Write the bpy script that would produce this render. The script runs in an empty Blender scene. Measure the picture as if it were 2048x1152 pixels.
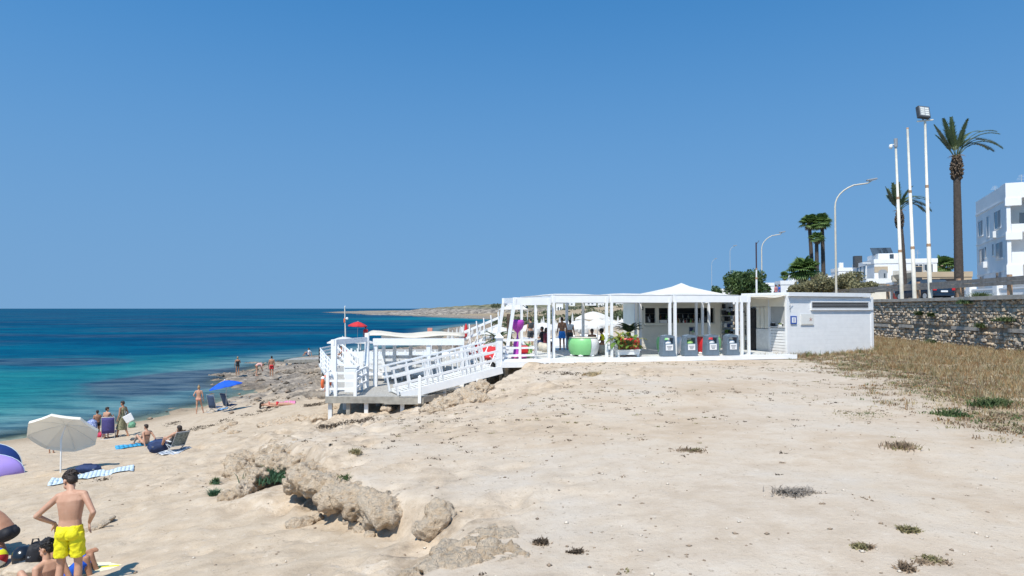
import bpy, bmesh, math, random
import numpy as np
from mathutils import Vector, Matrix, Euler, noise as mnoise
rnd = random.Random(7)
R = math.radians
scene = bpy.context.scene
COL = scene.collection

# ------------------------------------------------------------------ camera
F = 1365.0                      # focal length in pixels of the 2048 px wide photograph
TILT = math.atan(41.0 / F)
EYE = 6.4                       # metres above the sea
cam_d = bpy.data.cameras.new('camera')
cam_d.sensor_width = 36.0
cam_d.lens = 36.0 * F / 2048.0
cam_d.clip_start = 0.1
cam_d.clip_end = 90000.0
cam = bpy.data.objects.new('camera', cam_d)
COL.objects.link(cam)
cam.location = (0, 0, EYE)
cam.rotation_euler = (math.pi / 2 + TILT, 0, 0)
scene.camera = cam

# ------------------------------------------------------------------ sky, sun, exposure
SUN_EL = 59.0
SHADOW_AZ = (0.43, 0.903)       # direction in which shadows fall on the ground
world = bpy.data.worlds.new('World')
scene.world = world
world.use_nodes = True
wn, wl = world.node_tree.nodes, world.node_tree.links
wn.clear()
w_out = wn.new('ShaderNodeOutputWorld')
w_bg = wn.new('ShaderNodeBackground')
w_sky = wn.new('ShaderNodeTexSky')
w_sky.sky_type = 'NISHITA'
w_sky.sun_disc = False
w_sky.sun_elevation = R(SUN_EL)
w_sky.sun_rotation = math.atan2(-SHADOW_AZ[0], -SHADOW_AZ[1])
w_sky.altitude = 0
w_sky.air_density = 1.0
w_sky.dust_density = 0.4
w_sky.ozone_density = 2.0
w_hs = wn.new('ShaderNodeHueSaturation')
w_hs.inputs['Saturation'].default_value = 1.22
w_gam = wn.new('ShaderNodeGamma')
w_gam.inputs['Gamma'].default_value = 1.0
w_mul = wn.new('ShaderNodeMix')
w_mul.data_type = 'RGBA'
w_mul.blend_type = 'MULTIPLY'
w_mul.inputs[0].default_value = 1.0
w_mul.inputs[7].default_value = (0.56, 1.16, 1.28, 1)
w_bg.inputs['Strength'].default_value = 0.138
# the summer haze evens the gradient out: the sky is read a little above the true elevation
w_tc = wn.new('ShaderNodeTexCoord')
w_map = wn.new('ShaderNodeMapping')
w_map.inputs['Location'].default_value = (0, 0, .245)
w_map.inputs['Scale'].default_value = (1, 1, .80)
wl.new(w_tc.outputs['Generated'], w_map.inputs[0])
w_nrm = wn.new('ShaderNodeVectorMath'); w_nrm.operation = 'NORMALIZE'
wl.new(w_map.outputs[0], w_nrm.inputs[0])
wl.new(w_nrm.outputs[0], w_sky.inputs['Vector'])
wl.new(w_sky.outputs[0], w_gam.inputs['Color'])
wl.new(w_gam.outputs[0], w_hs.inputs['Color'])
wl.new(w_hs.outputs[0], w_mul.inputs[6])
w_sep = wn.new('ShaderNodeSeparateXYZ')
wl.new(w_tc.outputs['Generated'], w_sep.inputs[0])
w_rng = wn.new('ShaderNodeMapRange'); w_rng.interpolation_type = 'SMOOTHSTEP'
for _k, _v in (('From Min', -.05), ('From Max', .55), ('To Min', .85), ('To Max', .0)): w_rng.inputs[_k].default_value = _v
wl.new(w_sep.outputs['Z'], w_rng.inputs['Value'])
w_haze = wn.new('ShaderNodeMix'); w_haze.data_type = 'RGBA'
w_haze.inputs[7].default_value = (1.42, 2.52, 4.08, 1)
wl.new(w_rng.outputs['Result'], w_haze.inputs[0])
wl.new(w_mul.outputs[2], w_haze.inputs[6])
wl.new(w_haze.outputs[2], w_bg.inputs['Color'])
wl.new(w_bg.outputs[0], w_out.inputs['Surface'])

sun_d = bpy.data.lights.new('sun', 'SUN')
sun_d.energy = 4.9
sun_d.angle = R(0.5)
sun_d.color = (1.0, 0.95, 0.87)
sun = bpy.data.objects.new('sun', sun_d)
COL.objects.link(sun)
_h = math.cos(R(SUN_EL)) / math.hypot(*SHADOW_AZ)
sun_dir = Vector((SHADOW_AZ[0] * _h, SHADOW_AZ[1] * _h, -math.sin(R(SUN_EL))))
sun.rotation_euler = sun_dir.to_track_quat('-Z', 'Y').to_euler()
sun.location = (-20, -30, 60)

vs = scene.view_settings
vs.view_transform = 'Standard'
vs.look = 'None'
vs.exposure = 0.08
vs.gamma = 1.0
vs.use_curve_mapping = False
scene.cycles.max_bounces = 8
scene.cycles.transparent_max_bounces = 12
scene.cycles.caustics_reflective = False
scene.cycles.caustics_refractive = False

# ------------------------------------------------------------------ helpers: pixels to places
def ray(px, py):
    a, b = (px - 1024) / F, (576 - py) / F
    c, s = math.cos(TILT), math.sin(TILT)
    return Vector((a, c - b * s, s + b * c))
def P(px, py, Y):
    d = ray(px, py)
    return Vector((0, 0, EYE)) + d * (Y / d.y)
def Pz(px, py, z):
    d = ray(px, py)
    return Vector((0, 0, EYE)) + d * ((z - EYE) / d.z)

# ------------------------------------------------------------------ numpy noise
def _hash(ix, iy, seed):
    h = (ix.astype(np.int64) * 374761393 + iy.astype(np.int64) * 668265263 + seed * 974634777) & 0x7fffffff
    h = ((h ^ (h >> 13)) * 1274126177) & 0x7fffffff
    return ((h ^ (h >> 16)) & 0xffff) / 65535.0
def vnoise(x, y, seed=0):
    x = np.asarray(x, float); y = np.asarray(y, float)
    ix, iy = np.floor(x), np.floor(y)
    fx, fy = x - ix, y - iy
    fx = fx * fx * fx * (fx * (fx * 6 - 15) + 10); fy = fy * fy * fy * (fy * (fy * 6 - 15) + 10)
    a = _hash(ix, iy, seed); b = _hash(ix + 1, iy, seed); c = _hash(ix, iy + 1, seed); d = _hash(ix + 1, iy + 1, seed)
    return (a + (b - a) * fx) * (1 - fy) + (c + (d - c) * fx) * fy
def fbm(x, y, seed=0, oct=4):
    s, amp, t = 0, 1.0, 0
    for k in range(oct):
        c, n = math.cos(k * 1.1 + .4), math.sin(k * 1.1 + .4)
        f = 2 ** k
        s = s + amp * vnoise((x * c - y * n) * f, (x * n + y * c) * f, seed + k * 17); t += amp; amp *= .5
    return s / t
def smooth(a, b, x):
    t = np.clip((np.asarray(x, float) - a) / (b - a), 0, 1)
    return t * t * (3 - 2 * t)

# ------------------------------------------------------------------ the lie of the land
def _rbf(pts):
    A = np.array(pts, float)
    xy, v = A[:, :2], A[:, 2]
    D = np.sqrt(((xy[:, None] - xy[None]) ** 2).sum(-1) + 0.3)
    n = len(A)
    M = np.zeros((n + 1, n + 1)); M[:n, :n] = D; M[:n, n] = 1; M[n, :n] = 1
    w = np.linalg.solve(M, np.append(v, 0))
    def f(x, y):
        out = np.full(np.shape(x), w[n])
        for k in range(n):
            out = out + w[k] * np.sqrt((x - xy[k, 0]) ** 2 + (y - xy[k, 1]) ** 2 + 0.3)
        return out
    return f
# (x, y, metres below the eye)
BEACH = [(-1.0, 7.0, 2.95), (-2.5, 8.2, 3.2), (-4.7, 8.9, 3.5), (-5.8, 8.9, 3.73), (-7.3, 9.9, 3.9), (-2.7, 11.5, 3.4), (-4.9, 12.8, 3.6),
         (-8.6, 16.3, 4.1), (-13, 19.5, 4.6), (-17, 24, 5.2), (-14.5, 27, 5.5), (-17, 32, 5.9), (-17.4, 38, 5.95), (-24.5, 32.6, 6.38), (-23, 36, 6.38),
         (-22.5, 37.5, 6.4), (-21, 39.5, 6.41), (-20.5, 41.4, 6.41), (-20.3, 44.8, 6.41), (-19.6, 48.5, 6.42), (-18.6, 40, 6.15), (-18, 46, 6.1), (-19.4, 52.5, 6.44), (-20, 55.5, 6.43), (-17, 52, 6.0), (-23, 43, 6.75), (-20.6, 57.5, 6.36), (-24.5, 61, 6.38),
         (-25, 68, 6.4), (-27, 78, 6.42), (-25, 89, 6.42), (-5.4, 26.9, 4.1), (-11.3, 36.5, 4.9), (-12, 34, 4.85), (-15.5, 52, 5.6), (-21.5, 61.5, 6.0),
         (-20, 77, 5.75), (-10, 50, 5.0), (-10, 70, 5.2), (-5, 90, 4.6), (0, 100, 4.2), (-9, 120, 6.0), (-14, 120, 6.4), (-14, 150, 6.4), (-20, 203, 6.45), (-4, 380, 6.5), (-10, 203, 5.5), (-4, 265, 5.3), (-14, 265, 6.45), (6, 380, 5.6), (-27, 203, 7.4), (-24, 265, 7.6), (-14, 380, 7.6),
         (-35, 36, 7.6), (-33, 48, 7.6), (-30, 56, 7.2), (-42, 65, 8.0), (-45, 85, 8.2), (-40, 120, 8.6), (-35, 180, 8.6), (-30, 300, 8.6), (-40, 22, 7.2),
         (-26, 22, 6.2), (-20, 12, 5.4), (-10, 5, 4.0), (-4, 3, 3.3), (-28, 8, 6.4), (-100, 100, 12), (-100, 20, 12), (-120, 300, 14), (-80, 400, 12),
         (8, 10, 3), (8, 30, 3), (20, 60, 3), (30, 100, 2.6), (10, 150, 3.4), (20, 250, 3.2), (60, 250, 1.5), (60, 420, -1.5), (150, 300, -2), (200, 500, -6)]
EDGE = [(-0.6, 2.0, 2.6), (-1.1, 6.9, 2.7), (-1.0, 8.9, 2.75), (-1.9, 10.2, 2.8), (-3.6, 12.4, 2.85), (-4.3, 14.2, 3.0), (-5.7, 15.6, 3.2), (-6.8, 18, 3.5),
        (-6.6, 21, 3.7), (-4, 24.3, 3.6), (-2.4, 25.8, 3.1), (-0.8, 27.5, 2.6), (-0.6, 30, 2.45), (-1.5, 36, 2.8), (-3, 45, 3.2), (-4, 60, 3.9)]
PLATEAU = EDGE + [(4, 8, 2.42), (12, 6, 2.42), (20, 15, 2.4), (5, 15, 2.45), (2, 22, 2.5), (-2, 19, 3.0), (1, 29, 2.42), (7, 31, 2.42), (13.7, 33, 2.42), (22, 33, 2.3), (25, 48, 2.2),
                  (10, 50, 2.6), (5, 80, 3.2), (30, 100, 2.2), (60, 100, 1.5), (0, 60, 3.3), (14, 22, 2.45), (22, 24, 2.3), (30, 30, 2.2), (-2, 70, 4.2), (0, 95, 4.2)]
f_beach, f_plat = _rbf(BEACH), _rbf(PLATEAU)
_ey = np.array([e[1] for e in EDGE]); _ex = np.array([e[0] for e in EDGE])
def wall_x(y):
    return 24.8 + (y - 33) * 0.106
def land(x, y, detail=True):
    """height of the ground above the sea, and the masks of rock, grass and wet"""
    x = np.asarray(x, float); y = np.asarray(y, float)
    xe = np.interp(y, _ey, _ex)
    sl = (np.interp(y + .4, _ey, _ex) - np.interp(y - .4, _ey, _ex)) / .8
    wob = (fbm(x * .9, y * .9, 5, 3) - .5) * 1.1
    d = (x - xe) / np.sqrt(1 + sl * sl) + wob * np.interp(y, [0, 12, 30, 60], [.35, .6, 1.5, 3])
    w = np.interp(y, [0, 9, 13, 16, 20, 24, 28, 45, 70, 110], [.4, .35, .3, .5, 1.0, 1.2, 1.4, 5, 14, 40])
    t = smooth(-.25, 1.0, d / w)
    zb = np.clip(EYE - f_beach(x, y), -6, 15)
    zp = EYE - f_plat(x, y)
    far = smooth(95, 130, y)
    z = zb * (1 - t) + np.maximum(zp, zb * .0 + zp) * t
    z = z * (1 - far) + zb * far
    edge = np.exp(-(d / (1.6 + .05 * y)) ** 2)
    # karst: the grey-brown rock shelf by the water below the decks
    karst = smooth(38, 47, y) * (1 - smooth(88, 100, y)) * smooth(-30, -26, x) * (1 - smooth(-7, -4, x))
    karst = np.clip(np.maximum(karst, smooth(30, 38, y) * smooth(-15, -11, x) * (1 - smooth(-5, -3, x)) * .7) * smooth(.30, .52, fbm(x * .23, y * .23, 9, 3)) * 1.25, 0, 1)
    scarp = edge * (1 - smooth(30, 40, y)) * smooth(.30, .6, fbm(x * .7, y * .7, 31, 3))
    mid = smooth(16, 20, y) * (1 - smooth(27, 33, y)) * smooth(-12, -9, x) * (1 - smooth(-3, 0, x)) * smooth(.46, .6, fbm(x * .5, y * .5, 77, 3))
    stony = smooth(-4, 0, d) * (1 - smooth(4, 9, d)) * smooth(12, 18, y) * (1 - smooth(29, 31, y)) * smooth(.35, .6, fbm(x * .35, y * .35, 41, 3))
    rock = np.clip(np.maximum(np.maximum(karst, scarp * .9), np.maximum(mid * .9, stony * .55)), 0, 1)
    gx = np.interp(y, [5, 10.5, 14, 18, 23, 28, 32.4, 35], [7.4, 7.9, 8.7, 10.2, 11.4, 12.5, 13.4, 14.0]) + (fbm(x * .6, y * .6, 51, 4) - .5) * 3.2
    grass = smooth(-.6, 2.2, x - gx) * (1 - smooth(100, 140, y)) * smooth(3, 6, y)
    scrub = smooth(95, 140, y) * smooth(.5, 1.6, zb)
    grass = np.maximum(grass, scrub)
    rock = np.maximum(rock, smooth(125, 170, y) * (1 - smooth(1.2, 3.5, zb)))
    karst = np.maximum(karst, smooth(125, 170, y) * (1 - smooth(1.2, 3.5, zb)))
    up = x > wall_x(y) + 1.7
    if detail:
        n1 = fbm(x * .35, y * .35, 1, 3) - .5
        n2 = fbm(x * 2.1, y * 2.1, 2, 4) - .5
        near = 1 - smooth(60, 120, y)
        z = z + n1 * .12 * near + n2 * .032 * near
        rg = 1 - np.abs(fbm(x * 1.3, y * 1.3, 3, 4) * 2 - 1)
        pit = fbm(x * 3.7, y * 3.7, 4, 3)
        amp = np.interp(y, [0, 14, 35, 60], [.20, .26, .45, .55])
        z = z + rock * ((rg - .75) * 1.5 + (pit - .5) * .8) * amp
        z = z + karst * .15
        foot = smooth(.55, .72, vnoise(x * 3.1, y * 3.1, 63)) * (1 - rock) * (1 - smooth(20, 45, y)) * (1 - t)
        z = z - foot * .055
        z = z + grass * (fbm(x * 1.1, y * 1.1, 8, 3) - .4) * .18 * near
    z = np.where(up & (y < 170), 6.93 * (1 - smooth(110, 170, y)) + z * smooth(110, 170, y), z)
    grass = np.where(up & (y < 110), 0.35, grass)
    return z, rock, grass, t, karst
def gz(x, y):
    return float(land(np.array([x]), np.array([y]))[0][0])
def G(px, py, guess=20.0):
    """the point of the ground seen at a pixel: march along the ray"""
    d = ray(px, py)
    ys = np.geomspace(4, 700, 6000)
    xs = d.x / d.y * ys; zs = EYE + d.z / d.y * ys
    g = np.maximum(land(xs, ys)[0], 0)
    k = int(np.argmax(zs <= g))
    y = float(ys[k]); x = float(xs[k])
    return Vector((x, y, gz(x, y)))

# ------------------------------------------------------------------ materials
MATS = {}
def rgb(r, g, b):
    f = lambda c: (c / 255 / 12.92) if c / 255 <= .04045 else ((c / 255 + .055) / 1.055) ** 2.4
    return (f(r), f(g), f(b), 1)
def nodes_of(m):
    m.use_nodes = True
    nt = m.node_tree
    return nt, nt.nodes, nt.links, next(n for n in nt.nodes if n.type == 'BSDF_PRINCIPLED')
def mat(name, col, rough=.6, var=.12, scale=6.0, bump=0.0, bscale=40.0, metal=0.0, col2=None, spec=.4, trans=0.0, coords='Object', stretch=None, emit=None):
    """a plain painted / cloth / stone material: colour varied by noise, fine relief by bump"""
    if name in MATS: return MATS[name]
    m = bpy.data.materials.new(name)
    nt, N, L, b = nodes_of(m)
    c = tuple(col[:3]) + (1,)
    tc = N.new('ShaderNodeTexCoord')
    src = tc.outputs[coords]
    if stretch:
        mp = N.new('ShaderNodeMapping'); mp.inputs['Scale'].default_value = stretch
        L.new(src, mp.inputs[0]); src = mp.outputs[0]
    nz = N.new('ShaderNodeTexNoise'); nz.inputs['Scale'].default_value = scale; nz.inputs['Detail'].default_value = 5
    L.new(src, nz.inputs['Vector'])
    rp = N.new('ShaderNodeValToRGB')
    rp.color_ramp.elements[0].position = .3; rp.color_ramp.elements[1].position = .72
    lo = col2 if col2 else tuple(x * (1 - var) for x in c[:3])
    hi = c if col2 else tuple(min(1, x * (1 + var * .6)) for x in c[:3])
    rp.color_ramp.elements[0].color = tuple(lo[:3]) + (1,); rp.color_ramp.elements[1].color = tuple(hi[:3]) + (1,)
    L.new(nz.outputs['Fac'], rp.inputs[0]); L.new(rp.outputs[0], b.inputs['Base Color'])
    b.inputs['Roughness'].default_value = rough; b.inputs['Metallic'].default_value = metal
    b.inputs['Specular IOR Level'].default_value = spec
    if bump:
        n2 = N.new('ShaderNodeTexNoise'); n2.inputs['Scale'].default_value = bscale; n2.inputs['Detail'].default_value = 4
        L.new(src, n2.inputs['Vector'])
        bp = N.new('ShaderNodeBump'); bp.inputs['Strength'].default_value = bump; bp.inputs['Distance'].default_value = .02
        L.new(n2.outputs['Fac'], bp.inputs['Height']); L.new(bp.outputs[0], b.inputs['Normal'])
    if trans:
        tr = N.new('ShaderNodeBsdfTranslucent'); mx = N.new('ShaderNodeMixShader'); mx.inputs[0].default_value = trans
        out = next(n for n in N if n.type == 'OUTPUT_MATERIAL')
        L.new(rp.outputs[0], tr.inputs['Color']); L.new(b.outputs[0], mx.inputs[1]); L.new(tr.outputs[0], mx.inputs[2]); L.new(mx.outputs[0], out.inputs['Surface'])
    MATS[name] = m
    return m

# ------------------------------------------------------------------ mesh building
class MB:
    def __init__(self):
        self.v, self.f, self.m, self.s = [], [], [], []
    def add(self, verts, faces, mi=0, smooth_=False):
        o = len(self.v)
        self.v.extend([tuple(p) for p in verts])
        self.f.extend([tuple(i + o for i in fc) for fc in faces])
        self.m.extend([mi] * len(faces)); self.s.extend([smooth_] * len(faces))
        return self
    def box(self, c, s, rz=0.0, mi=0, rot=None, taper=1.0):
        """centre, full sizes"""
        hx, hy, hz = s[0] / 2, s[1] / 2, s[2] / 2
        vv = []
        M = rot.to_matrix() if rot is not None else Matrix.Rotation(rz, 3, 'Z')
        for sx, sy, sz in ((-1, -1, -1), (1, -1, -1), (1, 1, -1), (-1, 1, -1), (-1, -1, 1), (1, -1, 1), (1, 1, 1), (-1, 1, 1)):
            k = taper if sz > 0 else 1.0
            vv.append(M @ Vector((sx * hx * k, sy * hy * k, sz * hz)) + Vector(c))
        return self.add(vv, [(0, 3, 2, 1), (4, 5, 6, 7), (0, 1, 5, 4), (1, 2, 6, 5), (2, 3, 7, 6), (3, 0, 4, 7)], mi)
    def box2(self, a, b, mi=0):
        return self.box([(a[i] + b[i]) / 2 for i in range(3)], [abs(b[i] - a[i]) for i in range(3)], 0, mi)
    def bar(self, a, b, w, h, mi=0, up=(0, 0, 1)):
        """a rectangular bar from a to b: w across, h along up"""
        a, b = Vector(a), Vector(b)
        d = (b - a).normalized()
        u = Vector(up)
        if abs(d.dot(u)) > .98: u = Vector((0, 1, 0))
        x = d.cross(u).normalized(); y = x.cross(d).normalized()
        vv = []
        for p in (a, b):
            for i, j in ((-1, -1), (1, -1), (1, 1), (-1, 1)):
                vv.append(p + x * (i * w / 2) + y * (j * h / 2))
        return self.add(vv, [(0, 3, 2, 1), (4, 5, 6, 7), (0, 1, 5, 4), (1, 2, 6, 5), (2, 3, 7, 6), (3, 0, 4, 7)], mi)
    def tube(self, pts, rad, n=8, mi=0, cap=True):
        """a round tube through points; rad is one radius or one per point"""
        pts = [Vector(p) for p in pts]
        if not isinstance(rad, (list, tuple)): rad = [rad] * len(pts)
        vv, ff = [], []
        prev = None
        for i, p in enumerate(pts):
            d = (pts[min(i + 1, len(pts) - 1)] - pts[max(i - 1, 0)]).normalized()
            u = prev if prev is not None and abs(prev.dot(d)) < .95 else (Vector((0, 0, 1)) if abs(d.z) < .9 else Vector((1, 0, 0)))
            x = d.cross(u).normalized(); y = x.cross(d).normalized(); prev = y
            for k in range(n):
                a = 2 * math.pi * k / n
                vv.append(p + (x * math.cos(a) + y * math.sin(a)) * rad[i])
        for i in range(len(pts) - 1):
            for k in range(n):
                a, b = i * n + k, i * n + (k + 1) % n
                ff.append((a, b, b + n, a + n))
        self.add(vv, ff, mi, True)
        if cap:
            self.add(vv[:n], [tuple(range(n))], mi); self.add(vv[-n:], [tuple(reversed(range(n)))], mi)
        return self
    def lathe(self, prof, n=16, c=(0, 0, 0), mi=0, a0=0.0, a1=2 * math.pi, sm=True):
        full = abs(a1 - a0 - 2 * math.pi) < 1e-6
        k = n if full else n + 1
        vv, ff = [], []
        for r, z in prof:
            for i in range(k):
                a = a0 + (a1 - a0) * i / n
                vv.append((c[0] + r * math.cos(a), c[1] + r * math.sin(a), c[2] + z))
        for j in range(len(prof) - 1):
            for i in range(n):
                a, b = j * k + i, j * k + (i + 1) % k
                ff.append((a, b, b + k, a + k))
        return self.add(vv, ff, mi, sm)
    def ell(self, c, s, n=12, m=8, mi=0, rot=None):
        """ellipsoid with half sizes s"""
        vv, ff = [], []
        M = rot.to_matrix() if rot is not None else Matrix.Identity(3)
        for j in range(m + 1):
            t = math.pi * j / m
            for i in range(n):
                a = 2 * math.pi * i / n
                vv.append(M @ Vector((s[0] * math.sin(t) * math.cos(a), s[1] * math.sin(t) * math.sin(a), s[2] * math.cos(t))) + Vector(c))
        for j in range(m):
            for i in range(n):
                a, b = j * n + i, j * n + (i + 1) % n
                ff.append((a, a + n, b + n, b))
        return self.add(vv, ff, mi, True)
    def quad(self, a, b, c, d, mi=0):
        return self.add([a, b, c, d], [(0, 1, 2, 3)], mi)
    def build(self, name, mats, parent=None, bevel=0.0, solid=0.0):
        me = bpy.data.meshes.new(name)
        me.from_pydata(self.v, [], self.f)
        for m in (mats if isinstance(mats, (list, tuple)) else [mats]): me.materials.append(m)
        if len(me.polygons) == len(self.m):
            me.polygons.foreach_set('material_index', self.m)
            me.polygons.foreach_set('use_smooth', self.s)
        me.update()
        o = bpy.data.objects.new(name, me)
        COL.objects.link(o)
        if parent is not None: o.parent = parent
        if bevel:
            md = o.modifiers.new('bevel', 'BEVEL'); md.width = bevel; md.segments = 2; md.limit_method = 'ANGLE'
        if solid:
            md = o.modifiers.new('solid', 'SOLIDIFY'); md.thickness = solid; md.offset = 0
        return o
def np_mesh(name, verts, faces, mats, parent=None, sm=False, mi=None):
    """a mesh from numpy arrays: all faces of one size"""
    me = bpy.data.meshes.new(name)
    verts = np.asarray(verts, np.float32); faces = np.asarray(faces, np.int32)
    k = faces.shape[1]
    me.vertices.add(len(verts)); me.vertices.foreach_set('co', verts.ravel())
    me.loops.add(faces.size); me.loops.foreach_set('vertex_index', faces.ravel())
    me.polygons.add(len(faces)); me.polygons.foreach_set('loop_start', np.arange(0, faces.size, k, dtype=np.int32))
    for m in (mats if isinstance(mats, (list, tuple)) else [mats]): me.materials.append(m)
    if mi is not None: me.polygons.foreach_set('material_index', np.asarray(mi, np.int32))
    if sm: me.polygons.foreach_set('use_smooth', np.ones(len(faces), bool))
    me.update(calc_edges=True); me.validate()
    o = bpy.data.objects.new(name, me)
    COL.objects.link(o)
    if parent is not None: o.parent = parent
    return o
def tag(o, label=None, cat=None, group=None, kind=None):
    if label: o['label'] = label
    if cat: o['category'] = cat
    if group: o['group'] = group
    if kind: o['kind'] = kind
    return o
def thing(name, label, cat, loc=(0, 0, 0), rz=0.0, group=None, scale=1.0):
    o = bpy.data.objects.new(name, None)
    o.empty_display_size = .3
    COL.objects.link(o)
    o.location = loc; o.rotation_euler = (0, 0, rz)
    if scale != 1.0: o.scale = (scale,) * 3
    return tag(o, label, cat, group)
def kids(o):
    return [c for c in KID.get(o.name, [])]
def dup(root, loc, rz=0.0, label=None, group=None, scale=None):
    """a copy of a thing, its parts and their sub-parts"""
    r = root.copy(); COL.objects.link(r)
    r.location = loc; r.rotation_euler = (0, 0, rz)
    if scale is not None: r.scale = (scale,) * 3
    if label: r['label'] = label
    if group: r['group'] = group
    for c in list(root.children):
        k = c.copy(); COL.objects.link(k); k.parent = r
        for g in list(c.children):
            q = g.copy(); COL.objects.link(q); q.parent = k
    return r
def struct(o):
    o['kind'] = 'structure'
    return o
# ================================================================== GROUND
def axis(dense, d, lo, hi, grow=1.09, cap=60):
    a, b = dense
    out = list(np.arange(a, b, d))
    s, x = d, b
    while x < hi:
        out.append(x); s = min(s * grow, cap); x += s
    out.append(hi)
    s, x, left = d, a, []
    while True:
        s = min(s * grow, cap); x -= s
        if x <= lo: break
        left.append(x)
    return np.array([lo] + left[::-1] + out)
gx_ = axis((-12, 12), .11, -320, 900, 1.045, 40)
gy_ = axis((5, 27), .11, 1.0, 1500, 1.035, 40)
X, Y = np.meshgrid(gx_, gy_)
Z, ROCK, GRASS, TOP, KARST = land(X, Y)
nx, ny = len(gx_), len(gy_)
idx = np.arange(nx * ny).reshape(ny, nx)
faces = np.stack([idx[:-1, :-1], idx[:-1, 1:], idx[1:, 1:], idx[1:, :-1]], -1).reshape(-1, 4)

m = bpy.data.materials.new('sand_and_limestone')
nt, N, L, B = nodes_of(m)
geo = N.new('ShaderNodeNewGeometry')
def attr(N, n):
    a = N.new('ShaderNodeAttribute'); a.attribute_name = n
    return a.outputs['Fac']
def nnoise(N, L, vec, sc, det=6, rough=.55, dim='3D'):
    n = N.new('ShaderNodeTexNoise'); n.inputs['Scale'].default_value = sc; n.inputs['Detail'].default_value = det; n.inputs['Roughness'].default_value = rough
    L.new(vec, n.inputs['Vector'])
    return n.outputs['Fac']
def nramp(N, L, fac, stops, interp='LINEAR'):
    r = N.new('ShaderNodeValToRGB'); r.color_ramp.interpolation = interp
    el = r.color_ramp.elements
    while len(el) > 1: el.remove(el[-1])
    el[0].position, el[0].color = stops[0][0], tuple(stops[0][1][:3]) + (1,)
    for p, c in stops[1:]:
        e = el.new(p); e.color = tuple(c[:3]) + (1,)
    L.new(fac, r.inputs[0])
    return r.outputs['Color']
def nmix(N, L, fac, a, b, mode='MIX'):
    x = N.new('ShaderNodeMix'); x.data_type = 'RGBA'; x.blend_type = mode
    if isinstance(fac, (int, float)): x.inputs[0].default_value = fac
    else: L.new(fac, x.inputs[0])
    for k, c in ((6, a), (7, b)):
        if isinstance(c, (tuple, list)): x.inputs[k].default_value = tuple(c[:3]) + (1,)
        else: L.new(c, x.inputs[k])
    return x.outputs[2]
def nmath(N, L, op, a, b=0.0, clamp=False):
    x = N.new('ShaderNodeMath'); x.operation = op; x.use_clamp = clamp
    for k, c in ((0, a), (1, b)):
        if isinstance(c, (int, float)): x.inputs[k].default_value = c
        else: L.new(c, x.inputs[k])
    return x.outputs[0]
def nrange(N, L, v, a, b, c=0.0, d=1.0):
    x = N.new('ShaderNodeMapRange'); x.interpolation_type = 'SMOOTHSTEP'
    L.new(v, x.inputs['Value'])
    for k, q in zip(('From Min', 'From Max', 'To Min', 'To Max'), (a, b, c, d)): x.inputs[k].default_value = q
    return x.outputs['Result']
pos = geo.outputs['Position']
big = nnoise(N, L, pos, .35, 5)
mid_ = nnoise(N, L, pos, 2.2, 7, .62)
fine = nnoise(N, L, pos, 14, 8, .65)
grit = nnoise(N, L, pos, 60, 4, .6)
sand = nramp(N, L, mid_, [(.3, (.43, .335, .235)), (.5, (.50, .40, .29)), (.72, (.555, .455, .34))])
plat = nramp(N, L, nmath(N, L, 'ADD', nmath(N, L, 'MULTIPLY', big, .75), nmath(N, L, 'MULTIPLY', mid_, .25)), [(.34, (.43, .33, .23)), (.45, (.49, .385, .28)), (.53, (.54, .445, .34)), (.62, (.52, .445, .36)), (.7, (.57, .50, .415))])
pale = nrange(N, L, nnoise(N, L, pos, .13, 4, .6), .47, .64)
plat = nmix(N, L, nmath(N, L, 'MULTIPLY', pale, .55), plat, nramp(N, L, mid_, [(.3, (.455, .375, .29)), (.5, (.53, .45, .36)), (.7, (.58, .505, .42))]))
base = nmix(N, L, attr(N, 'top'), sand, plat)
speck = nrange(N, L, fine, .60, .70)
rockc = nramp(N, L, nnoise(N, L, pos, 1.6, 9, .68), [(.3, (.17, .135, .10)), (.43, (.40, .31, .22)), (.55, (.56, .45, .33)), (.7, (.66, .57, .46))])
karc = nramp(N, L, nnoise(N, L, pos, 1.1, 9, .72), [(.34, (.075, .066, .057)), (.47, (.19, .165, .14)), (.58, (.33, .28, .225)), (.72, (.52, .44, .35))])
rockc = nmix(N, L, attr(N, 'karst'), rockc, karc)
base = nmix(N, L, nmath(N, L, 'MULTIPLY', attr(N, 'rock'), .95), base, rockc)
dry = nramp(N, L, nnoise(N, L, pos, 3.0, 8, .7), [(.3, (.13, .10, .06)), (.5, (.32, .245, .15)), (.7, (.46, .38, .27))])
base = nmix(N, L, nmath(N, L, 'MULTIPLY', attr(N, 'grass'), .8), base, dry)
# dark crumbs lying on the pale ground
med = nnoise(N, L, pos, 5.5, 7, .7)
base = nmix(N, L, nmath(N, L, 'MULTIPLY', nrange(N, L, med, .56, .68), .38), base, (.37, .28, .20))
base = nmix(N, L, nmath(N, L, 'MULTIPLY', nrange(N, L, med, .44, .30), .40), base, (.64, .57, .48))
base = nmix(N, L, nmath(N, L, 'MULTIPLY', nrange(N, L, fine, .60, .67), nmath(N, L, 'MULTIPLY', nrange(N, L, big, .36, .56), .62)), base, (.19, .145, .10))
base = nmix(N, L, nmath(N, L, 'MULTIPLY', nrange(N, L, grit, .58, .70), .36), base, (.27, .21, .155))
base = nmix(N, L, nmath(N, L, 'MULTIPLY', nrange(N, L, grit, .40, .28), .22), base, (.78, .70, .60))
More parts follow.
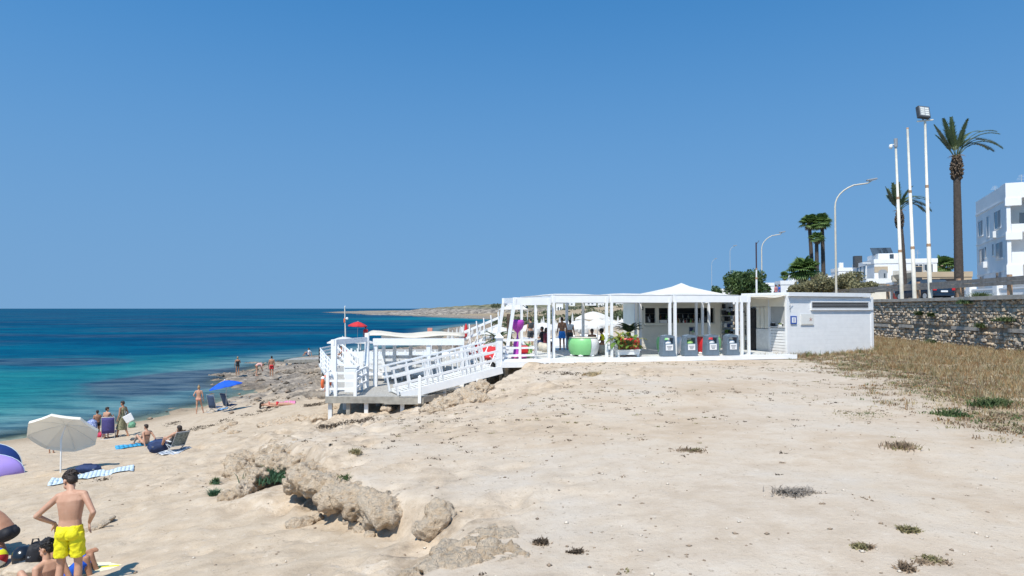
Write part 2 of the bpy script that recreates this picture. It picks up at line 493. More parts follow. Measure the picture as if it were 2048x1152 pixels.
# wet sand along the water
sep = N.new('ShaderNodeSeparateXYZ'); L.new(pos, sep.inputs[0])
wet = nrange(N, L, nmath(N, L, 'ADD', sep.outputs['Z'], nmath(N, L, 'MULTIPLY', mid_, -.25)), .16, -.06)
base = nmix(N, L, nmath(N, L, 'MULTIPLY', wet, .55), base, nmix(N, L, 1.0, base, (.50, .44, .36), 'MULTIPLY'))
L.new(base, B.inputs['Base Color'])
B.inputs['Roughness'].default_value = .92; B.inputs['Specular IOR Level'].default_value = .15
hgt = nmath(N, L, 'ADD', nmath(N, L, 'MULTIPLY', fine, .6), nmath(N, L, 'ADD', nmath(N, L, 'MULTIPLY', grit, .35), nmath(N, L, 'MULTIPLY', mid_, 1.2)))
vor = N.new('ShaderNodeTexVoronoi'); vor.inputs['Scale'].default_value = 2.6
L.new(pos, vor.inputs['Vector'])
dent = nmath(N, L, 'MULTIPLY', nrange(N, L, vor.outputs['Distance'], .12, .30), nrange(N, L, attr(N, 'top'), .9, .2))
hgt = nmath(N, L, 'ADD', hgt, nmath(N, L, 'MULTIPLY', dent, .55))
bp = N.new('ShaderNodeBump'); bp.inputs['Strength'].default_value = .45; bp.inputs['Distance'].default_value = .08
L.new(hgt, bp.inputs['Height']); L.new(bp.outputs[0], B.inputs['Normal'])
M_GROUND = m
ground = struct(np_mesh('ground', np.stack([X, Y, Z], -1).reshape(-1, 3), faces, m, sm=True))
for n_, a_ in (('rock', ROCK), ('grass', GRASS), ('top', TOP), ('karst', KARST)):
    at = ground.data.attributes.new(n_, 'FLOAT', 'POINT'); at.data.foreach_set('value', a_.ravel().astype(np.float32))

# ================================================================== SEA
sx_ = axis((-45, -8), .5, -40000, 3000, 1.10, 4000)
sy_ = axis((20, 110), .5, 6, 60000, 1.06, 4000)
SX, SY = np.meshgrid(sx_, sy_)
DEP = np.clip(-land(SX, SY, False)[0], -1, 12)
DEP = np.where(SY > 520, 12, DEP)
wig = fbm(SX * .06, SY * .10, 90, 4)
weed = smooth(.46, .60, fbm(SX * .045 + 7, SY * .075, 95, 4)) 
# the wide bed of weed and rock off the rocky point
bed = np.exp(-(((SX + 28.5) / 7.0) ** 2 + ((SY - 64) / 13) ** 2)) * 1.25
bed2 = np.exp(-(((SX + 56) / 15) ** 2 + ((SY - 84) / 8) ** 2)) * .9
weed = np.clip(np.maximum(weed * smooth(1.5, 4.0, DEP) * .40, smooth(.36, .62, bed + (wig - .5) * .9)), 0, 1)
weed = np.clip(np.maximum(weed, smooth(.4, .6, bed2 + (wig - .5) * .8) * .7), 0, 1)
dist = np.sqrt(SX ** 2 + SY ** 2)
shallow = np.clip(1 - smooth(35, 120, dist + (wig - .5) * 60), 0, 1)
cove = np.exp(-(((SX + 30) / 70) ** 2 + ((SY - 430) / 70) ** 2))
snx, sny = len(sx_), len(sy_)
sidx = np.arange(snx * sny).reshape(sny, snx)
sf = np.stack([sidx[:-1, :-1], sidx[:-1, 1:], sidx[1:, 1:], sidx[1:, :-1]], -1).reshape(-1, 4)
m = bpy.data.materials.new('sea_water')
nt, N, L, B = nodes_of(m)
geo = N.new('ShaderNodeNewGeometry'); pos = geo.outputs['Position']
mp = N.new('ShaderNodeMapping'); mp.inputs['Scale'].default_value = (.35, 1.0, 1.0); mp.inputs['Rotation'].default_value = (0, 0, R(8)); L.new(pos, mp.inputs[0])
patch = nnoise(N, L, mp.outputs[0], .035, 6, .6)
streak = nnoise(N, L, mp.outputs[0], .55, 6, .62)
deepc = nramp(N, L, patch, [(.32, (.001, .040, .098)), (.5, (.001, .066, .135)), (.68, (.001, .105, .172))])
shal = nramp(N, L, patch, [(.3, (.005, .12, .16)), (.5, (.018, .21, .215)), (.68, (.08, .30, .265))])
vshal = nramp(N, L, streak, [(.3, (.05, .13, .17)), (.55, (.12, .21, .235)), (.75, (.20, .28, .29))])
c = nmix(N, L, attr(N, 'shallow'), deepc, shal)
c = nmix(N, L, nmath(N, L, 'MULTIPLY', attr(N, 'cove'), .8), c, (.004, .20, .25))
c = nmix(N, L, nrange(N, L, attr(N, 'depth'), 1.6, .25), c, vshal)
weedc = nramp(N, L, streak, [(.3, (.022, .045, .085)), (.5, (.05, .075, .12)), (.7, (.10, .135, .165))])
c = nmix(N, L, nmath(N, L, 'MULTIPLY', attr(N, 'weed'), .76), c, weedc)
c = nmix(N, L, nmath(N, L, 'MULTIPLY', nrange(N, L, streak, .53, .36), .55), c, nmix(N, L, 1.0, c, (.40, .52, .66), 'MULTIPLY'))  # shade of the wave troughs put into the water colour
c = nmix(N, L, nmath(N, L, 'MULTIPLY', nrange(N, L, nnoise(N, L, mp.outputs[0], .9, 5, .65), .54, .68), .30), c, nmix(N, L, 1.0, c, (1.4, 1.55, 1.45), 'MULTIPLY'))  # bright wave streaks painted in where relief alone shades too little
# a thin broken line of foam where the water meets the sand
foam = nmath(N, L, 'MULTIPLY', nmath(N, L, 'MULTIPLY', nrange(N, L, attr(N, 'depth'), .16, .02), nrange(N, L, nnoise(N, L, pos, 1.3, 5), .5, .62)), .6)
c = nmix(N, L, foam, c, (.75, .78, .78))
wv = nmath(N, L, 'ADD', nnoise(N, L, mp.outputs[0], 1.6, 5, .6), nmath(N, L, 'MULTIPLY', streak, 2.2))
wv = nmath(N, L, 'ADD', wv, nmath(N, L, 'MULTIPLY', nnoise(N, L, mp.outputs[0], .12, 3), 2.5))
bp = N.new('ShaderNodeBump'); bp.inputs['Strength'].default_value = .8; bp.inputs['Distance'].default_value = .30
L.new(wv, bp.inputs['Height'])
# a choppy sea mirrors far less at grazing angles than a flat sheet: body colour plus a limited sheen
N.remove(B)
out = next(n for n in N if n.type == 'OUTPUT_MATERIAL')
df = N.new('ShaderNodeBsdfDiffuse'); L.new(c, df.inputs['Color']); L.new(bp.outputs[0], df.inputs['Normal'])
gl = N.new('ShaderNodeBsdfGlossy'); gl.inputs['Roughness'].default_value = .12; gl.inputs['Color'].default_value = (.9, .95, 1, 1); L.new(bp.outputs[0], gl.inputs['Normal'])
fr = N.new('ShaderNodeFresnel'); fr.inputs['IOR'].default_value = 1.33; L.new(bp.outputs[0], fr.inputs['Normal'])
mx = N.new('ShaderNodeMixShader'); L.new(nmath(N, L, 'MULTIPLY', fr.outputs[0], .065), mx.inputs[0])
L.new(df.outputs[0], mx.inputs[1]); L.new(gl.outputs[0], mx.inputs[2])
tr = N.new('ShaderNodeBsdfTransparent'); tr.inputs['Color'].default_value = (.72, .88, .90, 1)
m2 = N.new('ShaderNodeMixShader'); L.new(nrange(N, L, attr(N, 'depth'), -.02, .55, .12, 1.0), m2.inputs[0])
L.new(tr.outputs[0], m2.inputs[1]); L.new(mx.outputs[0], m2.inputs[2]); L.new(m2.outputs[0], out.inputs['Surface'])
sea = struct(np_mesh('sea', np.stack([SX, SY, np.zeros_like(SX)], -1).reshape(-1, 3), sf, m, sm=True))
for n_, a_ in (('depth', DEP), ('weed', weed), ('shallow', shallow), ('cove', cove)):
    at = sea.data.attributes.new(n_, 'FLOAT', 'POINT'); at.data.foreach_set('value', a_.ravel().astype(np.float32))

# ================================================================== FAR HEADLAND
hx = np.arange(-165, 340, 1.5); hy = np.concatenate([np.arange(470, 640, 1.6), np.arange(640, 960, 6)])
HX, HY = np.meshgrid(hx, hy)
front = np.interp(HX, [-165, -145, -100, -50, -10, 20, 60, 340], [700, 672, 640, 565, 520, 480, 470, 470]) + (fbm(HX * .05, HY * .05, 12, 3) - .5) * 40
top_ = np.interp(HX, [-165, -150, -120, -100, -55, 0, 33, 112, 340], [-.8, .6, 3.6, 5.6, 8.0, 10.2, 13.4, 13.6, 15]) 
ramp_ = smooth(0, 10, HY - front) * .55 + smooth(10, 90, HY - front) * .45
HZ = -1.5 + (top_ + 1.5) * ramp_ + (fbm(HX * .12, HY * .12, 14, 4) - .5) * 3.2 * smooth(-4, 6, HY - front)
hn, hm = len(hx), len(hy)
hid = np.arange(hn * hm).reshape(hm, hn)
m = bpy.data.materials.new('headland_rock')
nt, N, L, B = nodes_of(m)
geo = N.new('ShaderNodeNewGeometry'); pos = geo.outputs['Position']
sep = N.new('ShaderNodeSeparateXYZ'); L.new(pos, sep.inputs[0])
mp = N.new('ShaderNodeMapping'); mp.inputs['Scale'].default_value = (.4, .4, 1.6); L.new(pos, mp.inputs[0])
rk = nramp(N, L, nnoise(N, L, mp.outputs[0], .55, 8, .68), [(.36, (.065, .060, .056)), (.48, (.21, .185, .16)), (.60, (.35, .31, .26)), (.74, (.46, .41, .34))])  # rock tones lightened and greyed to carry a little painted haze
gr = nramp(N, L, nnoise(N, L, pos, .16, 7, .7), [(.36, (.06, .07, .042)), (.5, (.15, .15, .09)), (.64, (.31, .27, .19))])
c = nmix(N, L, nrange(N, L, sep.outputs['Z'], 4.5, 8.5), rk, gr)
L.new(c, B.inputs['Base Color']); B.inputs['Roughness'].default_value = .95; B.inputs['Specular IOR Level'].default_value = .1
headland = struct(np_mesh('headland', np.stack([HX, HY, HZ], -1).reshape(-1, 3), np.stack([hid[:-1, :-1], hid[:-1, 1:], hid[1:, 1:], hid[1:, :-1]], -1).reshape(-1, 4), m, sm=True))
# ================================================================== MATERIALS OF BUILT THINGS
M_white = mat('white_painted_wood', (.86, .86, .85), .5, .05, 3, .08, 30)
M_white2 = mat('white_weathered_wood', (.76, .76, .74), .6, .14, 5, .15, 30)
M_canvas = mat('white_canvas', (.86, .85, .82), .8, .05, 2, .1, 60, trans=.45)
M_canvas_cream = mat('cream_canvas', (.80, .74, .62), .8, .08, 2, .1, 60, trans=.25)
M_deckwood = mat('grey_weathered_decking', (.42, .40, .36), .8, .28, 4, .3, 30, stretch=(6, .6, 1))
M_deckpale = mat('pale_painted_decking', (.60, .60, .57), .7, .2, 4, .25, 30, stretch=(6, .6, 1))
M_timber = mat('greyed_timber', (.36, .335, .285), .85, .3, 5, .4, 25)
M_cream = mat('cream_paint', (.83, .78, .66), .6, .06, 2, .08, 40)
M_dark = mat('near_black', (.035, .033, .035), .7, .3, 5)  # shade of vent and openings put into the colour; napkin box too
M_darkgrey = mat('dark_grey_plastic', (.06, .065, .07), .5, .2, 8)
M_bin = mat('slate_blue_plastic', (.15, .20, .25), .5, .15, 6)
M_paper = mat('white_paper', (.85, .85, .84), .6, .03, 8)
M_ink = mat('grey_ink', (.20, .22, .25), .7, .1, 8)
M_green = mat('leaf_green_plastic', (.23, .56, .22), .38, .08, 3)
M_plw = mat('white_plastic', (.80, .80, .78), .4, .05, 3)
M_red = mat('red_plastic', (.60, .025, .03), .38, .1, 3)
M_purple = mat('purple_plastic', (.47, .06, .42), .35, .12, 3)
M_pink = mat('pink_plastic', (.70, .16, .38), .4, .1, 3)
M_lime = mat('lime_plastic', (.42, .66, .20), .5, .15, 6)
M_blue = mat('blue_cloth', (.010, .10, .58), .75, .15, 5)
M_navy = mat('navy_cloth', (.025, .045, .12), .8, .25, 8)
M_black = mat('black_cloth', (.014, .014, .018), .7, .3, 8)
M_steel = mat('grey_metal', (.55, .56, .57), .4, .1, 8, metal=.5)
M_pole = mat('cream_painted_pole', (.70, .66, .56), .5, .12, 3, .08, 20)
M_rust = mat('rusty_paint', (.45, .28, .17), .8, .3, 6, .2, 20)
M_lamp = mat('pale_concrete_lamp_post', (.60, .55, .45), .7, .12, 3)
M_glass = mat('dark_window_glass', (.06, .08, .10), .12, .2, 1.5, spec=.6)
M_shade = mat('grey_blind', (.30, .32, .34), .6, .1, 4)
M_wall = mat('white_plaster', (.84, .84, .83), .75, .05, .6, .1, 30)
M_wall2 = mat('cream_plaster', (.74, .70, .61), .8, .08, .6, .1, 30)
M_tan = mat('tan_plaster', (.50, .40, .28), .85, .12, .6, .1, 30)
M_terracotta = mat('terracotta', (.42, .20, .11), .85, .25, 4)
M_orange = mat('orange_plastic', (.80, .16, .05), .5, .1, 5)
M_redcloth = mat('red_cloth', (.55, .03, .035), .75, .15, 5)
M_stone = mat('wall_stone', (.62, .50, .36), .92, .1, 3.5, .5, 16, col2=(.40, .31, .215))
M_stone2 = mat('grey_wall_stone', (.52, .45, .37), .92, .1, 3.5, .5, 16, col2=(.29, .25, .20))
M_stone3 = mat('pale_wall_stone', (.68, .58, .45), .92, .1, 3.5, .5, 16, col2=(.44, .36, .26))
M_mortar = mat('dark_wall_core', (.27, .22, .16), .95, .3, 4, .4, 20)
M_concrete = mat('grey_concrete', (.42, .385, .33), .9, .25, 2.5, .3, 20)
M_asphalt = mat('asphalt', (.055, .055, .058), .9, .2, 6, .3, 60)
M_rail = mat('weathered_steel_rail', (.27, .245, .215), .6, .3, 5, metal=.3)
M_yellow = mat('yellow_cloth', (.80, .72, .015), .7, .1, 6)

# ================================================================== ROAD, ROAD WALL
def wall_pt(y, off=0.0, z=0.0):
    return Vector((wall_x(y) + off, y, z))
WY0, WY1, WTOP = 12.0, 118.0, 7.06
mb = MB()
mb.add([wall_pt(WY0, 4.2, 6.95), wall_pt(WY0, 11.5, 6.95), wall_pt(118, 11.5, 6.95), wall_pt(118, 4.2, 6.95)], [(0, 1, 2, 3)])
struct(mb.build('road', M_asphalt))
mb = MB()
for off, w_ in ((.9, 3.2), (11.55, 3.0)):
    a, b = wall_pt(WY0, off, 6.93), wall_pt(118, off, 6.93)
    mb.add([a, a + Vector((w_, 0, 0)), b + Vector((w_, 0, 0)), b, a + Vector((0, 0, .14)), a + Vector((w_, 0, .14)), b + Vector((w_, 0, .14)), b + Vector((0, 0, .14))],
           [(4, 5, 6, 7), (0, 1, 5, 4), (1, 2, 6, 5), (3, 0, 4, 7)])
struct(mb.build('pavement', M_concrete))
# the retaining wall: a dark core, a coping, a concrete ledge, and stones set one by one
wt = thing('retaining_wall', 'long rough stone wall holding up the road above dry grass', 'wall', (0, 0, 0))
mb = MB()
def wall_slab(y0, y1, o0, o1, z0, z1, n=1):
    for k in range(n):
        a, b = y0 + (y1 - y0) * k / n, y0 + (y1 - y0) * (k + 1) / n
        p = [wall_pt(a, o0, z0), wall_pt(a, o1, z0), wall_pt(b, o1, z0), wall_pt(b, o0, z0), wall_pt(a, o0, z1), wall_pt(a, o1, z1), wall_pt(b, o1, z1), wall_pt(b, o0, z1)]
        mb.add(p, [(0, 3, 2, 1), (4, 5, 6, 7), (0, 1, 5, 4), (1, 2, 6, 5), (2, 3, 7, 6), (3, 0, 4, 7)])
wall_slab(WY0, WY1, .11, .85, 3.2, 6.9)
mb.build('core', M_mortar, wt)
mb = MB(); yy = WY0
while yy < WY1:
    L_ = rnd.uniform(2.2, 3.6)
    wall_slab(yy, min(yy + L_ - .02, WY1), -.10, .92, 6.86, WTOP + rnd.uniform(-.02, .02))
    yy += L_
mb.build('coping', M_concrete, wt)
mb = MB(); yy = WY0
def ledge_z(y): return float(np.interp(y, [12, 30, 42, 52, 118], [5.05, 5.32, 5.30, 5.22, 5.2]))
while yy < WY1:
    L_ = rnd.uniform(1.6, 3.0); z = ledge_z(yy) + rnd.uniform(-.02, .02)
    if rnd.random() > .12: wall_slab(yy, min(yy + L_ - .03, WY1), -.03 + rnd.uniform(-.03, .02), .2, z - .13, z + .06)
    yy += L_
mb.build('ledge', M_concrete, wt)
# a handful of stone shapes
def stone_mesh(name, seed, m, seg=1):
    r = random.Random(seed)
    bm = bmesh.new()
    bmesh.ops.create_icosphere(bm, subdivisions=seg, radius=.5)
    for v in bm.verts:
        p = v.co
        q = Vector([math.copysign(abs(c * 2) ** .62, c) * .5 for c in p])
        v.co = q * (1 + (mnoise.noise(p * 2.3 + Vector((seed * 7.1, 0, 0)))) * .35)
    me = bpy.data.meshes.new(name); bm.to_mesh(me); bm.free()
    me.materials.append(m)
    return me
stones = [stone_mesh('stone', k, (M_stone, M_stone2, M_stone3, M_stone)[k % 4]) for k in range(10)]
stone_list = []
for y0, y1, dens in ((12, 62, 1.0), (62, 118, 1.0)):
    z = 3.55
    row = 0
    while z < 6.82:
        h = rnd.uniform(.12, .25) if y0 < 60 else rnd.uniform(.25, .4)
        if z + h > 6.9: h = 6.9 - z
        y = y0 + rnd.uniform(-.2, 0)
        while y < y1:
            w_ = h * rnd.uniform(.9, 1.9)
            if abs(z + h / 2 - ledge_z(y)) > .12 + h * .15:
                stone_list.append((y + w_ / 2, z + h / 2 + rnd.uniform(-.03, .03), w_ * 1.0, h * 1.02, rnd.uniform(.22, .36), rnd.randrange(10), rnd.uniform(-.18, .18), rnd.uniform(-.07, .06)))
            y += w_ + rnd.uniform(0, .03)
        z += h
def seen_size(s):
    y, z = s[0], s[1]
    x = wall_x(y)
    px = 1024 + F * x / y
    inside = 1752 < px < 2056 and z > 4.25 + (y < 36) * .0
    return s[2] * s[3] / (y * y) * (1 if inside else 0)
stone_list.sort(key=seen_size, reverse=True)
wall_rz = -math.atan(.106)
rest_v, rest_f, rest_m, off = [], [], [], 0
for k, (y, z, w_, h, dpt, kind, rot, out_) in enumerate(stone_list):
    c = wall_pt(y, .16 + out_, z)
    if k < 300:
        o = bpy.data.objects.new('stone', stones[kind]); COL.objects.link(o)
        o.parent = wt; o.location = c; o.scale = (dpt, w_ * 1.13, h * 1.14); o.rotation_euler = (rot, 0, wall_rz)
    else:
        M_ = Matrix.LocRotScale(c, Euler((rot, 0, wall_rz)), Vector((dpt, w_ * 1.13, h * 1.14)))
        me = stones[kind]
        rest_v.extend([tuple(M_ @ v.co) for v in me.vertices])
        for p in me.polygons: rest_f.append(tuple(i + off for i in p.vertices)); rest_m.append(kind % 4)
        off += len(me.vertices)
o = np_mesh('stone', np.array(rest_v), np.array(rest_f), [M_stone, M_stone2, M_stone3, M_stone], wt, mi=rest_m)
o['kind'] = 'stuff'

# guard rail on the wall
gr = thing('guard_rail', 'dark steel guard rail on rusty posts along the road', 'guard rail', wall_pt(30, .45, WTOP))
gl_ = Vector(gr.location)
def post_y(px):
    a = (px - 1024) / F
    # (24.8 + (y-33)*.106 + .45) / y = a
    return (25.25 - 33 * .106) / (a - .106)
posts = [post_y(p) for p in (2020, 1918, 1837, 1776)] + [56, 62, 68] + [30, 25.5]
for y in posts:
    mb = MB(); mb.box((0, 0, .52), (.17, .17, 1.12))
    o = mb.build('post', M_rust, gr); o.location = wall_pt(y, .45, WTOP) - gl_
for z0, z1 in ((.54, .74), (.755, .96)):
    mb = MB(); ys = [22, 30, 40, 50, 60, 70, 75]
    for a, b in zip(ys, ys[1:]):
        mb.bar(wall_pt(a, .34, WTOP + (z0 + z1) / 2) - gl_, wall_pt(b, .34, WTOP + (z0 + z1) / 2) - gl_, .07, z1 - z0)
    mb.build('rail', M_rail, gr)

# ================================================================== THE BAR DECK
DO, DA = Vector((1.1, 30.1, 0)), R(13.06)
DC, DS = math.cos(DA), math.sin(DA)
FLOOR = 4.17
def du(px, v):
    d = ray(px, 640); a = d.x / d.y
    return (a * (DO.y + v * DC) - DO.x + v * DS) / (DC - a * DS)
def dpos(u, v, z=0.0):
    return Vector((DO.x + u * DC - v * DS, DO.y + u * DS + v * DC, z))
def dz(py, u, v):
    p = dpos(u, v)
    d = ray(1024, py)
    return EYE + d.z / d.y * p.y
def dthing(name, label, cat, u=0.0, v=0.0, z=0.0, rz=0.0, group=None):
    p = dpos(u, v, z)
    return thing(name, label, cat, p, DA + rz, group)
dk = dthing('bar_deck', 'wide white-edged wooden deck under the bar and pergolas', 'deck')
u0, u1 = du(1003, 0) , du(1592, 0)
mb = MB()
for k in range(62):                    # boards run front to back across the deck: gaps between them show
    v = .12 + k * .17
    mb.box2((u0 + .06, v, FLOOR - .035), (u1 - .05, v + .158, FLOOR))
o = mb.build('plank', M_deckpale, dk); o['kind'] = 'stuff'
mb = MB()
mb.box2((u0, -.06, FLOOR - .19), (u1, .10, FLOOR + .012)); mb.box2((u0 - .07, -.06, FLOOR - .22), (u0 + .05, 10.6, FLOOR + .012))
mb.build('fascia', M_white, dk)
mb = MB(); mb.box2((u0 + .1, .2, FLOOR - .19), (u1 - .1, 10.5, FLOOR - .05)); mb.build('joists', M_timber, dk)
for k in range(9):
    u = u0 + .3 + k * (u1 - u0 - .6) / 8
    for v in (.4, 4, 8):
        p = dpos(u, v); g = gz(p.x, p.y)
        if g < FLOOR - .25:
            mb = MB(); mb.box2((u - .07, v - .07, g - .3), (u + .07, v + .07, FLOOR - .18)); mb.build('post', M_timber, dk)
# left skirt with white boarding under the little terrace
mb = MB()
ua, ub = du(1003, -.25), du(1100, -.25)
mb.box2((ua, -.30, FLOOR - .32), (ub + .0, -.065, FLOOR - .06)); mb.build('step', M_white, dk)

def pergola(label, px0, px1, v0, v1, top=6.93, double=False, group='white pergolas on the bar deck', canopy=True, rear_px=None, lean=0.0):
    ua, ub = du(px0, v0), du(px1, v0)
    t = dthing('pergola', label, 'pergola', (ua + ub) / 2, v0, FLOOR, 0, group)
    h = top - FLOOR; w = ub - ua; d = v1 - v0
    for x in (-w / 2, w / 2):
        for y in (0, d):
            mb = MB()
            if lean and x < 0: mb.bar((x - lean, y, 0), (x, y, h), .13, .13)
            else: mb.box2((x - .058, y - .058, 0), (x + .058, y + .058, h))
            mb.build('post', M_white, t)
    for y in (0, d):
        mb = MB(); mb.box2((-w / 2 - .10, y - .045, h - .30), (w / 2 + .10, y + .045, h + .03)); mb.build('beam', M_white, t)
    for x in (-w / 2, w / 2):
        mb = MB(); mb.box2((x - .045, .05, h - .22), (x + .045, d - .05, h + .02)); mb.build('beam', M_white, t)
    if canopy:
        mb = MB(); n = 10
        vv = []
        for j in range(n + 1):
            for i in range(n + 1):
                s, q = i / n, j / n
                z = h + .05 + .10 * math.sin(math.pi * s) * math.sin(math.pi * q) + .012 * math.sin(q * 40)
                vv.append((-w / 2 - .06 + (w + .12) * s, -.06 + (d + .12) * q, z))
        mb.add(vv, [(j * (n + 1) + i, j * (n + 1) + i + 1, (j + 1) * (n + 1) + i + 1, (j + 1) * (n + 1) + i) for j in range(n) for i in range(n)], 0, True)
        mb.build('canopy', M_canvas, t, solid=.02)
    return t
pergola('white pergola with slanting legs beside the purple goblet', 1030, 1097.5, .35, 2.6, 6.86, lean=.42, canopy=False)
pergola('white pergola over the green and white tub', 1107, 1213, .60, 6.6, 6.97)
pergola('white pergola between the planter and the left half of the bar', 1223, 1339.5, .60, 4.6, 6.98)
pergola('white pergola over the last two grey bins', 1350, 1473.5, .60, 4.6, 7.0)
pergola('narrow white pergola frame between the last bin and the white kiosk', 1483, 1497, .60, 4.4, 7.0, canopy=False)

# the bar itself
BV = 6.0                                # the bar's front, measured back from the deck edge
b0, b1 = du(1275, BV), du(1462, BV)
bar = dthing('bar_hut', 'cream bar hut with serving hatches and a peaked white tent roof', 'bar', (b0 + b1) / 2, BV, FLOOR)
bw = b1 - b0
zs0, zs1 = dz(648, (b0 + b1) / 2, BV) - FLOOR, dz(616, (b0 + b1) / 2, BV) - FLOOR
def bx(px): return du(px, BV) - (b0 + b1) / 2
H = 2.82
wins = [(bx(1290), bx(1311)), (bx(1318), bx(1347)), (bx(1353), bx(1428))]
mb = MB(); mb.box2((-bw / 2, 0, 0), (bw / 2, .12, zs0)); mb.build('wall', M_cream, bar)
mb = MB(); mb.box2((-bw / 2, 0, zs1), (bw / 2, .12, H)); mb.build('wall', M_cream, bar)
xs = [-bw / 2] + [x for w_ in wins for x in w_] + [bw / 2]
for k in range(0, len(xs), 2):
    mb = MB(); mb.box2((xs[k], .005, zs0), (xs[k + 1], .115, zs1)); mb.build('wall', M_cream, bar)
mb = MB(); mb.box2((-bw / 2 + .02, 2.0, .02), (bw / 2 - .02, 2.1, H)); mb.box2((-bw / 2 + .01, .12, .02), (-bw / 2 + .1, 2.0, H)); mb.box2((bw / 2 - .1, .12, .02), (bw / 2 - .01, 2.0, H))
mb.build('side_wall', M_cream, bar)
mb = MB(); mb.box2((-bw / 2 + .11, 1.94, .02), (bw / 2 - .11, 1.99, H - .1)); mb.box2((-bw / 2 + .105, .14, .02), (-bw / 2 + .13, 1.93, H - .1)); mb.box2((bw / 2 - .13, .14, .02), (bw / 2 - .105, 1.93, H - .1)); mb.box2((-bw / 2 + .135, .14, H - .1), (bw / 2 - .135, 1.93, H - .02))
mb.build('inner_wall', M_darkgrey, bar)  # lining coloured dark: the shade inside the hatches is painted in
mb = MB(); mb.box2((wins[0][0] - .08, -.22, zs0 - .05), (wins[2][1] + .1, -.003, zs0 + .0)); mb.build('counter', M_cream, bar)
mb = MB(); mb.box2((wins[0][0] - .1, -.05, zs1 + .01), (wins[2][1] + .12, -.003, zs1 + .1)); mb.box2((wins[2][1] + .01, -.05, zs0), (wins[2][1] + .12, -.003, zs1 + .008)); mb.box2((wins[0][0] - .1, -.05, zs0 + .003), (wins[0][0] - .01, -.003, zs1 + .008))
mb.build('hatch_frame', M_cream, bar)
for k in range(7):
    mb = MB(); mb.box2((-bw / 2 + .004, -.018, .12 + k * .19), (bw / 2 - .5, -.003, .29 + k * .19)); mb.build('panel', M_cream, bar)
for z in (zs0 + .25, zs0 + .55):
    mb = MB(); mb.box2((wins[0][0], 1.66, z), (wins[2][1], 1.93, z + .03)); mb.build('shelf', M_timber, bar)
# side cladding right of the hatches
for k, px in enumerate((1450, 1456.5, 1463)):
    mb = MB(); x = bx(px); mb.box2((x - .07, -.04, .05), (x + .07, -.004, H - .1)); mb.build('pilaster', M_white2, bar)
# tent roof
n = 12
mb = MB()
ax = bx(1370)
vv = []
half_l, half_r, dep0, dep1 = ax - bx(1262) + .15, bx(1474) - ax, 1.9, 2.6
for j in range(9):
    q = j / 8
    k = 1 - q
    zz = 2.78 + (dz(566, (b0 + b1) / 2, BV + .4) - FLOOR - 2.78) * (1 - k ** .72) 
    for x, y in ((-half_l * k, -dep0 * k), (half_r * k, -dep0 * k), (half_r * k, dep1 * k), (-half_l * k, dep1 * k)):
        vv.append((ax + x, .4 + y, zz))
for j in range(8):
    for i in range(4):
        a, b = j * 4 + i, j * 4 + (i + 1) % 4
        mb.add([], []) if False else None
mb.add(vv, [(j * 4 + i, j * 4 + (i + 1) % 4, (j + 1) * 4 + (i + 1) % 4, (j + 1) * 4 + i) for j in range(8) for i in range(4)])
mb.build('tent_roof', M_canvas, bar)
mb = MB()
for a, b in (((ax - half_l, .4 - dep0), (ax + half_r, .4 - dep0)),):
    mb.box2((a[0], a[1] - .02, 2.60), (b[0], a[1] + .02, 2.80))
mb.build('valance', M_canvas, bar)
mb = MB(); mb.box2((ax - half_l, -1.4, H + .002), (ax + half_r, 2.1, H + .06)); mb.build('roof', M_cream, bar)
# things on and in the hatches: each its own
def on_bar(name, label, cat, px, y, fn, z=None, group=None):
    x = du(px, BV)
    t = dthing(name, label, cat, x, BV + y, FLOOR + (zs0 + .003 if z is None else z), 0, group)
    fn(t); return t
def f_machine(t):
    mb = MB(); mb.box((0, 0, .22), (.34, .3, .40)); mb.build('body', M_darkgrey, t, bevel=.02)
    mb = MB(); mb.tube([(.05, -.18, .2), (.05, -.18, .42)], .03, 8); mb.tube([(.12, -.18, .1), (.12, -.18, .26)], .05, 8); mb.build('spout', M_steel, t)
on_bar('coffee_machine', 'dark coffee machine in the leftmost serving hatch', 'coffee machine', 1297, .32, f_machine)
def f_tray(t):
    mb = MB(); mb.box((0, 0, .10), (.48, .25, .2)); mb.build('body', M_paper, t, bevel=.02)
    mb = MB(); mb.box((0, 0, .21), (.5, .27, .03)); mb.build('lid', M_plw, t)
on_bar('food_box', 'white box on the bar counter in the middle hatch', 'box', 1328, .2, f_tray)
def f_case(t):
    mb = MB(); mb.box((0, 0, .22), (.5, .3, .42)); mb.build('body', M_black, t, bevel=.02)
    mb = MB(); mb.box((0, -.153, .25), (.40, .006, .25)); mb.build('front', M_glass, t)
on_bar('cash_register', 'black till at the right end of the widest hatch', 'till', 1417, .3, f_case)
bcol = [M_lime, M_terracotta, M_cream, M_plw, M_redcloth, M_shade]
def f_bottle(mi, h):
    def f(t):
        mb = MB(); mb.lathe([(0, 0), (.045, 0), (.045, h * .6), (.018, h * .78), (.018, h * .95)], 8); mb.build('glass', bcol[mi], t)
        mb = MB(); mb.lathe([(.02, h * .95), (.02, h), (0, h)], 8); mb.build('cap', M_plw, t)
    return f
for k, px in enumerate((1357, 1361, 1365, 1369.5, 1374, 1379, 1384, 1390, 1396, 1402)):
    on_bar('bottle', ('tall ' if (k * 7) % 4 > 1 else 'short ') + ('lime', 'terracotta', 'cream', 'white', 'red', 'grey')[k % 6] + ' bottle on the counter of the widest bar hatch', 'bottle', px, .15 + .1 * (k % 3), f_bottle(k % 6, .22 + .1 * ((k * 7) % 4) / 3), group='bottles on the bar counter')
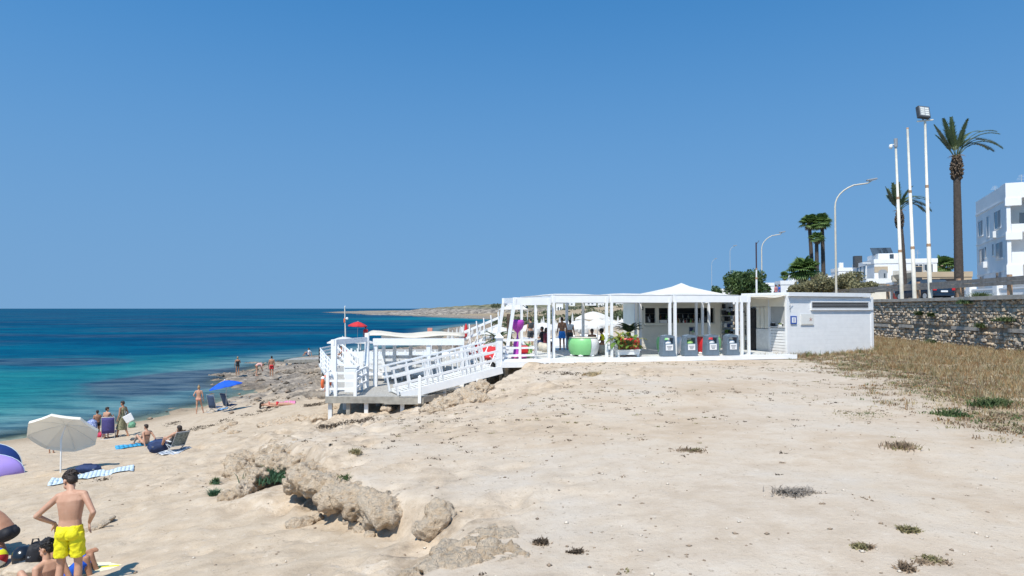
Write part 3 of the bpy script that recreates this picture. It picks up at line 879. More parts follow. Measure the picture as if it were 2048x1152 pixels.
for k in range(12):
    px = 1292 + k * 11.5
    on_bar('bottle', ('lime', 'terracotta', 'cream', 'white', 'red', 'grey')[(k * 5) % 6] + ' bottle on the shelf at the back, ' + ('left' if k < 6 else 'right') + ' half of the bar', 'bottle', px, 1.8, f_bottle((k * 5) % 6, .26), z=zs0 + .28 + (k % 2) * .0, group='bottles on the back shelf of the bar')
def f_poster(t):
    mb = MB(); mb.box((0, -.03, 0), (.46, .02, .52)); mb.build('board', M_ink, t)
    for k, (x, z, w_, h, mm) in enumerate(((-.1, .12, .18, .18, M_navy), (.1, .13, .18, .2, M_shade), (-.1, -.1, .2, .2, M_lamp), (.1, -.13, .16, .18, M_cream), (0, .0, .12, .1, M_green))):
        mb = MB(); mb.box((x, -.042, z), (w_, .004, h)); mb.build('picture', mm, t)
on_bar('menu_poster', 'dark picture menu hanging below the widest bar hatch', 'poster', 1385, 0, f_poster, z=zs0 - .42)
def f_sign(t):
    mb = MB(); mb.box((0, -.02, 0), (.19, .02, .19)); mb.build('panel', M_darkgrey, t)
    mb = MB(); mb.box((.0, -.033, 0), (.12, .004, .11)); mb.build('picture', M_shade, t)
on_bar('small_sign', 'small dark square notice left of the leftmost hatch', 'sign', 1283.5, 0, f_sign, z=zs1 - .02)
def f_speaker(t):
    mb = MB(); mb.box((0, -.1, 0), (.15, .16, .24)); mb.build('body', M_black, t, bevel=.01)
    mb = MB(); mb.tube([(0, -.18, .03), (0, -.19, .03)], .05, 10); mb.build('cone', M_darkgrey, t)
on_bar('loudspeaker', 'small black loudspeaker high on the right of the bar front', 'loudspeaker', 1446, 0, f_speaker, z=zs1 + .1)
def f_light(t):
    mb = MB(); mb.box((0, -.14, 0), (.2, .12, .09)); mb.build('body', M_black, t)
    mb = MB(); mb.box((0, -.06, .03), (.04, .1, .04)); mb.build('bracket', M_darkgrey, t)
on_bar('floodlight', 'low black floodlight fixed right of the loudspeaker on the bar', 'floodlight', 1459, 0, f_light, z=zs1 + .02)

# four bins along the deck edge
def make_bin(label, px, style):
    t = dthing('litter_bin', label, 'bin', du(px, .24), .24, FLOOR + .012, 0, 'grey recycling bins along the deck edge')
    w0, w1, h = .66, .56, .98
    mb = MB(); mb.box((0, 0, .30), (w0, .46, .56), taper=.95); mb.build('body', M_bin, t, bevel=.015)
    mb = MB()
    mb.bar((-w0 / 2 * .95 + .04, 0, .58), (-w1 / 2 + .035, 0, .90), .08, .40, up=(0, 1, 0)); mb.bar((w0 / 2 * .95 - .04, 0, .58), (w1 / 2 - .035, 0, .90), .08, .40, up=(0, 1, 0))
    mb.box((0, 0, .90), (w1, .42, .08)); mb.build('frame', M_bin, t)
    mb = MB()
    n = 8; vv = []
    for i in range(n + 1):
        s = -1 + 2 * i / n
        for y in (-.2, .2): vv += [(s * w1 / 2 * .92, y, .942), (s * w1 / 2 * .92, y, .942 + .055 * (1 - s * s))]
    for i in range(n):
        a = i * 4
        mb.add([vv[a], vv[a + 4], vv[a + 5], vv[a + 1]], [(0, 1, 2, 3)]); mb.add([vv[a + 2], vv[a + 3], vv[a + 7], vv[a + 6]], [(0, 1, 2, 3)]); mb.add([vv[a + 1], vv[a + 5], vv[a + 7], vv[a + 3]], [(0, 1, 2, 3)])
    mb.build('lid', M_bin, t)
    mb = MB(); mb.ell((0, .02, .62), (.22, .17, .14), 12, 6); mb.build('bag', [M_paper, M_lime, M_plw, M_paper][style], t)
    mb = MB(); mb.box((0, -.236, .42), (.36, .006, .27)); lb = mb.build('notice', M_paper, t)
    mb = MB()
    for j in range(3): mb.box((0, -.2405, .47 - j * .06), (.26 - .05 * j, .002, .03))
    mb.build('lettering', M_ink, lb)
    return t
make_bin('slate blue bin with white notice in front of the green tub side', 1334, 0)
make_bin('slate blue bin with white notice just right of the middle pergola posts', 1378, 1)
make_bin('slate blue bin with white notice directly right of the red tub side', 1421, 2)
make_bin('slate blue bin with white notice last in the row, by the kiosk', 1461, 3)

# tubs in three colours
def make_tub(label, px, v, a_off, r=.74, h=.86):
    t = dthing('tub_table', label, 'tub table', du(px, v), v, FLOOR, a_off, 'three-coloured tub tables on the deck')
    prof = [(r * .82, .08), (r * .93, .25), (r, .5), (r * .98, .7), (r * .90, h - .03), (r * .86, h)]
    for k, mm in enumerate((M_green, M_plw, M_red)):
        a0 = k * 2 * math.pi / 3
        mb = MB(); mb.lathe(prof, 9, a0=a0 + .012, a1=a0 + 2 * math.pi / 3 - .012); mb.build('side', mm, t)
    mb = MB(); mb.lathe([(0, .1), (r * .80, .1), (r * .80, h - .05), (0, h - .05)], 24); mb.build('core', M_plw, t)
    mb = MB(); mb.lathe([(0, h + .03), (r * .90, h + .03), (r * .92, h + .005), (r * .84, h - .02)], 28); mb.build('table_top', M_canvas_cream, t)
    for k in range(6):
        a = k * math.pi / 3 + .3
        mb = MB(); mb.ell((math.cos(a) * r * .72, math.sin(a) * r * .72, .05), (.13, .13, .06), 10, 6); mb.build('foot', M_plw, t)
    return t
make_tub('round tub table with green and white sides under the left pergola', 1167, 1.5, R(160))
make_tub('round tub table with red and white sides behind the leafy planter', 1253, 1.6, R(-30), r=.64)
make_tub('round tub table with green side showing left of the first bin', 1338, 1.7, R(153), r=.62)
make_tub('round tub table with bright red side between the second and third bins', 1416, 1.7, R(295), r=.62)

# planter with big leaves
M_leafy = mat('broad_leaf', (.20, .29, .055), .45, .3, 4, trans=.3, col2=(.07, .15, .03))
M_leafy2 = mat('yellowing_leaf', (.42, .36, .08), .5, .3, 4, trans=.3, col2=(.16, .20, .04))
pl = dthing('leafy_planter', 'white trough planter with drooping broad green leaves', 'planter', du(1254, .45), .45, FLOOR + .012)
mb = MB(); mb.box((0, 0, .19), (1.06, .34, .2), taper=1.06); mb.build('trough', M_plw, pl, bevel=.01)
mb = MB(); mb.box((0, 0, .305), (1.16, .40, .04)); mb.build('rim', M_plw, pl)
mb = MB(); mb.box((0, 0, .297), (1.0, .3, .04)); mb.build('soil', M_mortar, pl)
for x in (-.48, .48):
    mb = MB(); mb.box((x, 0, .045), (.1, .3, .09)); mb.build('foot', M_plw, pl)
def leaf_blade(mb, base, direc, length, width, droop, n=6):
    base = Vector(base); d = Vector(direc).normalized()
    side = d.cross(Vector((0, 0, 1)));
    side = side.normalized() if side.length > .01 else Vector((1, 0, 0))
    p = base.copy(); vv = []
    for i in range(n + 1):
        s = i / n
        w_ = width * max(0.04, math.sin(math.pi * min(1, s * .92 + .08)) ** .8)
        up = side.cross(d).normalized()
        vv += [p - side * w_ / 2 + up * w_ * .12, p, p + side * w_ / 2 + up * w_ * .12]
        d = (d + Vector((0, 0, -droop / n))).normalized()
        p = p + d * length / n
    mb.add(vv, [f for i in range(n) for f in ((i * 3, i * 3 + 1, i * 3 + 4, i * 3 + 3), (i * 3 + 1, i * 3 + 2, i * 3 + 5, i * 3 + 4))], 0, True)
for k in range(36):
    x = rnd.uniform(-.42, .42); a = rnd.uniform(0, 2 * math.pi); el = rnd.uniform(.4, 1.25)
    h0 = rnd.uniform(.05, .62)
    tall = rnd.random() < .5
    top = Vector((x + math.cos(a) * .14 + x * .4, math.sin(a) * .1, .32 + h0))
    mb = MB(); mb.tube([(x, 0, .3), (x * 1.1, 0, .3 + h0 * .6), top], .012, 5)
    leaf_blade(mb, top, (math.cos(a) + x * 1.3, math.sin(a) * .7 - .25, math.sin(el) * 1.2), rnd.uniform(.42, .72), rnd.uniform(.17, .27), rnd.uniform(1.0, 2.4))
    mb.build('leaf', M_leafy if rnd.random() < .6 else M_leafy2, pl)

# purple goblet ornament, red stool, lime plant on the terrace at the deck's left end
gb = dthing('goblet_ornament', 'giant purple goblet ornament standing by the white railing', 'ornament', du(1035, .8), .8, FLOOR)
mb = MB(); mb.lathe([(0, 0), (.26, .02), (.27, .10), (.20, .2), (.17, .45), (.19, .65), (.13, .82), (.05, .90), (.03, 1.08), (.06, 1.16), (.22, 1.32), (.295, 1.5), (.30, 1.64), (.26, 1.72), (.24, 1.70), (0, 1.45)], 20)
mb.build('bowl', M_purple, gb)
mb = MB(); mb.lathe([(.276, .0), (.30, .05), (.28, .12)], 20); mb.build('foot', M_pink, gb)
st = dthing('plastic_stool', 'red moulded stool beside the purple goblet', 'stool', du(1047, .7), .7, FLOOR)
mb = MB(); mb.box((0, 0, .40), (.36, .36, .34)); mb.build('seat', M_red, st, bevel=.04)
mb = MB(); mb.lathe([(.12, 0), (.17, .03), (.14, .1), (.13, .24)], 14); mb.build('foot', M_pink, st)
lp = dthing('potted_plant', 'pale green spiky plant in a white pot right of the red stool', 'plant', du(1056, 1.2), 1.2, FLOOR)
mb = MB(); mb.lathe([(0, 0), (.16, 0), (.22, .4), (.19, .4), (0, .36)], 16); mb.build('pot', M_lime, lp)
mb = MB()
for k in range(26):
    a = rnd.uniform(0, 6.28); leaf_blade(mb, (0, 0, .38), (math.cos(a), math.sin(a), rnd.uniform(.5, 2.4)), rnd.uniform(.35, .6), .07, 1.1)
mb.build('leaves', M_lime, lp)

def rail_run(parent, pts, rails, h, post_w=.11, rail_w=.05, rail_h=.09, mat_=None, posts=True, cap=False):
    """a straight run of railing through points (local to parent): posts and rails, each its own part"""
    pts = [Vector(p) for p in pts]
    if posts:
        for p in pts:
            mb = MB(); mb.box((p.x, p.y, p.z + h / 2), (post_w, post_w, h)); mb.build('post', mat_ or M_white, parent)
            if cap:
                mb = MB(); mb.box((p.x, p.y, p.z + h + .06), (post_w * 1.25, post_w * 1.25, .12), taper=.1); mb.build('cap', mat_ or M_white, parent)
    for a, b in zip(pts, pts[1:]):
        for z in rails:
            mb = MB(); mb.bar(a + Vector((0, -.004, z)), b + Vector((0, -.004, z)), rail_w, rail_h); mb.build('rail', mat_ or M_white, parent)
rl = dthing('terrace_railing', 'white three-bar railing in front of the purple goblet', 'railing', 0, 0, FLOOR)
rail_run(rl, [(du(1003, .1), .12, 0), (du(1040, .1), .12, 0), (du(1071, .1), .12, 0)], (.17, .50, .84), .88, .10)
rail_run(rl, [(du(1071, .1), .12, 0), (du(1071, .1), 2.4, 0)], (.17, .50, .84), .88, .10)
nw = dthing('newel_post', 'thick white newel post with pyramid cap at the top of the ramp', 'post', du(998, -.1), -.1, FLOOR - .35)
mb = MB(); mb.box((0, 0, .66), (.25, .25, 1.32)); mb.build('post', M_white, nw, bevel=.01)
mb = MB(); mb.box((0, 0, 1.42), (.36, .36, .20), taper=.05); mb.build('cap', M_white, nw)
mb = MB(); mb.box((0, 0, 1.30), (.33, .33, .05)); mb.build('collar', M_white, nw)
# ================================================================== THE WHITE KIOSK WITH THE VENT
KO, KA = Vector((13.95, 34.5, 0)), R(23)
KC, KS = math.cos(KA), math.sin(KA)
def ku(px, v=0.0):
    d = ray(px, 650); a = d.x / d.y
    return (a * (KO.y + v * KC) - KO.x + v * KS) / (KC - a * KS)
def kv(px, u=0.0):
    """distance back along the left side where a pixel column meets it"""
    d = ray(px, 650); a = d.x / d.y
    return (KO.x + u * KC - a * (KO.y + u * KS)) / (a * KC + KS)
def kz(py, u, v=0.0):
    y = KO.y + u * KS + v * KC
    d = ray(1024, py); return EYE + d.z / d.y * y
KBASE = 3.98
ko = thing('white_kiosk', 'white boarded kiosk with a long dark vent and open side counter', 'kiosk', (KO.x, KO.y, KBASE), KA)
KW = ku(1744); KH = 7.02 - KBASE
kd = 3.2
mb = MB(); mb.box2((.06, .05, -.2), (KW - .06, kd, KH - .02)); mb.build('body', M_white, ko)
n = 15; bh = (KH - .02) / n
for k in range(n):
    mb = MB(); mb.box2((.05, .004, k * bh + .001), (KW - .05, .046, (k + 1) * bh - .001)); mb.build('plank', M_white, ko)
for x in (0, KW):
    mb = MB(); mb.box2((x - .09, -.03, -.2), (x + .09, .06, KH - .01)); mb.build('corner_board', M_white, ko)
mb = MB(); mb.box2((-.06, -.14, KH), (KW - .22, kd + .1, KH + .20)); mb.build('roof', M_white, ko)
va, vb = ku(1623), ku(1736)
vz1, vz0 = kz(604.5, (va + vb) / 2) - KBASE, kz(616.5, (va + vb) / 2) - KBASE
vt = MB(); vt.box2((va - .06, -.06, vz1), (vb + .1, .0, vz1 + .06)); vt.box2((va - .06, -.08, vz0 - .10), (KW + .02, .0, vz0)); vt.box2((va - .07, -.06, vz0 + .002), (va, .0, vz1 - .002)); vt.box2((vb, -.06, vz0 + .002), (KW - .02, .0, vz1 - .002))
vp = vt.build('vent_frame', M_white, ko)
mb = MB(); mb.box2((va, -.012, vz0), (vb, .0, vz1)); mb.build('vent_shade', M_dark, ko)  # flat dark panel on the boards: the vent's shade as colour
for k in range(4):
    z = vz0 + (vz1 - vz0) * (k + .5) / 4
    mb = MB(); mb.box(((va + vb) / 2, -.035, z), (vb - va - .01, .05, .012), rot=Euler((R(-35), 0, 0))); mb.build('slat', M_shade, ko)
# signs on the front: the blue one is a thing
sx = ku(1586.5); sz = kz(640, sx) - KBASE
sg = thing('blue_sign', 'square blue sign with white centre on the kiosk front', 'sign', (KO.x + sx * KC + .03 * KS, KO.y + sx * KS - .03 * KC, KBASE + sz), KA)
M_signblue = mat('sign_blue', (.03, .10, .42), .4, .05, 5)
mb = MB(); mb.box((0, 0, 0), (.40, .03, .40)); mb.build('panel', M_signblue, sg)
mb = MB(); mb.box((0, -.018, 0), (.26, .006, .27)); mb.build('centre', M_paper, sg)
mb = MB(); mb.box((0, -.024, -.03), (.045, .004, .12)); mb.box((0, -.024, .065), (.05, .004, .045)); mb.build('mark', M_signblue, sg)
sx = ku(1614); sz = kz(639, sx) - KBASE
po = thing('map_poster', 'pale poster with a reddish-brown star shape beside the blue sign', 'poster', (KO.x + sx * KC + .03 * KS, KO.y + sx * KS - .03 * KC, KBASE + sz), KA)
mb = MB(); mb.box((0, 0, 0), (.88, .024, .56)); mb.build('panel', mat('cream_paper', (.80, .79, .74), .6, .04, 6), po)
mb = MB()
vv = [(.22, -.016, .0)]
for k in range(18):
    a = k * 2 * math.pi / 18; r = (.17, .045, .07)[k % 3] * rnd.uniform(.7, 1.15)
    vv.append((.22 + r * math.cos(a + .6), -.016, r * math.sin(a + .6)))
mb.add(vv, [(0, 1 + k, 1 + (k + 1) % 18) for k in range(18)]); mb.build('star', mat('faded_red_ink', (.55, .33, .27), .7, .3, 12), po)
mb = MB(); mb.box((-.02, -.014, -.24), (.80, .004, .03)); mb.build('strip', M_lamp, po)
br = thing('wall_bracket', 'small grey curved bracket near the kiosk left corner', 'bracket', (KO.x + ku(1581) * KC + .04 * KS, KO.y + ku(1581) * KS - .04 * KC, kz(613, .3)), KA)
mb = MB(); mb.tube([(-.06, 0, -.12), (-.06, -.02, .05), (0, -.03, .14), (.12, -.02, .18)], .012, 6); mb.build('arm', M_steel, br)
mb = MB(); mb.box((-.06, 0, -.12), (.05, .03, .06)); mb.box((-.06, 0, .02), (.05, .03, .05)); mb.build('plate', M_shade, br)
# open side: slatted counter, posts, shutters, shop goods under an awning
sidez = lambda py, v: EYE + ray(1024, py).z / ray(1024, py).y * (KO.y + v * KC) - KBASE
v1_, v2_, v3_ = kv(1541), kv(1515), kv(1490)
cz = sidez(655, .3)
for k in range(9):
    z = .12 + k * (cz - .14) / 9
    mb = MB(); mb.box2((-.06, .10, z), (-.02, v1_ - .06, z + (cz - .14) / 9 - .025)); mb.build('slat', M_white, ko)
mb = MB(); mb.box2((-.14, .08, cz), (.3, v1_ - .02, cz + .05)); mb.build('counter', M_white2, ko)
mb = MB(); mb.box2((-.13, -.05, -.1), (.02, .10, KH + .0)); mb.build('post', M_white, ko)
mb = MB(); mb.box2((-.12, v1_ - .06, 0), (.02, v1_ + .04, KH - .1)); mb.build('post', M_white, ko)
mb = MB(); mb.box2((-.03, .10, cz + .06), (.05, v1_ - .06, KH - .5)); mb.build('opening', mat('pale_grey_inside', (.42, .42, .40), .8, .1, 3), ko)
mb = MB(); mb.box2((-.10, v1_ + .04, 0), (.0, v2_, cz - .1)); mb.build('side_wall', M_white2, ko)
for k in range(3):
    a = v1_ + .06 + k * (v2_ - v1_ - .06) / 3
    mb = MB(); mb.box2((-.09, a + .02, cz - .06), (-.01, a + (v2_ - v1_) / 3 - .04, KH - .55)); mb.build('shutter', M_cream, ko)
mb = MB(); mb.box2((-.12, .0, KH - .52), (.0, v3_, KH - .02)); mb.build('awning_board', M_cream, ko)
for v in (v2_ + .5, v3_):
    mb = MB(); mb.box2((-.12, v - .07, 0), (.02, v + .07, KH - .1)); mb.build('post', M_cream, ko)
mb = MB(); nn = 8; vv = []
for j in range(nn + 1):
    for i in range(5):
        s, q = i / 4, j / nn
        vv.append((-.10 - 1.5 * s, -.02 + q * (v3_ + .2), KH + .06 - .10 * s - .14 * math.sin(math.pi * s) * (.6 + .4 * math.sin(q * 9))))
mb.add(vv, [(j * 5 + i, j * 5 + i + 1, (j + 1) * 5 + i + 1, (j + 1) * 5 + i) for j in range(nn) for i in range(4)], 0, True)
mb.build('awning', M_canvas_cream, ko, solid=.015)
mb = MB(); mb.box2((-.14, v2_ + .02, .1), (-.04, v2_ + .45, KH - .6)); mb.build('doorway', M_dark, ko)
def kpos(u, v, z): return Vector((KO.x + u * KC - v * KS, KO.y + u * KS + v * KC, z))
# goods on the counter and the shop rack behind
for k, (v, mm, nm, lb) in enumerate(((.35, M_darkgrey, 'paper_cup', 'small dark cup at the near end of the kiosk side counter'), (v1_ * .42, M_leafy2, 'fruit_bowl', 'bowl of yellow-green fruit on the kiosk side counter'), (v1_ * .8, M_dark, 'napkin_box', 'dark box at the far end of the kiosk side counter'))):
    t = thing(nm, lb, ('cup', 'fruit bowl', 'box')[k], kpos(-.0, v, KBASE + cz + .052), KA)
    if k == 1:
        mb = MB(); mb.lathe([(0, 0), (.1, 0), (.17, .09), (.16, .09), (0, .03)], 14); mb.build('bowl', M_plw, t)
        for j in range(7):
            a = j * 1.05; mb = MB(); mb.ell((math.cos(a) * .08 * (j > 0), math.sin(a) * .08 * (j > 0), .11 + .03 * (j == 0)), (.05, .05, .05), 8, 6); mb.build('fruit', mm if j % 2 else M_leafy, t)
    elif k == 0:
        mb = MB(); mb.lathe([(0, 0), (.05, 0), (.065, .16), (.055, .16), (0, .1)], 12); mb.build('cup', mm, t)
        mb = MB(); mb.lathe([(.067, .15), (.067, .17), (0, .17)], 12); mb.build('lid', M_plw, t)
    else:
        mb = MB(); mb.box((0, 0, .08), (.2, .26, .16)); mb.build('body', mm, t, bevel=.01)
        mb = MB(); mb.box((0, 0, .18), (.1, .16, .05)); mb.build('napkins', M_paper, t)
rk = thing('goods_rack', 'crowded rack of dark beach goods between the bar and the kiosk', 'rack', kpos(-.25, v2_ + 1.6, KBASE + .19), KA)
for x, y in ((-.05, -.9), (.3, -.9), (-.05, .9), (.3, .9)):
    mb = MB(); mb.box((x, y, 1.0), (.05, .05, 2.0)); mb.build('post', M_cream, rk)
gm = [M_navy, M_darkgrey, M_black, M_terracotta, M_shade, M_plw, M_timber, M_leafy, M_black, M_darkgrey]
for j in range(6):
    mb = MB(); mb.box((.12, 0, .15 + j * .34), (.34, 1.8, .03)); mb.build('shelf', M_timber, rk)
    for k in range(7):
        h = rnd.uniform(.12, .29); w_ = rnd.uniform(.12, .24)
        mb = MB(); mb.box((.0 + rnd.uniform(-.05, .08), -.78 + k * .26, .168 + j * .34 + h / 2), (.2, w_, h), rz=rnd.uniform(-.3, .3)); mb.build('goods', gm[rnd.randrange(10)] if j > 1 else (M_plw if rnd.random() < .5 else M_shade), rk)

# ================================================================== LOWER PLATFORM, RAMP, LATTICES
PZ = 2.94
plat = thing('lower_platform', 'grey boarded platform on short timber legs above the sand', 'platform', (0, 0, PZ))
fl, fr_ = P(653, 792, 27.0), P(845, 796, 27.0)
mb = MB()
yk = 27.0
while yk < 40:
    s = (yk - 27.0)
    mb.box2((fl.x - s * .22, yk, -.04), (fr_.x + s * .30 + (.5 if s > .8 else 0), yk + .135, 0)); yk += .15
o = mb.build('plank', M_deckwood, plat); o['kind'] = 'stuff'
mb = MB(); mb.box2((fl.x - .03, 26.93, -.26), (fr_.x - .9, 26.995, -.002)); mb.build('fascia', M_timber, plat)
mb = MB(); mb.box2((fr_.x - 1.5, 26.90, -.30), (fr_.x + .06, 26.928, -.04)); mb.build('fascia', M_timber, plat)
mb = MB(); mb.bar((fr_.x + .03, 27.0, -.13), (fr_.x + .9, 28.6, -.13), .06, .24); mb.build('fascia', M_timber, plat)
for i, x in enumerate(np.linspace(fl.x + .12, fr_.x - .1, 6)):
    for y in (27.15, 29.5, 32, 35):
        g = gz(x, y)
        mb = MB(); mb.box2((x - .075, y - .075, min(g - PZ - .2, -.5)), (x + .075, y + .075, -.24 if y < 28 else -.045)); mb.build('leg', M_timber if i % 2 else M_white2, plat)
mb = MB()
for y in np.arange(27.3, 39.5, .8): mb.box2((fl.x - (y - 27) * .2, y - .03, -.2), (fr_.x + (y - 27) * .2, y + .03, -.042))
mb.build('joists', M_timber, plat)
pr = thing('platform_railing', 'white three-bar railing at the left front corner of the platform', 'railing', (0, 0, PZ))
a, b, c = P(655, 790, 27.1), P(671, 790, 27.1), P(711, 790, 27.15)
rail_run(pr, [(a.x, 27.1, 0), (b.x, 27.12, 0), (c.x, 27.12, 0)], (.28, .60, .90), .95, .12)
rail_run(pr, [(c.x, 27.12, 0), (P(724, 770, 29).x, 29.0, 0), (P(733, 770, 30.0).x, 29.95, 0)], (.28, .60, .90), .95, .09)
rail_run(pr, [(a.x, 27.1, 0), (a.x - .35, 29, 0)], (.28, .60, .90), .95, .10)
cb = thing('white_cabinet', 'tall white cabinet standing behind the corner railing of the platform', 'cabinet', (P(703, 780, 28.2).x, 28.25, PZ))
mb = MB(); mb.box((0, 0, .52), (.50, .45, 1.02)); mb.build('body', M_plw, cb, bevel=.02)
mb = MB(); mb.box((0, 0, 1.05), (.54, .49, .05)); mb.build('lid', M_plw, cb)
mb = MB(); mb.box((0, -.232, .55), (.40, .012, .80)); mb.build('door', M_plw, cb)
lb_ = thing('lifebuoy', 'orange lifebuoy hanging on the left corner of the platform railing', 'lifebuoy', (a.x - .12, 27.35, PZ + .48), R(70))
mb = MB()
n = 20; mm = 8; vv = []
for i in range(n):
    for j in range(mm):
        A, Bq = 2 * math.pi * i / n, 2 * math.pi * j / mm
        r = .27 + .065 * math.cos(Bq); vv.append((r * math.cos(A), .055 * math.sin(Bq), r * math.sin(A)))
mb.add(vv, [(i * mm + j, ((i + 1) % n) * mm + j, ((i + 1) % n) * mm + (j + 1) % mm, i * mm + (j + 1) % mm) for i in range(n) for j in range(mm)], 0, True)
mb.build('ring', M_orange, lb_)
for k in range(4):
    A = k * math.pi / 2 + .78; mb = MB(); mb.box((.27 * math.cos(A), 0, .27 * math.sin(A)), (.16, .135, .10), rot=Euler((0, -A, 0))); mb.build('band', M_plw, lb_)

pf = thing('portal_frame', 'white goal-shaped wooden frame behind the corner railing', 'frame', (0, 0, PZ))
l0, r0 = P(667.5, 780, 28.4), P(733.5, 772, 30.1)
for p, h in ((l0, 2.17), (r0, 2.38)):
    mb = MB(); mb.box((p.x, p.y, h / 2), (.22 if h < 2.2 else .17, .17, h)); mb.build('post', M_white, pf)
mb = MB(); mb.bar((l0.x, l0.y - .1, 2.06), (r0.x, r0.y - .1, 2.10), .06, .22); mb.build('beam', M_white, pf)

sc_ = thing('sunshade_frame', 'white frame with flat canvas sunshade over the lower platform', 'sunshade', (0, 0, PZ))
fY, bY = 30.5, 34.4
ht = 2.12
xf = [P(px, 772, fY).x for px in (751, 857, 924)]
xb = [P(px, 750, bY).x for px in (767, 789, 821, 880)]
for x in xf:
    mb = MB(); mb.box((x, fY, ht / 2 - .3), (.18, .18, ht + .6)); mb.build('post', M_white, sc_)
for x in xb:
    mb = MB(); mb.box((x, bY, ht / 2), (.16, .16, ht)); mb.build('post', M_white, sc_)
mb = MB(); mb.bar((xf[0] - .1, fY - .1, 1.98), (xf[-1] + .1, fY - .1, 1.98), .06, .30); mb.build('beam', M_white, sc_)
mb = MB(); mb.bar((xb[0] - .1, bY - .1, 1.98), (xb[-1] + .1, bY - .1, 1.98), .06, .22); mb.build('beam', M_white, sc_)
for z in (.72, 1.02):
    mb = MB(); mb.bar((xb[0], bY + .1, z), (xb[-1], bY + .1, z), .05, .16); mb.build('rail', M_white, sc_)
mb = MB(); nn = 12; vv = []
cx0, cx1 = P(733, 670, 31).x, P(931, 670, 31).x
for j in range(7):
    for i in range(nn + 1):
        s, q = i / nn, j / 6
        vv.append((cx0 + (cx1 - cx0) * s - .35 * q, fY + .1 + 4.6 * q, ht + .12 + .10 * math.sin(math.pi * q) + .05 * math.sin(s * 10 + q * 2) - .05 * math.sin(s * 3.14)))
mb.add(vv, [(j * (nn + 1) + i, j * (nn + 1) + i + 1, (j + 1) * (nn + 1) + i + 1, (j + 1) * (nn + 1) + i) for j in range(6) for i in range(nn)], 0, True)
mb.build('canopy', M_canvas_cream, sc_, solid=.02)
# wall boards with gaps seen at the platform's back
lw = thing('board_screen', 'low white board screen behind the sunshade posts', 'screen', (P(905, 740, 36).x, 36.2, PZ))
for k in range(9):
    mb = MB(); mb.box((-3.2 + k * .8, 0, .5), (.74, .04, .9)); mb.build('board', M_white2, lw)
for k in range(4):
    mb = MB(); mb.box((-3.4 + k * 2.2, .06, .52), (.1, .08, 1.04)); mb.build('post', M_white, lw)

# the ramp from platform to bar deck
ra, rb_ = P(797, 791, 27.05), P(1004, 737, 28.9)
rp = thing('access_ramp', 'white ramp with lattice railings climbing from platform to bar deck', 'ramp', ra)
along = rb_ - ra
def rp_pt(t, off=0.0, up=0.0):
    d = along.normalized(); side = Vector((-d.y, d.x, 0)).normalized(); upv = d.cross(side).normalized()
    if upv.z < 0: upv = -upv
    return along * t + side * off + upv * up
d_ = along.normalized()
upv = rp_pt(0, 0, 1)
for off in (0.0, 1.35):
    mb = MB(); mb.bar(rp_pt(0.02, off, -.05), rp_pt(1, off, -.05), .07, .32, up=upv); mb.build('stringer', M_white, rp)
    for z in ((1.02, .68, .34) if off == 0 else (1.02, .55)):
        mb = MB(); mb.bar(rp_pt(-.03, off, z + .08), rp_pt(1.0, off, z + .08), .06, .095 if off == 0 else .07, up=upv); mb.build('rail', M_white, rp)
    for t in (0, .11, .285, .62, .81) if off == 0 else (0, .2, .5, .78, .95):
        mb = MB(); mb.bar(rp_pt(t, off + .03, .0), rp_pt(t, off + .03, 1.14), .11, .07, up=d_); mb.build('post', M_white, rp)
    for t in ((.335, .385, .43, .66, .70, .745) if off == 0 else (.35, .40, .63, .68, .88)):
        mb = MB(); mb.bar(rp_pt(t, off + .045, .05), rp_pt(t, off + .045, 1.08), .14, .03, up=d_); mb.build('baluster', M_white, rp)
mb = MB()
for k in range(26):
    t = .02 + k * .0375
    mb.bar(rp_pt(t, .04, .02), rp_pt(t, 1.31, .02), .135, .035, up=upv)
o = mb.build('plank', M_deckpale, rp); o['kind'] = 'stuff'
for px, py in ((913, 797), (888, 800), (955, 780)):
    q = P(px, 760, 27.9); g = gz(q.x, q.y) - .2
    t = (q.x - ra.x) / along.x
    top = ra.z + along.z * t - .15
    mb = MB(); mb.box((q.x - ra.x, 28.2 - ra.y, (g + top) / 2 - ra.z), (.12, .12, top - g)); mb.build('leg', M_white, rp)
bo = thing('bollard_post', 'single short white post at the ramp foot on the platform corner', 'post', (P(840.5, 795, 27.05).x, 27.0, PZ - .25))
mb = MB(); mb.box((0, -.13, .52), (.12, .10, 1.04)); mb.build('post', M_white, bo)
mb = MB(); mb.box((0, -.13, 1.06), (.12, .10, .05), taper=.3); mb.build('cap', M_white, bo)

# lattice rails of the stair beyond, seen above the ramp
lt = thing('stair_lattice', 'white criss-cross lattice railing between ramp and cycad palm', 'railing', (0, 0, 0))
p0, p1 = P(928, 720, 33.2), P(1000, 700, 33.4)
for z in (.25, .62, 1.0, 1.35):
    mb = MB(); mb.bar(p0 + Vector((0, 0, z)), p1 + Vector((0, 0, z + .25)), .05, .11); mb.build('rail', M_white, lt)
for k in range(6):
    q = p0.lerp(p1, k / 5); mb = MB(); mb.bar(q + Vector((.02, -.06, -.1)), q + Vector((-.10, -.06, 1.6 + .05 * k)), .12, .05, up=(1, 0, 0)); mb.build('post', M_white, lt)
for k in range(5):
    q = p0.lerp(p1, (k + .5) / 5); mb = MB(); mb.bar(q + Vector((-.2, -.02, .2)), q + Vector((.22, -.02, 1.3)), .08, .03, up=(1, 0, 0)); mb.build('slat', M_white, lt)
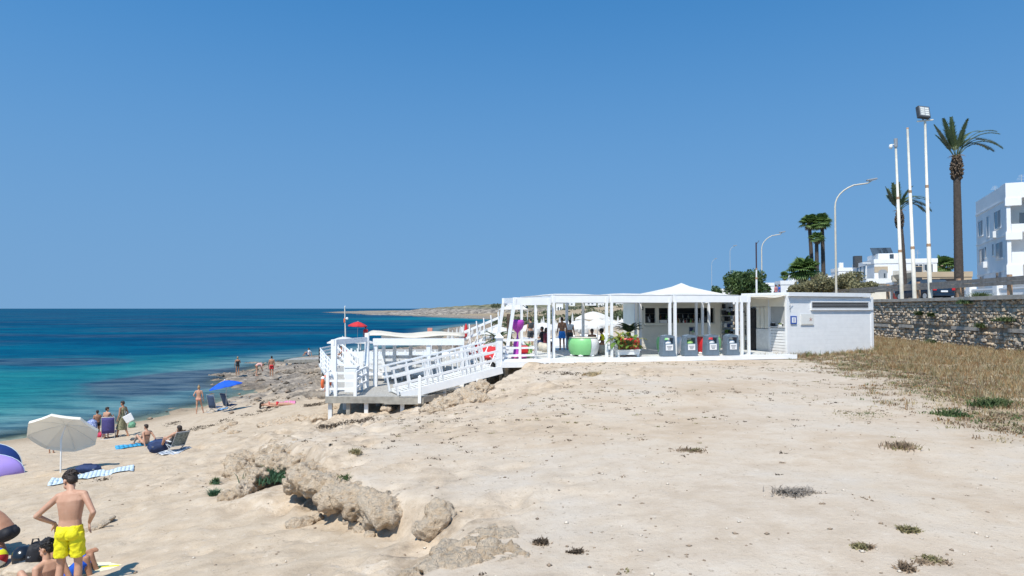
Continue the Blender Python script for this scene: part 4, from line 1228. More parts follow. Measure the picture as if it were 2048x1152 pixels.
# slatted stair rail near the bending person in red
sr = thing('stair_railing', 'white slatted stair railing slanting down inside the portal frame', 'railing', (0, 0, 0))
p0, p1 = P(672, 706, 36.5), P(716, 745, 33.4)
for z in (0.0, .34, .68):
    mb = MB(); mb.bar(p0 + Vector((0, 0, z)), p1 + Vector((0, 0, z)), .06, .09); mb.build('rail', M_white, sr)
for k in range(10):
    q = p0.lerp(p1, k / 9); mb = MB(); mb.bar(q + Vector((0, 0, -.75 if k in (0, 9) else -.05)), q + Vector((0, 0, .72)), .07, .05, up=(1, 0, 0)); mb.build('baluster', M_white, sr)

# ================================================================== FAR DECK, PIER, FLAG POLE, SHADES
fd = thing('sea_deck', 'far wooden sunbathing deck on legs over the grey rocks', 'deck', (0, 0, 1.8))
x0 = P(640, 722, 58).x
mb = MB()
for k in range(54):
    y = 44 + k * .62
    mb.box2((x0 - .05 + max(0, (58 - y)) * .33, y, -.06), (-3.5, y + .57, 0))
o = mb.build('plank', M_deckwood, fd); o['kind'] = 'stuff'
mb = MB(); mb.bar((x0 + 4.6, 44, -.16), (x0 - .06, 58, -.16), .08, .2); mb.bar((x0 - .06, 58, -.16), (x0 - .06, 77, -.16), .08, .2); mb.box2((x0 + 4.6, 43.9, -.26), (-3.5, 43.98, -.02)); mb.build('fascia', M_white, fd)
for y in (45, 49, 53, 58, 64, 70):
    xx = x0 + max(0, 58 - y) * .33 + .2
    for x in (xx, xx + 2.2, xx + 5):
        g = gz(x, y); mb = MB(); mb.box2((x - .09, y - .09, min(g - 2.1, -.6)), (x + .09, y + .09, -.07)); mb.build('leg', M_white2 if x == xx else M_timber, fd)
fr2 = thing('sea_deck_railing', 'white bar railing along the seaward edge of the far deck', 'railing', (0, 0, 1.8))
rail_run(fr2, [(x0, 58, 0), (x0 + .9, 55.2, 0), (x0 + 1.8, 52.5, 0), (x0 + 2.75, 49.5, 0), (x0 + 3.7, 46.8, 0), (x0 + 4.6, 44.1, 0)], (.3, .62, .92, 1.2), 1.25, .17, .07, .13)
rail_run(fr2, [(x0, 58, 0), (x0, 62, 0), (x0, 66, 0)], (.3, .62, .92, 1.2), 1.25, .17, .07, .13)
pi_ = thing('bathing_pier', 'low grey timber pier on stubby legs reaching over the rocks', 'pier', (0, 0, 1.05))
pa, pb_ = Pz(578, 718, 1.05), Pz(652, 716, 1.05)
mb = MB()
for k in range(36):
    s = k / 36; q = pa.lerp(pb_, s)
    mb.box2((q.x, q.y - 1.5, -.07), (q.x + (pb_.x - pa.x) / 36 - .02, q.y + 1.6, 0))
o = mb.build('plank', M_deckwood, pi_); o['kind'] = 'stuff'
mb = MB(); mb.bar((pa.x, pa.y - 1.55, -.17), (pb_.x, pb_.y - 1.55, -.17), .08, .3); mb.build('fascia', M_timber, pi_)
for k in range(6):
    q = pa.lerp(pb_, (k + .3) / 6); g = min(gz(q.x, q.y - 1.4), .8)
    for yo in (-1.3, 1.3):
        mb = MB(); mb.box2((q.x - .1, q.y + yo - .1, g - 1.5), (q.x + .1, q.y + yo + .1, -.08)); mb.build('leg', M_white2, pi_)
fp = thing('flag_pole', 'slim white flag pole with orange ring rising above the far deck', 'flag pole', P(691, 700, 60).xyz * 1.0)
fp.location.z = 1.8
mb = MB(); mb.tube([(0, 0, 0), (-.02, 0, 2.4), (-.10, 0, 4.75)], [.065, .06, .04], 8); mb.build('pole', M_pole, fp)
mb = MB(); mb.ell((-.07, 0, 4.78), (.055, .055, .055), 8, 6); mb.build('finial', M_plw, fp)
mb = MB(); mb.box((-.10, -.06, 3.55), (.12, .06, .34)); mb.build('box', M_orange, fp)
mb = MB(); mb.ell((.12, -.05, 3.72), (.12, .06, .12), 10, 6); mb.build('siren', M_plw, fp)

def umbrella(name, label, cat, loc, h, r, mm, tilt=(0, 0), rz=0.0, n=8, dome=.30, val=.10, group=None, pole=.022, pmat=None, ribs=True, bend=None, sag=.12):
    """an open parasol: pole, canopy of n panels with a valance, ribs; the head tilts about the top of the pole"""
    t = thing(name, label, cat, loc, rz, group)
    E = Euler((R(tilt[0]), R(tilt[1]), 0))
    top = Vector((0, 0, h))
    piv = Vector((0, 0, h - dome * r - .12)) if bend is None else Vector((0, 0, bend))
    M_ = E.to_matrix()
    T = lambda p: M_ @ (Vector(p) - piv) + piv
    mb = MB(); mb.tube([(0, 0, -.25), (0, 0, piv.z * .5), piv, T((0, 0, h))], [pole, pole, pole * .9, pole * .8], 8); mb.build('pole', pmat or M_steel, t)
    mb = MB(); rings = 5; sub = 4; N_ = n * sub; vv = [T((0, 0, h))]
    for j in range(1, rings + 1):
        s = j / rings
        for i in range(N_):
            a = 2 * math.pi * i / N_
            f = (i % sub) / sub
            chord = math.cos(math.pi / n) / math.cos((f - .5) * 2 * math.pi / n)
            sg = 1 - sag * .5 * math.sin(math.pi * f) * s
            z = h - dome * r * (s ** 1.55) - .06 * r * sag * math.sin(math.pi * f) * s
            vv.append(T((r * s * math.cos(a) * chord * (1 if s < 1 else sg ** .3), r * s * math.sin(a) * chord * (1 if s < 1 else sg ** .3), z)))
    for i in range(N_):
        a = 2 * math.pi * i / N_; f = (i % sub) / sub
        chord = math.cos(math.pi / n) / math.cos((f - .5) * 2 * math.pi / n)
        vv.append(T((r * 1.01 * math.cos(a) * chord, r * 1.01 * math.sin(a) * chord, h - dome * r - val * (1 if f else .8))))
    ff = [(0, 1 + i, 1 + (i + 1) % N_) for i in range(N_)]
    for j in range(rings):
        for i in range(N_):
            p, q = 1 + j * N_ + i, 1 + j * N_ + (i + 1) % N_
            ff.append((p, p + N_, q + N_, q))
    mb.add(vv, ff, 0, False); mb.build('canopy', mm, t)
    if ribs:
        for k in range(n):
            a = 2 * math.pi * k / n
            mb = MB(); pts = [T((r * s * math.cos(a) * .985, r * s * math.sin(a) * .985, h - dome * r * (s ** 1.55) - .018)) for s in (0.03, .35, .7, .99)]
            mb.tube(pts, .006, 4); mb.build('rib', M_plw, t)
    mb = MB(); mb.ell(T((0, 0, h + .03)), (.03, .03, .05), 8, 6); mb.build('finial', M_plw, t)
    return t
q = P(686, 690, 58); umbrella('open_parasol', 'flat white parasol on the far deck left of the flag pole', 'parasol', (q.x, 58, 1.8), 2.2, 1.36, M_canvas, (0, -4), 0, dome=.28, group='open parasols on the far deck')
q = P(722, 690, 64); umbrella('open_parasol', 'white parasol on the far deck just right of the flag pole', 'parasol', (q.x, 64, 1.8), 1.75, 1.3, M_canvas, (0, 3), 0, dome=.2, group='open parasols on the far deck')
q = P(715, 690, 75); umbrella('red_parasol', 'red parasol with white tips above the far deck', 'parasol', (q.x, 75, 1.8), 3.15, 1.02, M_redcloth, (0, 3), .2, dome=.42, val=.12)
ls = thing('lifeguard_stand', 'low white stand under the red parasol on the far deck', 'stand', (P(728, 690, 75).x, 75, 1.8))
mb = MB(); mb.box((0, 0, .82), (1.2, 1.0, .08)); mb.build('floor', M_white, ls)
for x in (-.5, .5):
    for y in (-.4, .4):
        mb = MB(); mb.box((x, y, .4), (.09, .09, .78)); mb.build('leg', M_white, ls)
# ================================================================== PEOPLE
def skin(name, c): return mat(name, c, .55, .10, 9, .05, 40, col2=tuple(x * y for x, y in zip(c[:3], (.82, .74, .70))), spec=.3)
S_FAIR = skin('fair_skin', (.56, .33, .225)); S_TAN = skin('tanned_skin', (.44, .235, .145)); S_BROWN = skin('deep_tan_skin', (.28, .14, .085)); S_PALE = skin('pale_skin', (.66, .42, .31))
H_DARK = mat('dark_brown_hair', (.035, .022, .016), .5, .3, 30, .6, 90); H_BLACK = mat('black_hair', (.012, .010, .010), .45, .3, 30, .6, 90)
H_BLOND = mat('blond_hair', (.38, .26, .13), .5, .3, 30, .6, 90); H_GREY = mat('grey_hair', (.42, .37, .31), .5, .3, 30, .5, 90)
M_olive = mat('olive_print_cloth', (.36, .33, .20), .8, .2, 14, col2=(.10, .11, .06))
M_swim = mat('salmon_cloth', (.62, .30, .22), .7, .1, 8)
M_turq = mat('turquoise_cloth', (.03, .30, .52), .8, .2, 4)
M_palecloth = mat('pale_blue_cloth', (.55, .66, .74), .85, .12, 3, .2, 30)
M_eye = mat('dark_eye', (.02, .015, .012), .2, .1, 5); M_lip = mat('lip', (.45, .16, .12), .5, .1, 9)

def capsule(mb, a, b, ra, rb, n=12):
    a, b = Vector(a), Vector(b); d = b - a; L_ = max(d.length, 1e-5); d = d / L_
    prof = []
    for k in range(5):
        t = math.pi / 2 * (1 - k / 4); prof.append((-math.sin(t) * ra, max(math.cos(t) * ra, 1e-4)))
    for k in range(5):
        t = math.pi / 2 * k / 4; prof.append((L_ + math.sin(t) * rb, max(math.cos(t) * rb, 1e-4)))
    q = d.to_track_quat('Z', 'Y'); vv, ff = [], []
    for z, r in prof:
        for i in range(n):
            t = 2 * math.pi * i / n; vv.append(a + q @ Vector((r * math.cos(t), r * math.sin(t), z)))
    m_ = len(prof)
    for j in range(m_ - 1):
        for i in range(n):
            p, r_ = j * n + i, j * n + (i + 1) % n; ff.append((p, r_, r_ + n, p + n))
    ff.append(tuple(reversed(range(n)))); ff.append(tuple((m_ - 1) * n + i for i in range(n)))
    mb.add(vv, ff, 0, True)
def loft(mb, rings, n=20):
    """rings: (centre, side vector, front vector, half width, half depth)"""
    vv, ff = [], []
    for c, s, f, w, d in rings:
        for i in range(n):
            t = 2 * math.pi * i / n
            ct, st_ = math.cos(t), math.sin(t)
            k = (abs(ct) ** 2.5 + abs(st_) ** 2.5) ** (-1 / 2.5)
            vv.append(c + s * (w * k * ct) + f * (d * k * st_))
    m_ = len(rings)
    for j in range(m_ - 1):
        for i in range(n):
            p, r_ = j * n + i, j * n + (i + 1) % n; ff.append((p, r_, r_ + n, p + n))
    ff.append(tuple(reversed(range(n)))); ff.append(tuple((m_ - 1) * n + i for i in range(n)))
    mb.add(vv, ff, 0, True)
def finish(o, voxel, smooth_n=4):
    md = o.modifiers.new('join', 'REMESH'); md.mode = 'VOXEL'; md.voxel_size = voxel; md.use_smooth_shade = True
    sm = o.modifiers.new('soften', 'SMOOTH'); sm.factor = .5; sm.iterations = smooth_n
    return o
STAND = dict(pelvis=(0, 0, .95), waist=(0, .0, 1.09), chest=(0, .0, 1.30), neck=(0, -.01, 1.47), head=(0, .03, 1.63),
             sh_l=(-.175, 0, 1.415), sh_r=(.175, 0, 1.415), el_l=(-.235, -.02, 1.13), el_r=(.235, -.02, 1.13), wr_l=(-.26, .06, .89), wr_r=(.26, .06, .89),
             hip_l=(-.09, 0, .91), hip_r=(.09, 0, .91), kn_l=(-.10, .02, .49), kn_r=(.10, .02, .49), an_l=(-.105, -.02, .08), an_r=(.105, -.02, .08))
SIT = dict(pelvis=(0, 0, .12), waist=(0, -.06, .26), chest=(0, -.09, .46), neck=(0, -.07, .63), head=(0, -.02, .79),
           sh_l=(-.175, -.09, .575), sh_r=(.175, -.09, .575), el_l=(-.24, -.2, .32), el_r=(.24, -.2, .32), wr_l=(-.23, -.28, .08), wr_r=(.23, -.28, .08),
           hip_l=(-.09, .03, .11), hip_r=(.09, .03, .11), kn_l=(-.13, .38, .42), kn_r=(.13, .38, .42), an_l=(-.12, .62, .08), an_r=(.12, .62, .08))
CHAIR = dict(pelvis=(0, 0, .52), waist=(0, -.02, .66), chest=(0, -.02, .86), neck=(0, 0, 1.03), head=(0, .04, 1.19),
             sh_l=(-.175, 0, .975), sh_r=(.175, 0, .975), el_l=(-.22, .08, .72), el_r=(.22, .08, .72), wr_l=(-.14, .30, .72), wr_r=(.14, .30, .72),
             hip_l=(-.09, .02, .5), hip_r=(.09, .02, .5), kn_l=(-.11, .42, .5), kn_r=(.11, .42, .5), an_l=(-.11, .40, .08), an_r=(.11, .40, .08))
LIE = dict(pelvis=(0, 0, .11), waist=(0, -.15, .10), chest=(0, -.36, .11), neck=(0, -.53, .11), head=(0, -.70, .12),
           sh_l=(-.175, -.48, .10), sh_r=(.175, -.48, .10), el_l=(-.26, -.22, .06), el_r=(.26, -.22, .06), wr_l=(-.25, .02, .05), wr_r=(.25, .02, .05),
           hip_l=(-.09, .04, .1), hip_r=(.09, .04, .1), kn_l=(-.11, .46, .12), kn_r=(.11, .46, .10), an_l=(-.12, .88, .06), an_r=(.12, .88, .06))
SHAPE = {'m': [(.84, .10, .08), (.91, .150, .108), (.98, .158, .105), (1.09, .138, .093), (1.22, .155, .108), (1.34, .172, .112), (1.42, .150, .082), (1.48, .07, .06)],
         'b': [(.84, .09, .075), (.91, .140, .10), (.98, .148, .098), (1.09, .135, .086), (1.22, .152, .100), (1.34, .178, .105), (1.42, .160, .078), (1.48, .068, .058)],
         'f': [(.84, .11, .085), (.91, .172, .122), (.98, .165, .112), (1.09, .122, .088), (1.22, .132, .098), (1.34, .145, .102), (1.42, .130, .074), (1.48, .058, .052)],
         'h': [(.84, .13, .11), (.91, .195, .16), (.98, .195, .165), (1.09, .180, .165), (1.22, .180, .155), (1.34, .180, .14), (1.42, .160, .095), (1.48, .07, .065)]}
def V(p): return Vector(p)
def spine_rings(J, shape, grow=0.0, z0=.84, z1=1.48, flare=None):
    pts = [V(J['pelvis']) - (V(J['waist']) - V(J['pelvis'])).normalized() * .11, V(J['pelvis']), V(J['waist']), V(J['chest']), V(J['neck'])]
    zs = [.84, .95, 1.09, 1.30, 1.47]
    sh = (V(J['sh_r']) - V(J['sh_l'])).normalized(); hp = (V(J['hip_r']) - V(J['hip_l'])).normalized()
    def at(z):
        z = min(max(z, .84), 1.50)
        for k in range(4):
            if z <= zs[k + 1] or k == 3:
                t = (z - zs[k]) / (zs[k + 1] - zs[k])
                p0, p1, p2, p3 = pts[max(k - 1, 0)], pts[k], pts[k + 1], pts[min(k + 2, 4)]
                return .5 * ((2 * p1) + (p2 - p0) * t + (2 * p0 - 5 * p1 + 4 * p2 - p3) * t * t + (3 * p1 - p0 - 3 * p2 + p3) * t ** 3)
    rings = []
    tab = SHAPE[shape]
    lv = sorted(set([z for z, _, _ in tab if z0 <= z <= z1] + [z0, z1]))
    for z in lv:
        w = float(np.interp(z, [a[0] for a in tab], [a[1] for a in tab])) + grow
        d = float(np.interp(z, [a[0] for a in tab], [a[2] for a in tab])) + grow
        up = (at(z + .01) - at(z - .01)).normalized()
        k = (z - .84) / .64
        s = (hp * (1 - k) + sh * k); s = (s - up * s.dot(up)).normalized(); f = up.cross(s).normalized()
        rings.append((at(z), s, f, w, d))
    return rings
FAT = {'m': 1.0, 'b': .92, 'f': .92, 'h': 1.12}
def hand(mb, wr, el, side, curl, n_f, r, point=None):
    """palm, four unequal bent fingers and a thumb off the side of the palm"""
    d = (V(wr) - V(el)).normalized() if point is None else V(point).normalized()
    sv = V(side).normalized(); sv = (sv - d * sv.dot(d)).normalized()       # towards the thumb
    nrm = d.cross(sv).normalized()
    if curl < 0: nrm, curl = -nrm, -curl
    c = V(wr) + d * .045
    for k in range(4):
        o = sv * (.030 - .020 * k)
        capsule(mb, V(wr) + o * .6, c + d * .045 + o, .016, .013, 8)
        L_ = (.070, .078, .072, .055)[k]
        p = c + d * .045 + o; dd = d.copy()
        for j in range(3):
            dd = (dd + nrm * curl * (.35 + .2 * j)).normalized()
            q = p + dd * L_ * (.42, .32, .26)[j]; capsule(mb, p, q, r * (1 - .12 * j), r * (1 - .12 * (j + 1)), 8); p = q
    p = V(wr) + d * .02 + sv * .025; dd = (d * .6 + sv * .8 + nrm * .25).normalized()
    q = p + dd * .042; capsule(mb, p, q, r * 1.35, r * 1.15, 8); q2 = q + (dd * .5 + d * .8 + nrm * curl * .3).normalized() * .032; capsule(mb, q, q2, r * 1.15, r * .9, 8)
def person(label, loc, yaw, pose, height=1.72, shape='m', sk=None, wear=(), hair=(None, 'short'), look=(0, 0, 0), near=False, group=None, voxel=None, feet=True, hand_dir=None, **over):
    t = thing('person', label, 'person', loc, yaw, group, height / 1.75)
    J = dict(pose); J.update(over)
    fat = FAT[shape]; sk = sk or S_FAIR
    mb = MB()
    loft(mb, spine_rings(J, shape))
    E = Euler((R(look[0]), R(look[1]), R(look[2])), 'XYZ').to_matrix()
    hd = V(J['head']); nk = V(J['neck'])
    up = (hd - nk).normalized()
    capsule(mb, nk - up * .03, hd - up * .04, .058 * fat, .052 * fat)
    hs = 1.04 if shape == 'b' else 1.0
    HL = lambda x, y, z: hd + E @ (Vector((x, y, z)) * hs)
    mb.ell(HL(0, -.012, .035), (.076 * hs, .096 * hs, .090 * hs), 16, 12, rot=E.to_euler())
    capsule(mb, HL(0, .035, -.015), HL(0, .052, -.075), .060, .036)
    capsule(mb, HL(-.03, .03, -.05), HL(.03, .03, -.05), .045, .045)
    capsule(mb, HL(0, .088, .02), HL(0, .106, -.018), .010, .016, 8)
    for s in (-1, 1): mb.ell(HL(s * .080, -.012, -.005), (.012, .022, .033), 8, 6, rot=E.to_euler())
    for s, q in ((-1, 'l'), (1, 'r')):
        sh, el, wr = V(J['sh_' + q]), V(J['el_' + q]), V(J['wr_' + q])
        capsule(mb, nk.lerp(V(J['chest']), .12), sh, .052 * fat, .055 * fat)
        capsule(mb, sh, el, .052 * fat, .038 * fat)
        m1 = el.lerp(wr, .25); capsule(mb, el, m1, .038 * fat, .040 * fat); capsule(mb, m1, wr, .040 * fat, .026 * fat)
        hp, kn, an = V(J['hip_' + q]), V(J['kn_' + q]), V(J['an_' + q])
        capsule(mb, hp, kn, .086 * fat, .054 * fat)
        fwd = Vector((0, 1, 0)) if an.z < kn.z - .2 else (kn - hp).normalized()
        cb_ = kn.lerp(an, .32) - Vector((0, .015, 0)); capsule(mb, kn, cb_, .053 * fat, .056 * fat); capsule(mb, cb_, an, .056 * fat, .036 * fat)
        if feet:
            toe = J.get('toe_' + q); toe = V(toe) if toe else an + Vector((s * .02, .15, -.05))
            capsule(mb, an + Vector((0, -.035, -.035)), toe, .036, .026); capsule(mb, an, an.lerp(toe, .5) + Vector((0, 0, .01)), .036, .03)
        # hands
        td = (hand_dir or {}).get(q, {})
        hand(mb, wr, el, td.get('side', (-s * .4, .9, 0)), td.get('curl', .55), 4, .0105 if near else .012, td.get('point'))
    bt = V(J['pelvis']); upb = (V(J['waist']) - bt).normalized(); sd = (V(J['hip_r']) - V(J['hip_l'])).normalized(); bk = -(upb.cross(sd).normalized())
    for s in (-1, 1): mb.ell(bt - upb * .03 + sd * s * .065 + bk * .055, (.082 * fat, .075 * fat, .085 * fat), 12, 8)
    if shape in ('f',) :
        cc = V(J['chest']); fr = -bk
        for s in (-1, 1): mb.ell(cc + sd * s * .07 + fr * .085 + upb * .0, (.058, .055, .058), 10, 8)
    if shape == 'h': mb.ell(V(J['waist']) - bk * .08, (.16, .13, .16), 14, 10)
    vx = voxel or (.0085 if near else .016)
    body = finish(mb.build('body', sk, t), vx, 3 if near else 3)
    # hair
    hm, hstyle = hair
    if hm is not None:
        mb = MB(); er = E.to_euler()
        k = 1.0 if hstyle != 'curly' else 1.22
        mb.ell(HL(0, -.022, .052), (.083 * hs * k, .098 * hs * k, .084 * hs * k), 16, 12, rot=er)
        mb.ell(HL(0, -.060, .005), (.072 * hs * k, .055 * hs * k, .070 * hs * k), 14, 10, rot=er)
        mb.ell(HL(0, .045, .096), (.060 * hs, .040 * hs, .030 * hs), 12, 8, rot=er)
        if hstyle == 'bun': mb.ell(HL(0, -.11, .07), (.045, .045, .045), 10, 8)
        if hstyle == 'top_bun': mb.ell(HL(0, -.04, .155), (.05, .05, .045), 10, 8)
        if hstyle == 'tail':
            capsule(mb, HL(0, -.10, .05), HL(0, -.15, -.02), .03, .02)
        if hstyle == 'long': capsule(mb, HL(0, -.06, .02), HL(0, -.10, -.16), .075, .05)
        if hstyle == 'cap':
            mb.ell(HL(0, .11, .05), (.065, .07, .012), 12, 6, rot=er)
        if near:
            r_ = random.Random(5)
            for q in range(230):
                a = r_.uniform(0, 6.28); e = r_.uniform(.05, 1.5); v_ = Vector((math.cos(a) * math.cos(e), math.sin(a) * math.cos(e), math.sin(e)))
                if v_.y > .55 and v_.z < .75: continue
                b_ = Vector((v_.x * .080, -.022 + v_.y * .098, .050 + v_.z * .083)); tdir = Vector((v_.x * .3 - v_.y * .5, v_.y * .3 + .5 * v_.x - .2, -.55 * (1 - v_.z) + .1)).normalized()
                e_ = b_ + tdir * .03 + v_ * .006
                capsule(mb, HL(*b_), HL(*e_), .0075, .003, 5)
        o = finish(mb.build('hair', hm, t), vx * (.7 if near else 1), 1 if near else 2)
    if near:
        for s in (-1, 1):
            mb = MB(); mb.ell(HL(s * .031, .0805, .012), (.013, .008, .007), 10, 6); mb.build('eye', M_eye, t)
            mb = MB(); mb.tube([HL(s * .015, .089, .032), HL(s * .033, .086, .037), HL(s * .05, .072, .031)], .004, 5); mb.build('eyebrow', hm, t)
        mb = MB(); mb.ell(HL(0, .0885, -.052), (.021, .007, .006), 10, 6); mb.build('mouth', M_lip, t)
    # clothes: shells grown from the same joints
    for w in wear:
        kind, mm = w[0], w[1]
        mb = MB()
        if kind in ('shorts', 'trunks', 'trousers', 'briefs'):
            loft(mb, spine_rings(J, shape, .013, .84, 1.02 if kind != 'briefs' else .965))
            fr_ = {'shorts': .66, 'trunks': .34, 'briefs': .05, 'trousers': .97}[kind]
            if len(w) > 2: fr_ = w[2]
            for q in 'lr':
                hp, kn, an = V(J['hip_' + q]), V(J['kn_' + q]), V(J['an_' + q])
                end = hp.lerp(kn, min(fr_, 1.0))
                d = (kn - hp).normalized(); s_ = sd; f_ = d.cross(s_).normalized(); s_ = f_.cross(d).normalized()
                r0, r1 = .094 * fat, (.086 if kind != 'briefs' else .09) * fat + (.012 if kind == 'shorts' else 0)
                nn = 7
                loft(mb, [(hp.lerp(end, k / nn) - d * .03 * (1 - k / nn), s_, f_, r0 + (r1 - r0) * k / nn + (.006 * math.sin(k * 2.4) if near else 0), r0 + (r1 - r0) * k / nn) for k in range(nn + 1)])
            for s in (-1, 1): mb.ell(bt - upb * .03 + sd * s * .065 + bk * .06, (.090 * fat, .083 * fat, .090 * fat), 12, 8)
            nm = {'shorts': 'shorts', 'trunks': 'swim_trunks', 'trousers': 'trousers', 'briefs': 'swim_briefs'}[kind]
        elif kind == 'bra':
            loft(mb, spine_rings(J, shape, .006, 1.27, 1.305)); cc = V(J['chest']); fr = -bk
            for s in (-1, 1): mb.ell(cc + sd * s * .07 + fr * .092, (.056, .052, .052), 10, 8); capsule(mb, cc + sd * s * .07 + fr * .12, nk + sd * s * .07, .009, .009, 6)
            nm = 'bikini_top'
        elif kind == 'swimsuit':
            loft(mb, spine_rings(J, shape, .008, .84, 1.34)); nm = 'swimsuit'
            for s in (-1, 1): mb.ell(bt - upb * .03 + sd * s * .065 + bk * .058, (.087 * fat, .079 * fat, .087 * fat), 12, 8); capsule(mb, V(J['chest']) + sd * s * .08, nk + sd * s * .09 - upb * .02, .03, .02, 8)
        elif kind in ('shirt', 'top'):
            loft(mb, spine_rings(J, shape, .014, .92 if kind == 'shirt' else 1.16, 1.47)); nm = 'shirt'
            for q in 'lr':
                sh, el = V(J['sh_' + q]), V(J['el_' + q]); capsule(mb, nk.lerp(V(J['chest']), .2), sh, .06 * fat, .066 * fat)
                if kind == 'shirt': capsule(mb, sh, sh.lerp(el, .6), .066 * fat, .06 * fat)
        elif kind == 'dress':
            loft(mb, spine_rings(J, shape, .014, .95, 1.44)); nm = 'dress'
            c0 = V(J['pelvis']); c1 = (V(J['kn_l']) + V(J['kn_r'])) / 2 + Vector((0, 0, -.12)); ax_ = (c1 - c0).normalized(); f_ = ax_.cross(sd).normalized()
            loft(mb, [(c0.lerp(c1, k / 6), sd, f_, .18 + .07 * k / 6, .135 + .09 * k / 6) for k in range(7)])
        o = mb.build(nm, mm, t)
        finish(o, vx * (1.0 if near else 1.1), 2)
        if near and kind == 'shorts':
            tx = bpy.data.textures.new('cloth_folds', 'CLOUDS'); tx.noise_scale = .055; tx.noise_depth = 3
            dm = o.modifiers.new('folds', 'DISPLACE'); dm.texture = tx; dm.strength = .022; dm.mid_level = .5; dm.texture_coords = 'LOCAL'
    return t

def at_ground(px, py, sink=.02):
    p = G(px, py); p.z -= sink; return p
# --- the boy in yellow shorts
by = P(137, 1190, 8.9); by.z = gz(by.x, by.y) - .015
person('boy in bright yellow swim shorts standing with hands on hips, back to camera', by, R(8), STAND, 1.66, 'b', S_FAIR,
       [('shorts', M_yellow, .72)], (H_DARK, 'short'), look=(-34, 6, 52), near=True,
       waist=(-.005, .02, 1.10), chest=(-.005, .03, 1.30), neck=(-.02, .06, 1.47), head=(-.075, .145, 1.585), sh_l=(-.175, .045, 1.40), sh_r=(.165, .02, 1.435),
       el_l=(-.41, -.03, 1.17), el_r=(.345, -.12, 1.22), wr_l=(-.245, .10, 1.03), wr_r=(.235, .03, 1.05),
       hand_dir={'l': dict(side=(-.2, -.8, .3), curl=.5, point=(.18, .30, -.85)), 'r': dict(side=(.3, -.8, .2), curl=-.5, point=(-.12, .25, -.9))},
       kn_l=(-.115, .02, .49), kn_r=(.105, .03, .49), an_l=(-.12, -.02, .08), an_r=(.125, .0, .08))
# --- the boy sitting at his side
q = P(90, 1188, 9.0); q.z = gz(q.x, q.y) - .03
person('dark-haired boy sitting on the sand beside the yellow shorts, facing left', q, R(62), SIT, 1.58, 'b', S_FAIR, [('trunks', M_lime)], (H_BLACK, 'short'), look=(-12, 0, 22), near=True,
       chest=(0, -.05, .46), neck=(.0, -.02, .63), head=(.02, .02, .79), waist=(0, -.03, .27))
# --- the one behind him with blue shorts
q = P(128, 1180, 9.7); q.z = gz(q.x, q.y) - .03
person('person in royal blue shorts sitting half hidden behind the boy in yellow', q, R(-68), SIT, 1.62, 'b', S_TAN, [('shorts', M_blue, .9)], (H_DARK, 'short'), look=(0, 0, 10),
       kn_l=(-.10, .33, .36), kn_r=(.12, .31, .40), an_l=(-.10, .44, .06), an_r=(.13, .38, .06), chest=(0, -.10, .46), el_l=(-.2, .06, .36), wr_l=(-.12, .28, .42))
# --- the crouching one at the left edge
q = P(-6, 1078, 11.4); q.z = gz(q.x, q.y) - .03
person('person in black trunks crouching forward at the left picture edge', q, R(80), SIT, 1.75, 'm', S_TAN, [('trunks', M_black)], (H_DARK, 'short'), look=(-40, 0, 0),
       pelvis=(0, -.20, .42), waist=(0, -.10, .56), chest=(0, .10, .66), neck=(0, .27, .70), head=(0, .42, .70), sh_l=(-.17, .22, .66), sh_r=(.17, .22, .66),
       el_l=(-.2, .34, .40), el_r=(.2, .34, .40), wr_l=(-.14, .48, .18), wr_r=(.14, .48, .18), hip_l=(-.09, -.17, .40), hip_r=(.09, -.17, .40),
       kn_l=(-.15, .25, .42), kn_r=(.15, .25, .42), an_l=(-.13, -.02, .08), an_r=(.13, -.02, .08))
# --- beach
def pp(label, px, py, yaw, pose=STAND, sink=.02, **k):
    return person(label, at_ground(px, py, sink), R(yaw), pose, **k)
pp('child behind the big white parasol, only bare lower legs showing', 103, 906, 10, height=1.15, shape='b', sk=S_TAN, wear=[('trunks', M_navy)], hair=(H_DARK, 'short'))
pp('bare-chested man in navy shorts seen from behind near the folded chair', 213, 876, -10, height=1.45, shape='b', sk=S_FAIR, wear=[('shorts', M_navy)], hair=(H_DARK, 'short'), look=(-10, 0, -20), el_r=(.22, .14, 1.20), wr_r=(.12, .34, 1.25))
pp('person carrying the round blue patterned bag by the water', 194, 875, 40, height=1.30, shape='b', sk=S_TAN, wear=[('trunks', M_black)], hair=(H_DARK, 'short'))
pp('woman in loose olive print dress walking with a white tote bag', 245, 873, 75, height=1.68, shape='f', sk=S_TAN, wear=[('dress', M_olive)], hair=(H_DARK, 'short'), look=(-14, 0, 5), kn_l=(-.10, .16, .5), an_l=(-.10, .22, .08), kn_r=(.10, .0, .5), an_r=(.1, -.24, .1), el_r=(.23, -.08, 1.15), wr_r=(.26, .08, 1.0))
pp('woman in black bikini sitting on the blue towel leaning on her arms', 291, 890, 62, SIT, height=1.66, shape='f', sk=S_FAIR, wear=[('briefs', M_black), ('bra', M_black)], hair=(H_DARK, 'bun'), look=(-8, 0, 0), wr_l=(-.25, -.34, .05), wr_r=(.27, -.36, .05), el_l=(-.24, -.24, .32), el_r=(.25, -.26, .32))
pp('blonde woman in salmon bikini standing by the dark blue chairs', 397, 827, 22, height=1.60, shape='f', sk=S_FAIR, wear=[('briefs', M_swim), ('bra', M_swim)], hair=(H_BLOND, 'top_bun'), el_l=(-.30, -.10, 1.18), wr_l=(-.17, .05, 1.05), kn_r=(.17, .08, .52), an_r=(.27, .10, .10), an_l=(-.12, -.02, .08))
pp('person sunbathing flat on the sand below the grey rocks', 553, 812, -72, LIE, height=1.66, shape='f', sk=S_FAIR, wear=[('briefs', M_redcloth), ('bra', M_redcloth)], hair=(H_DARK, 'long'))
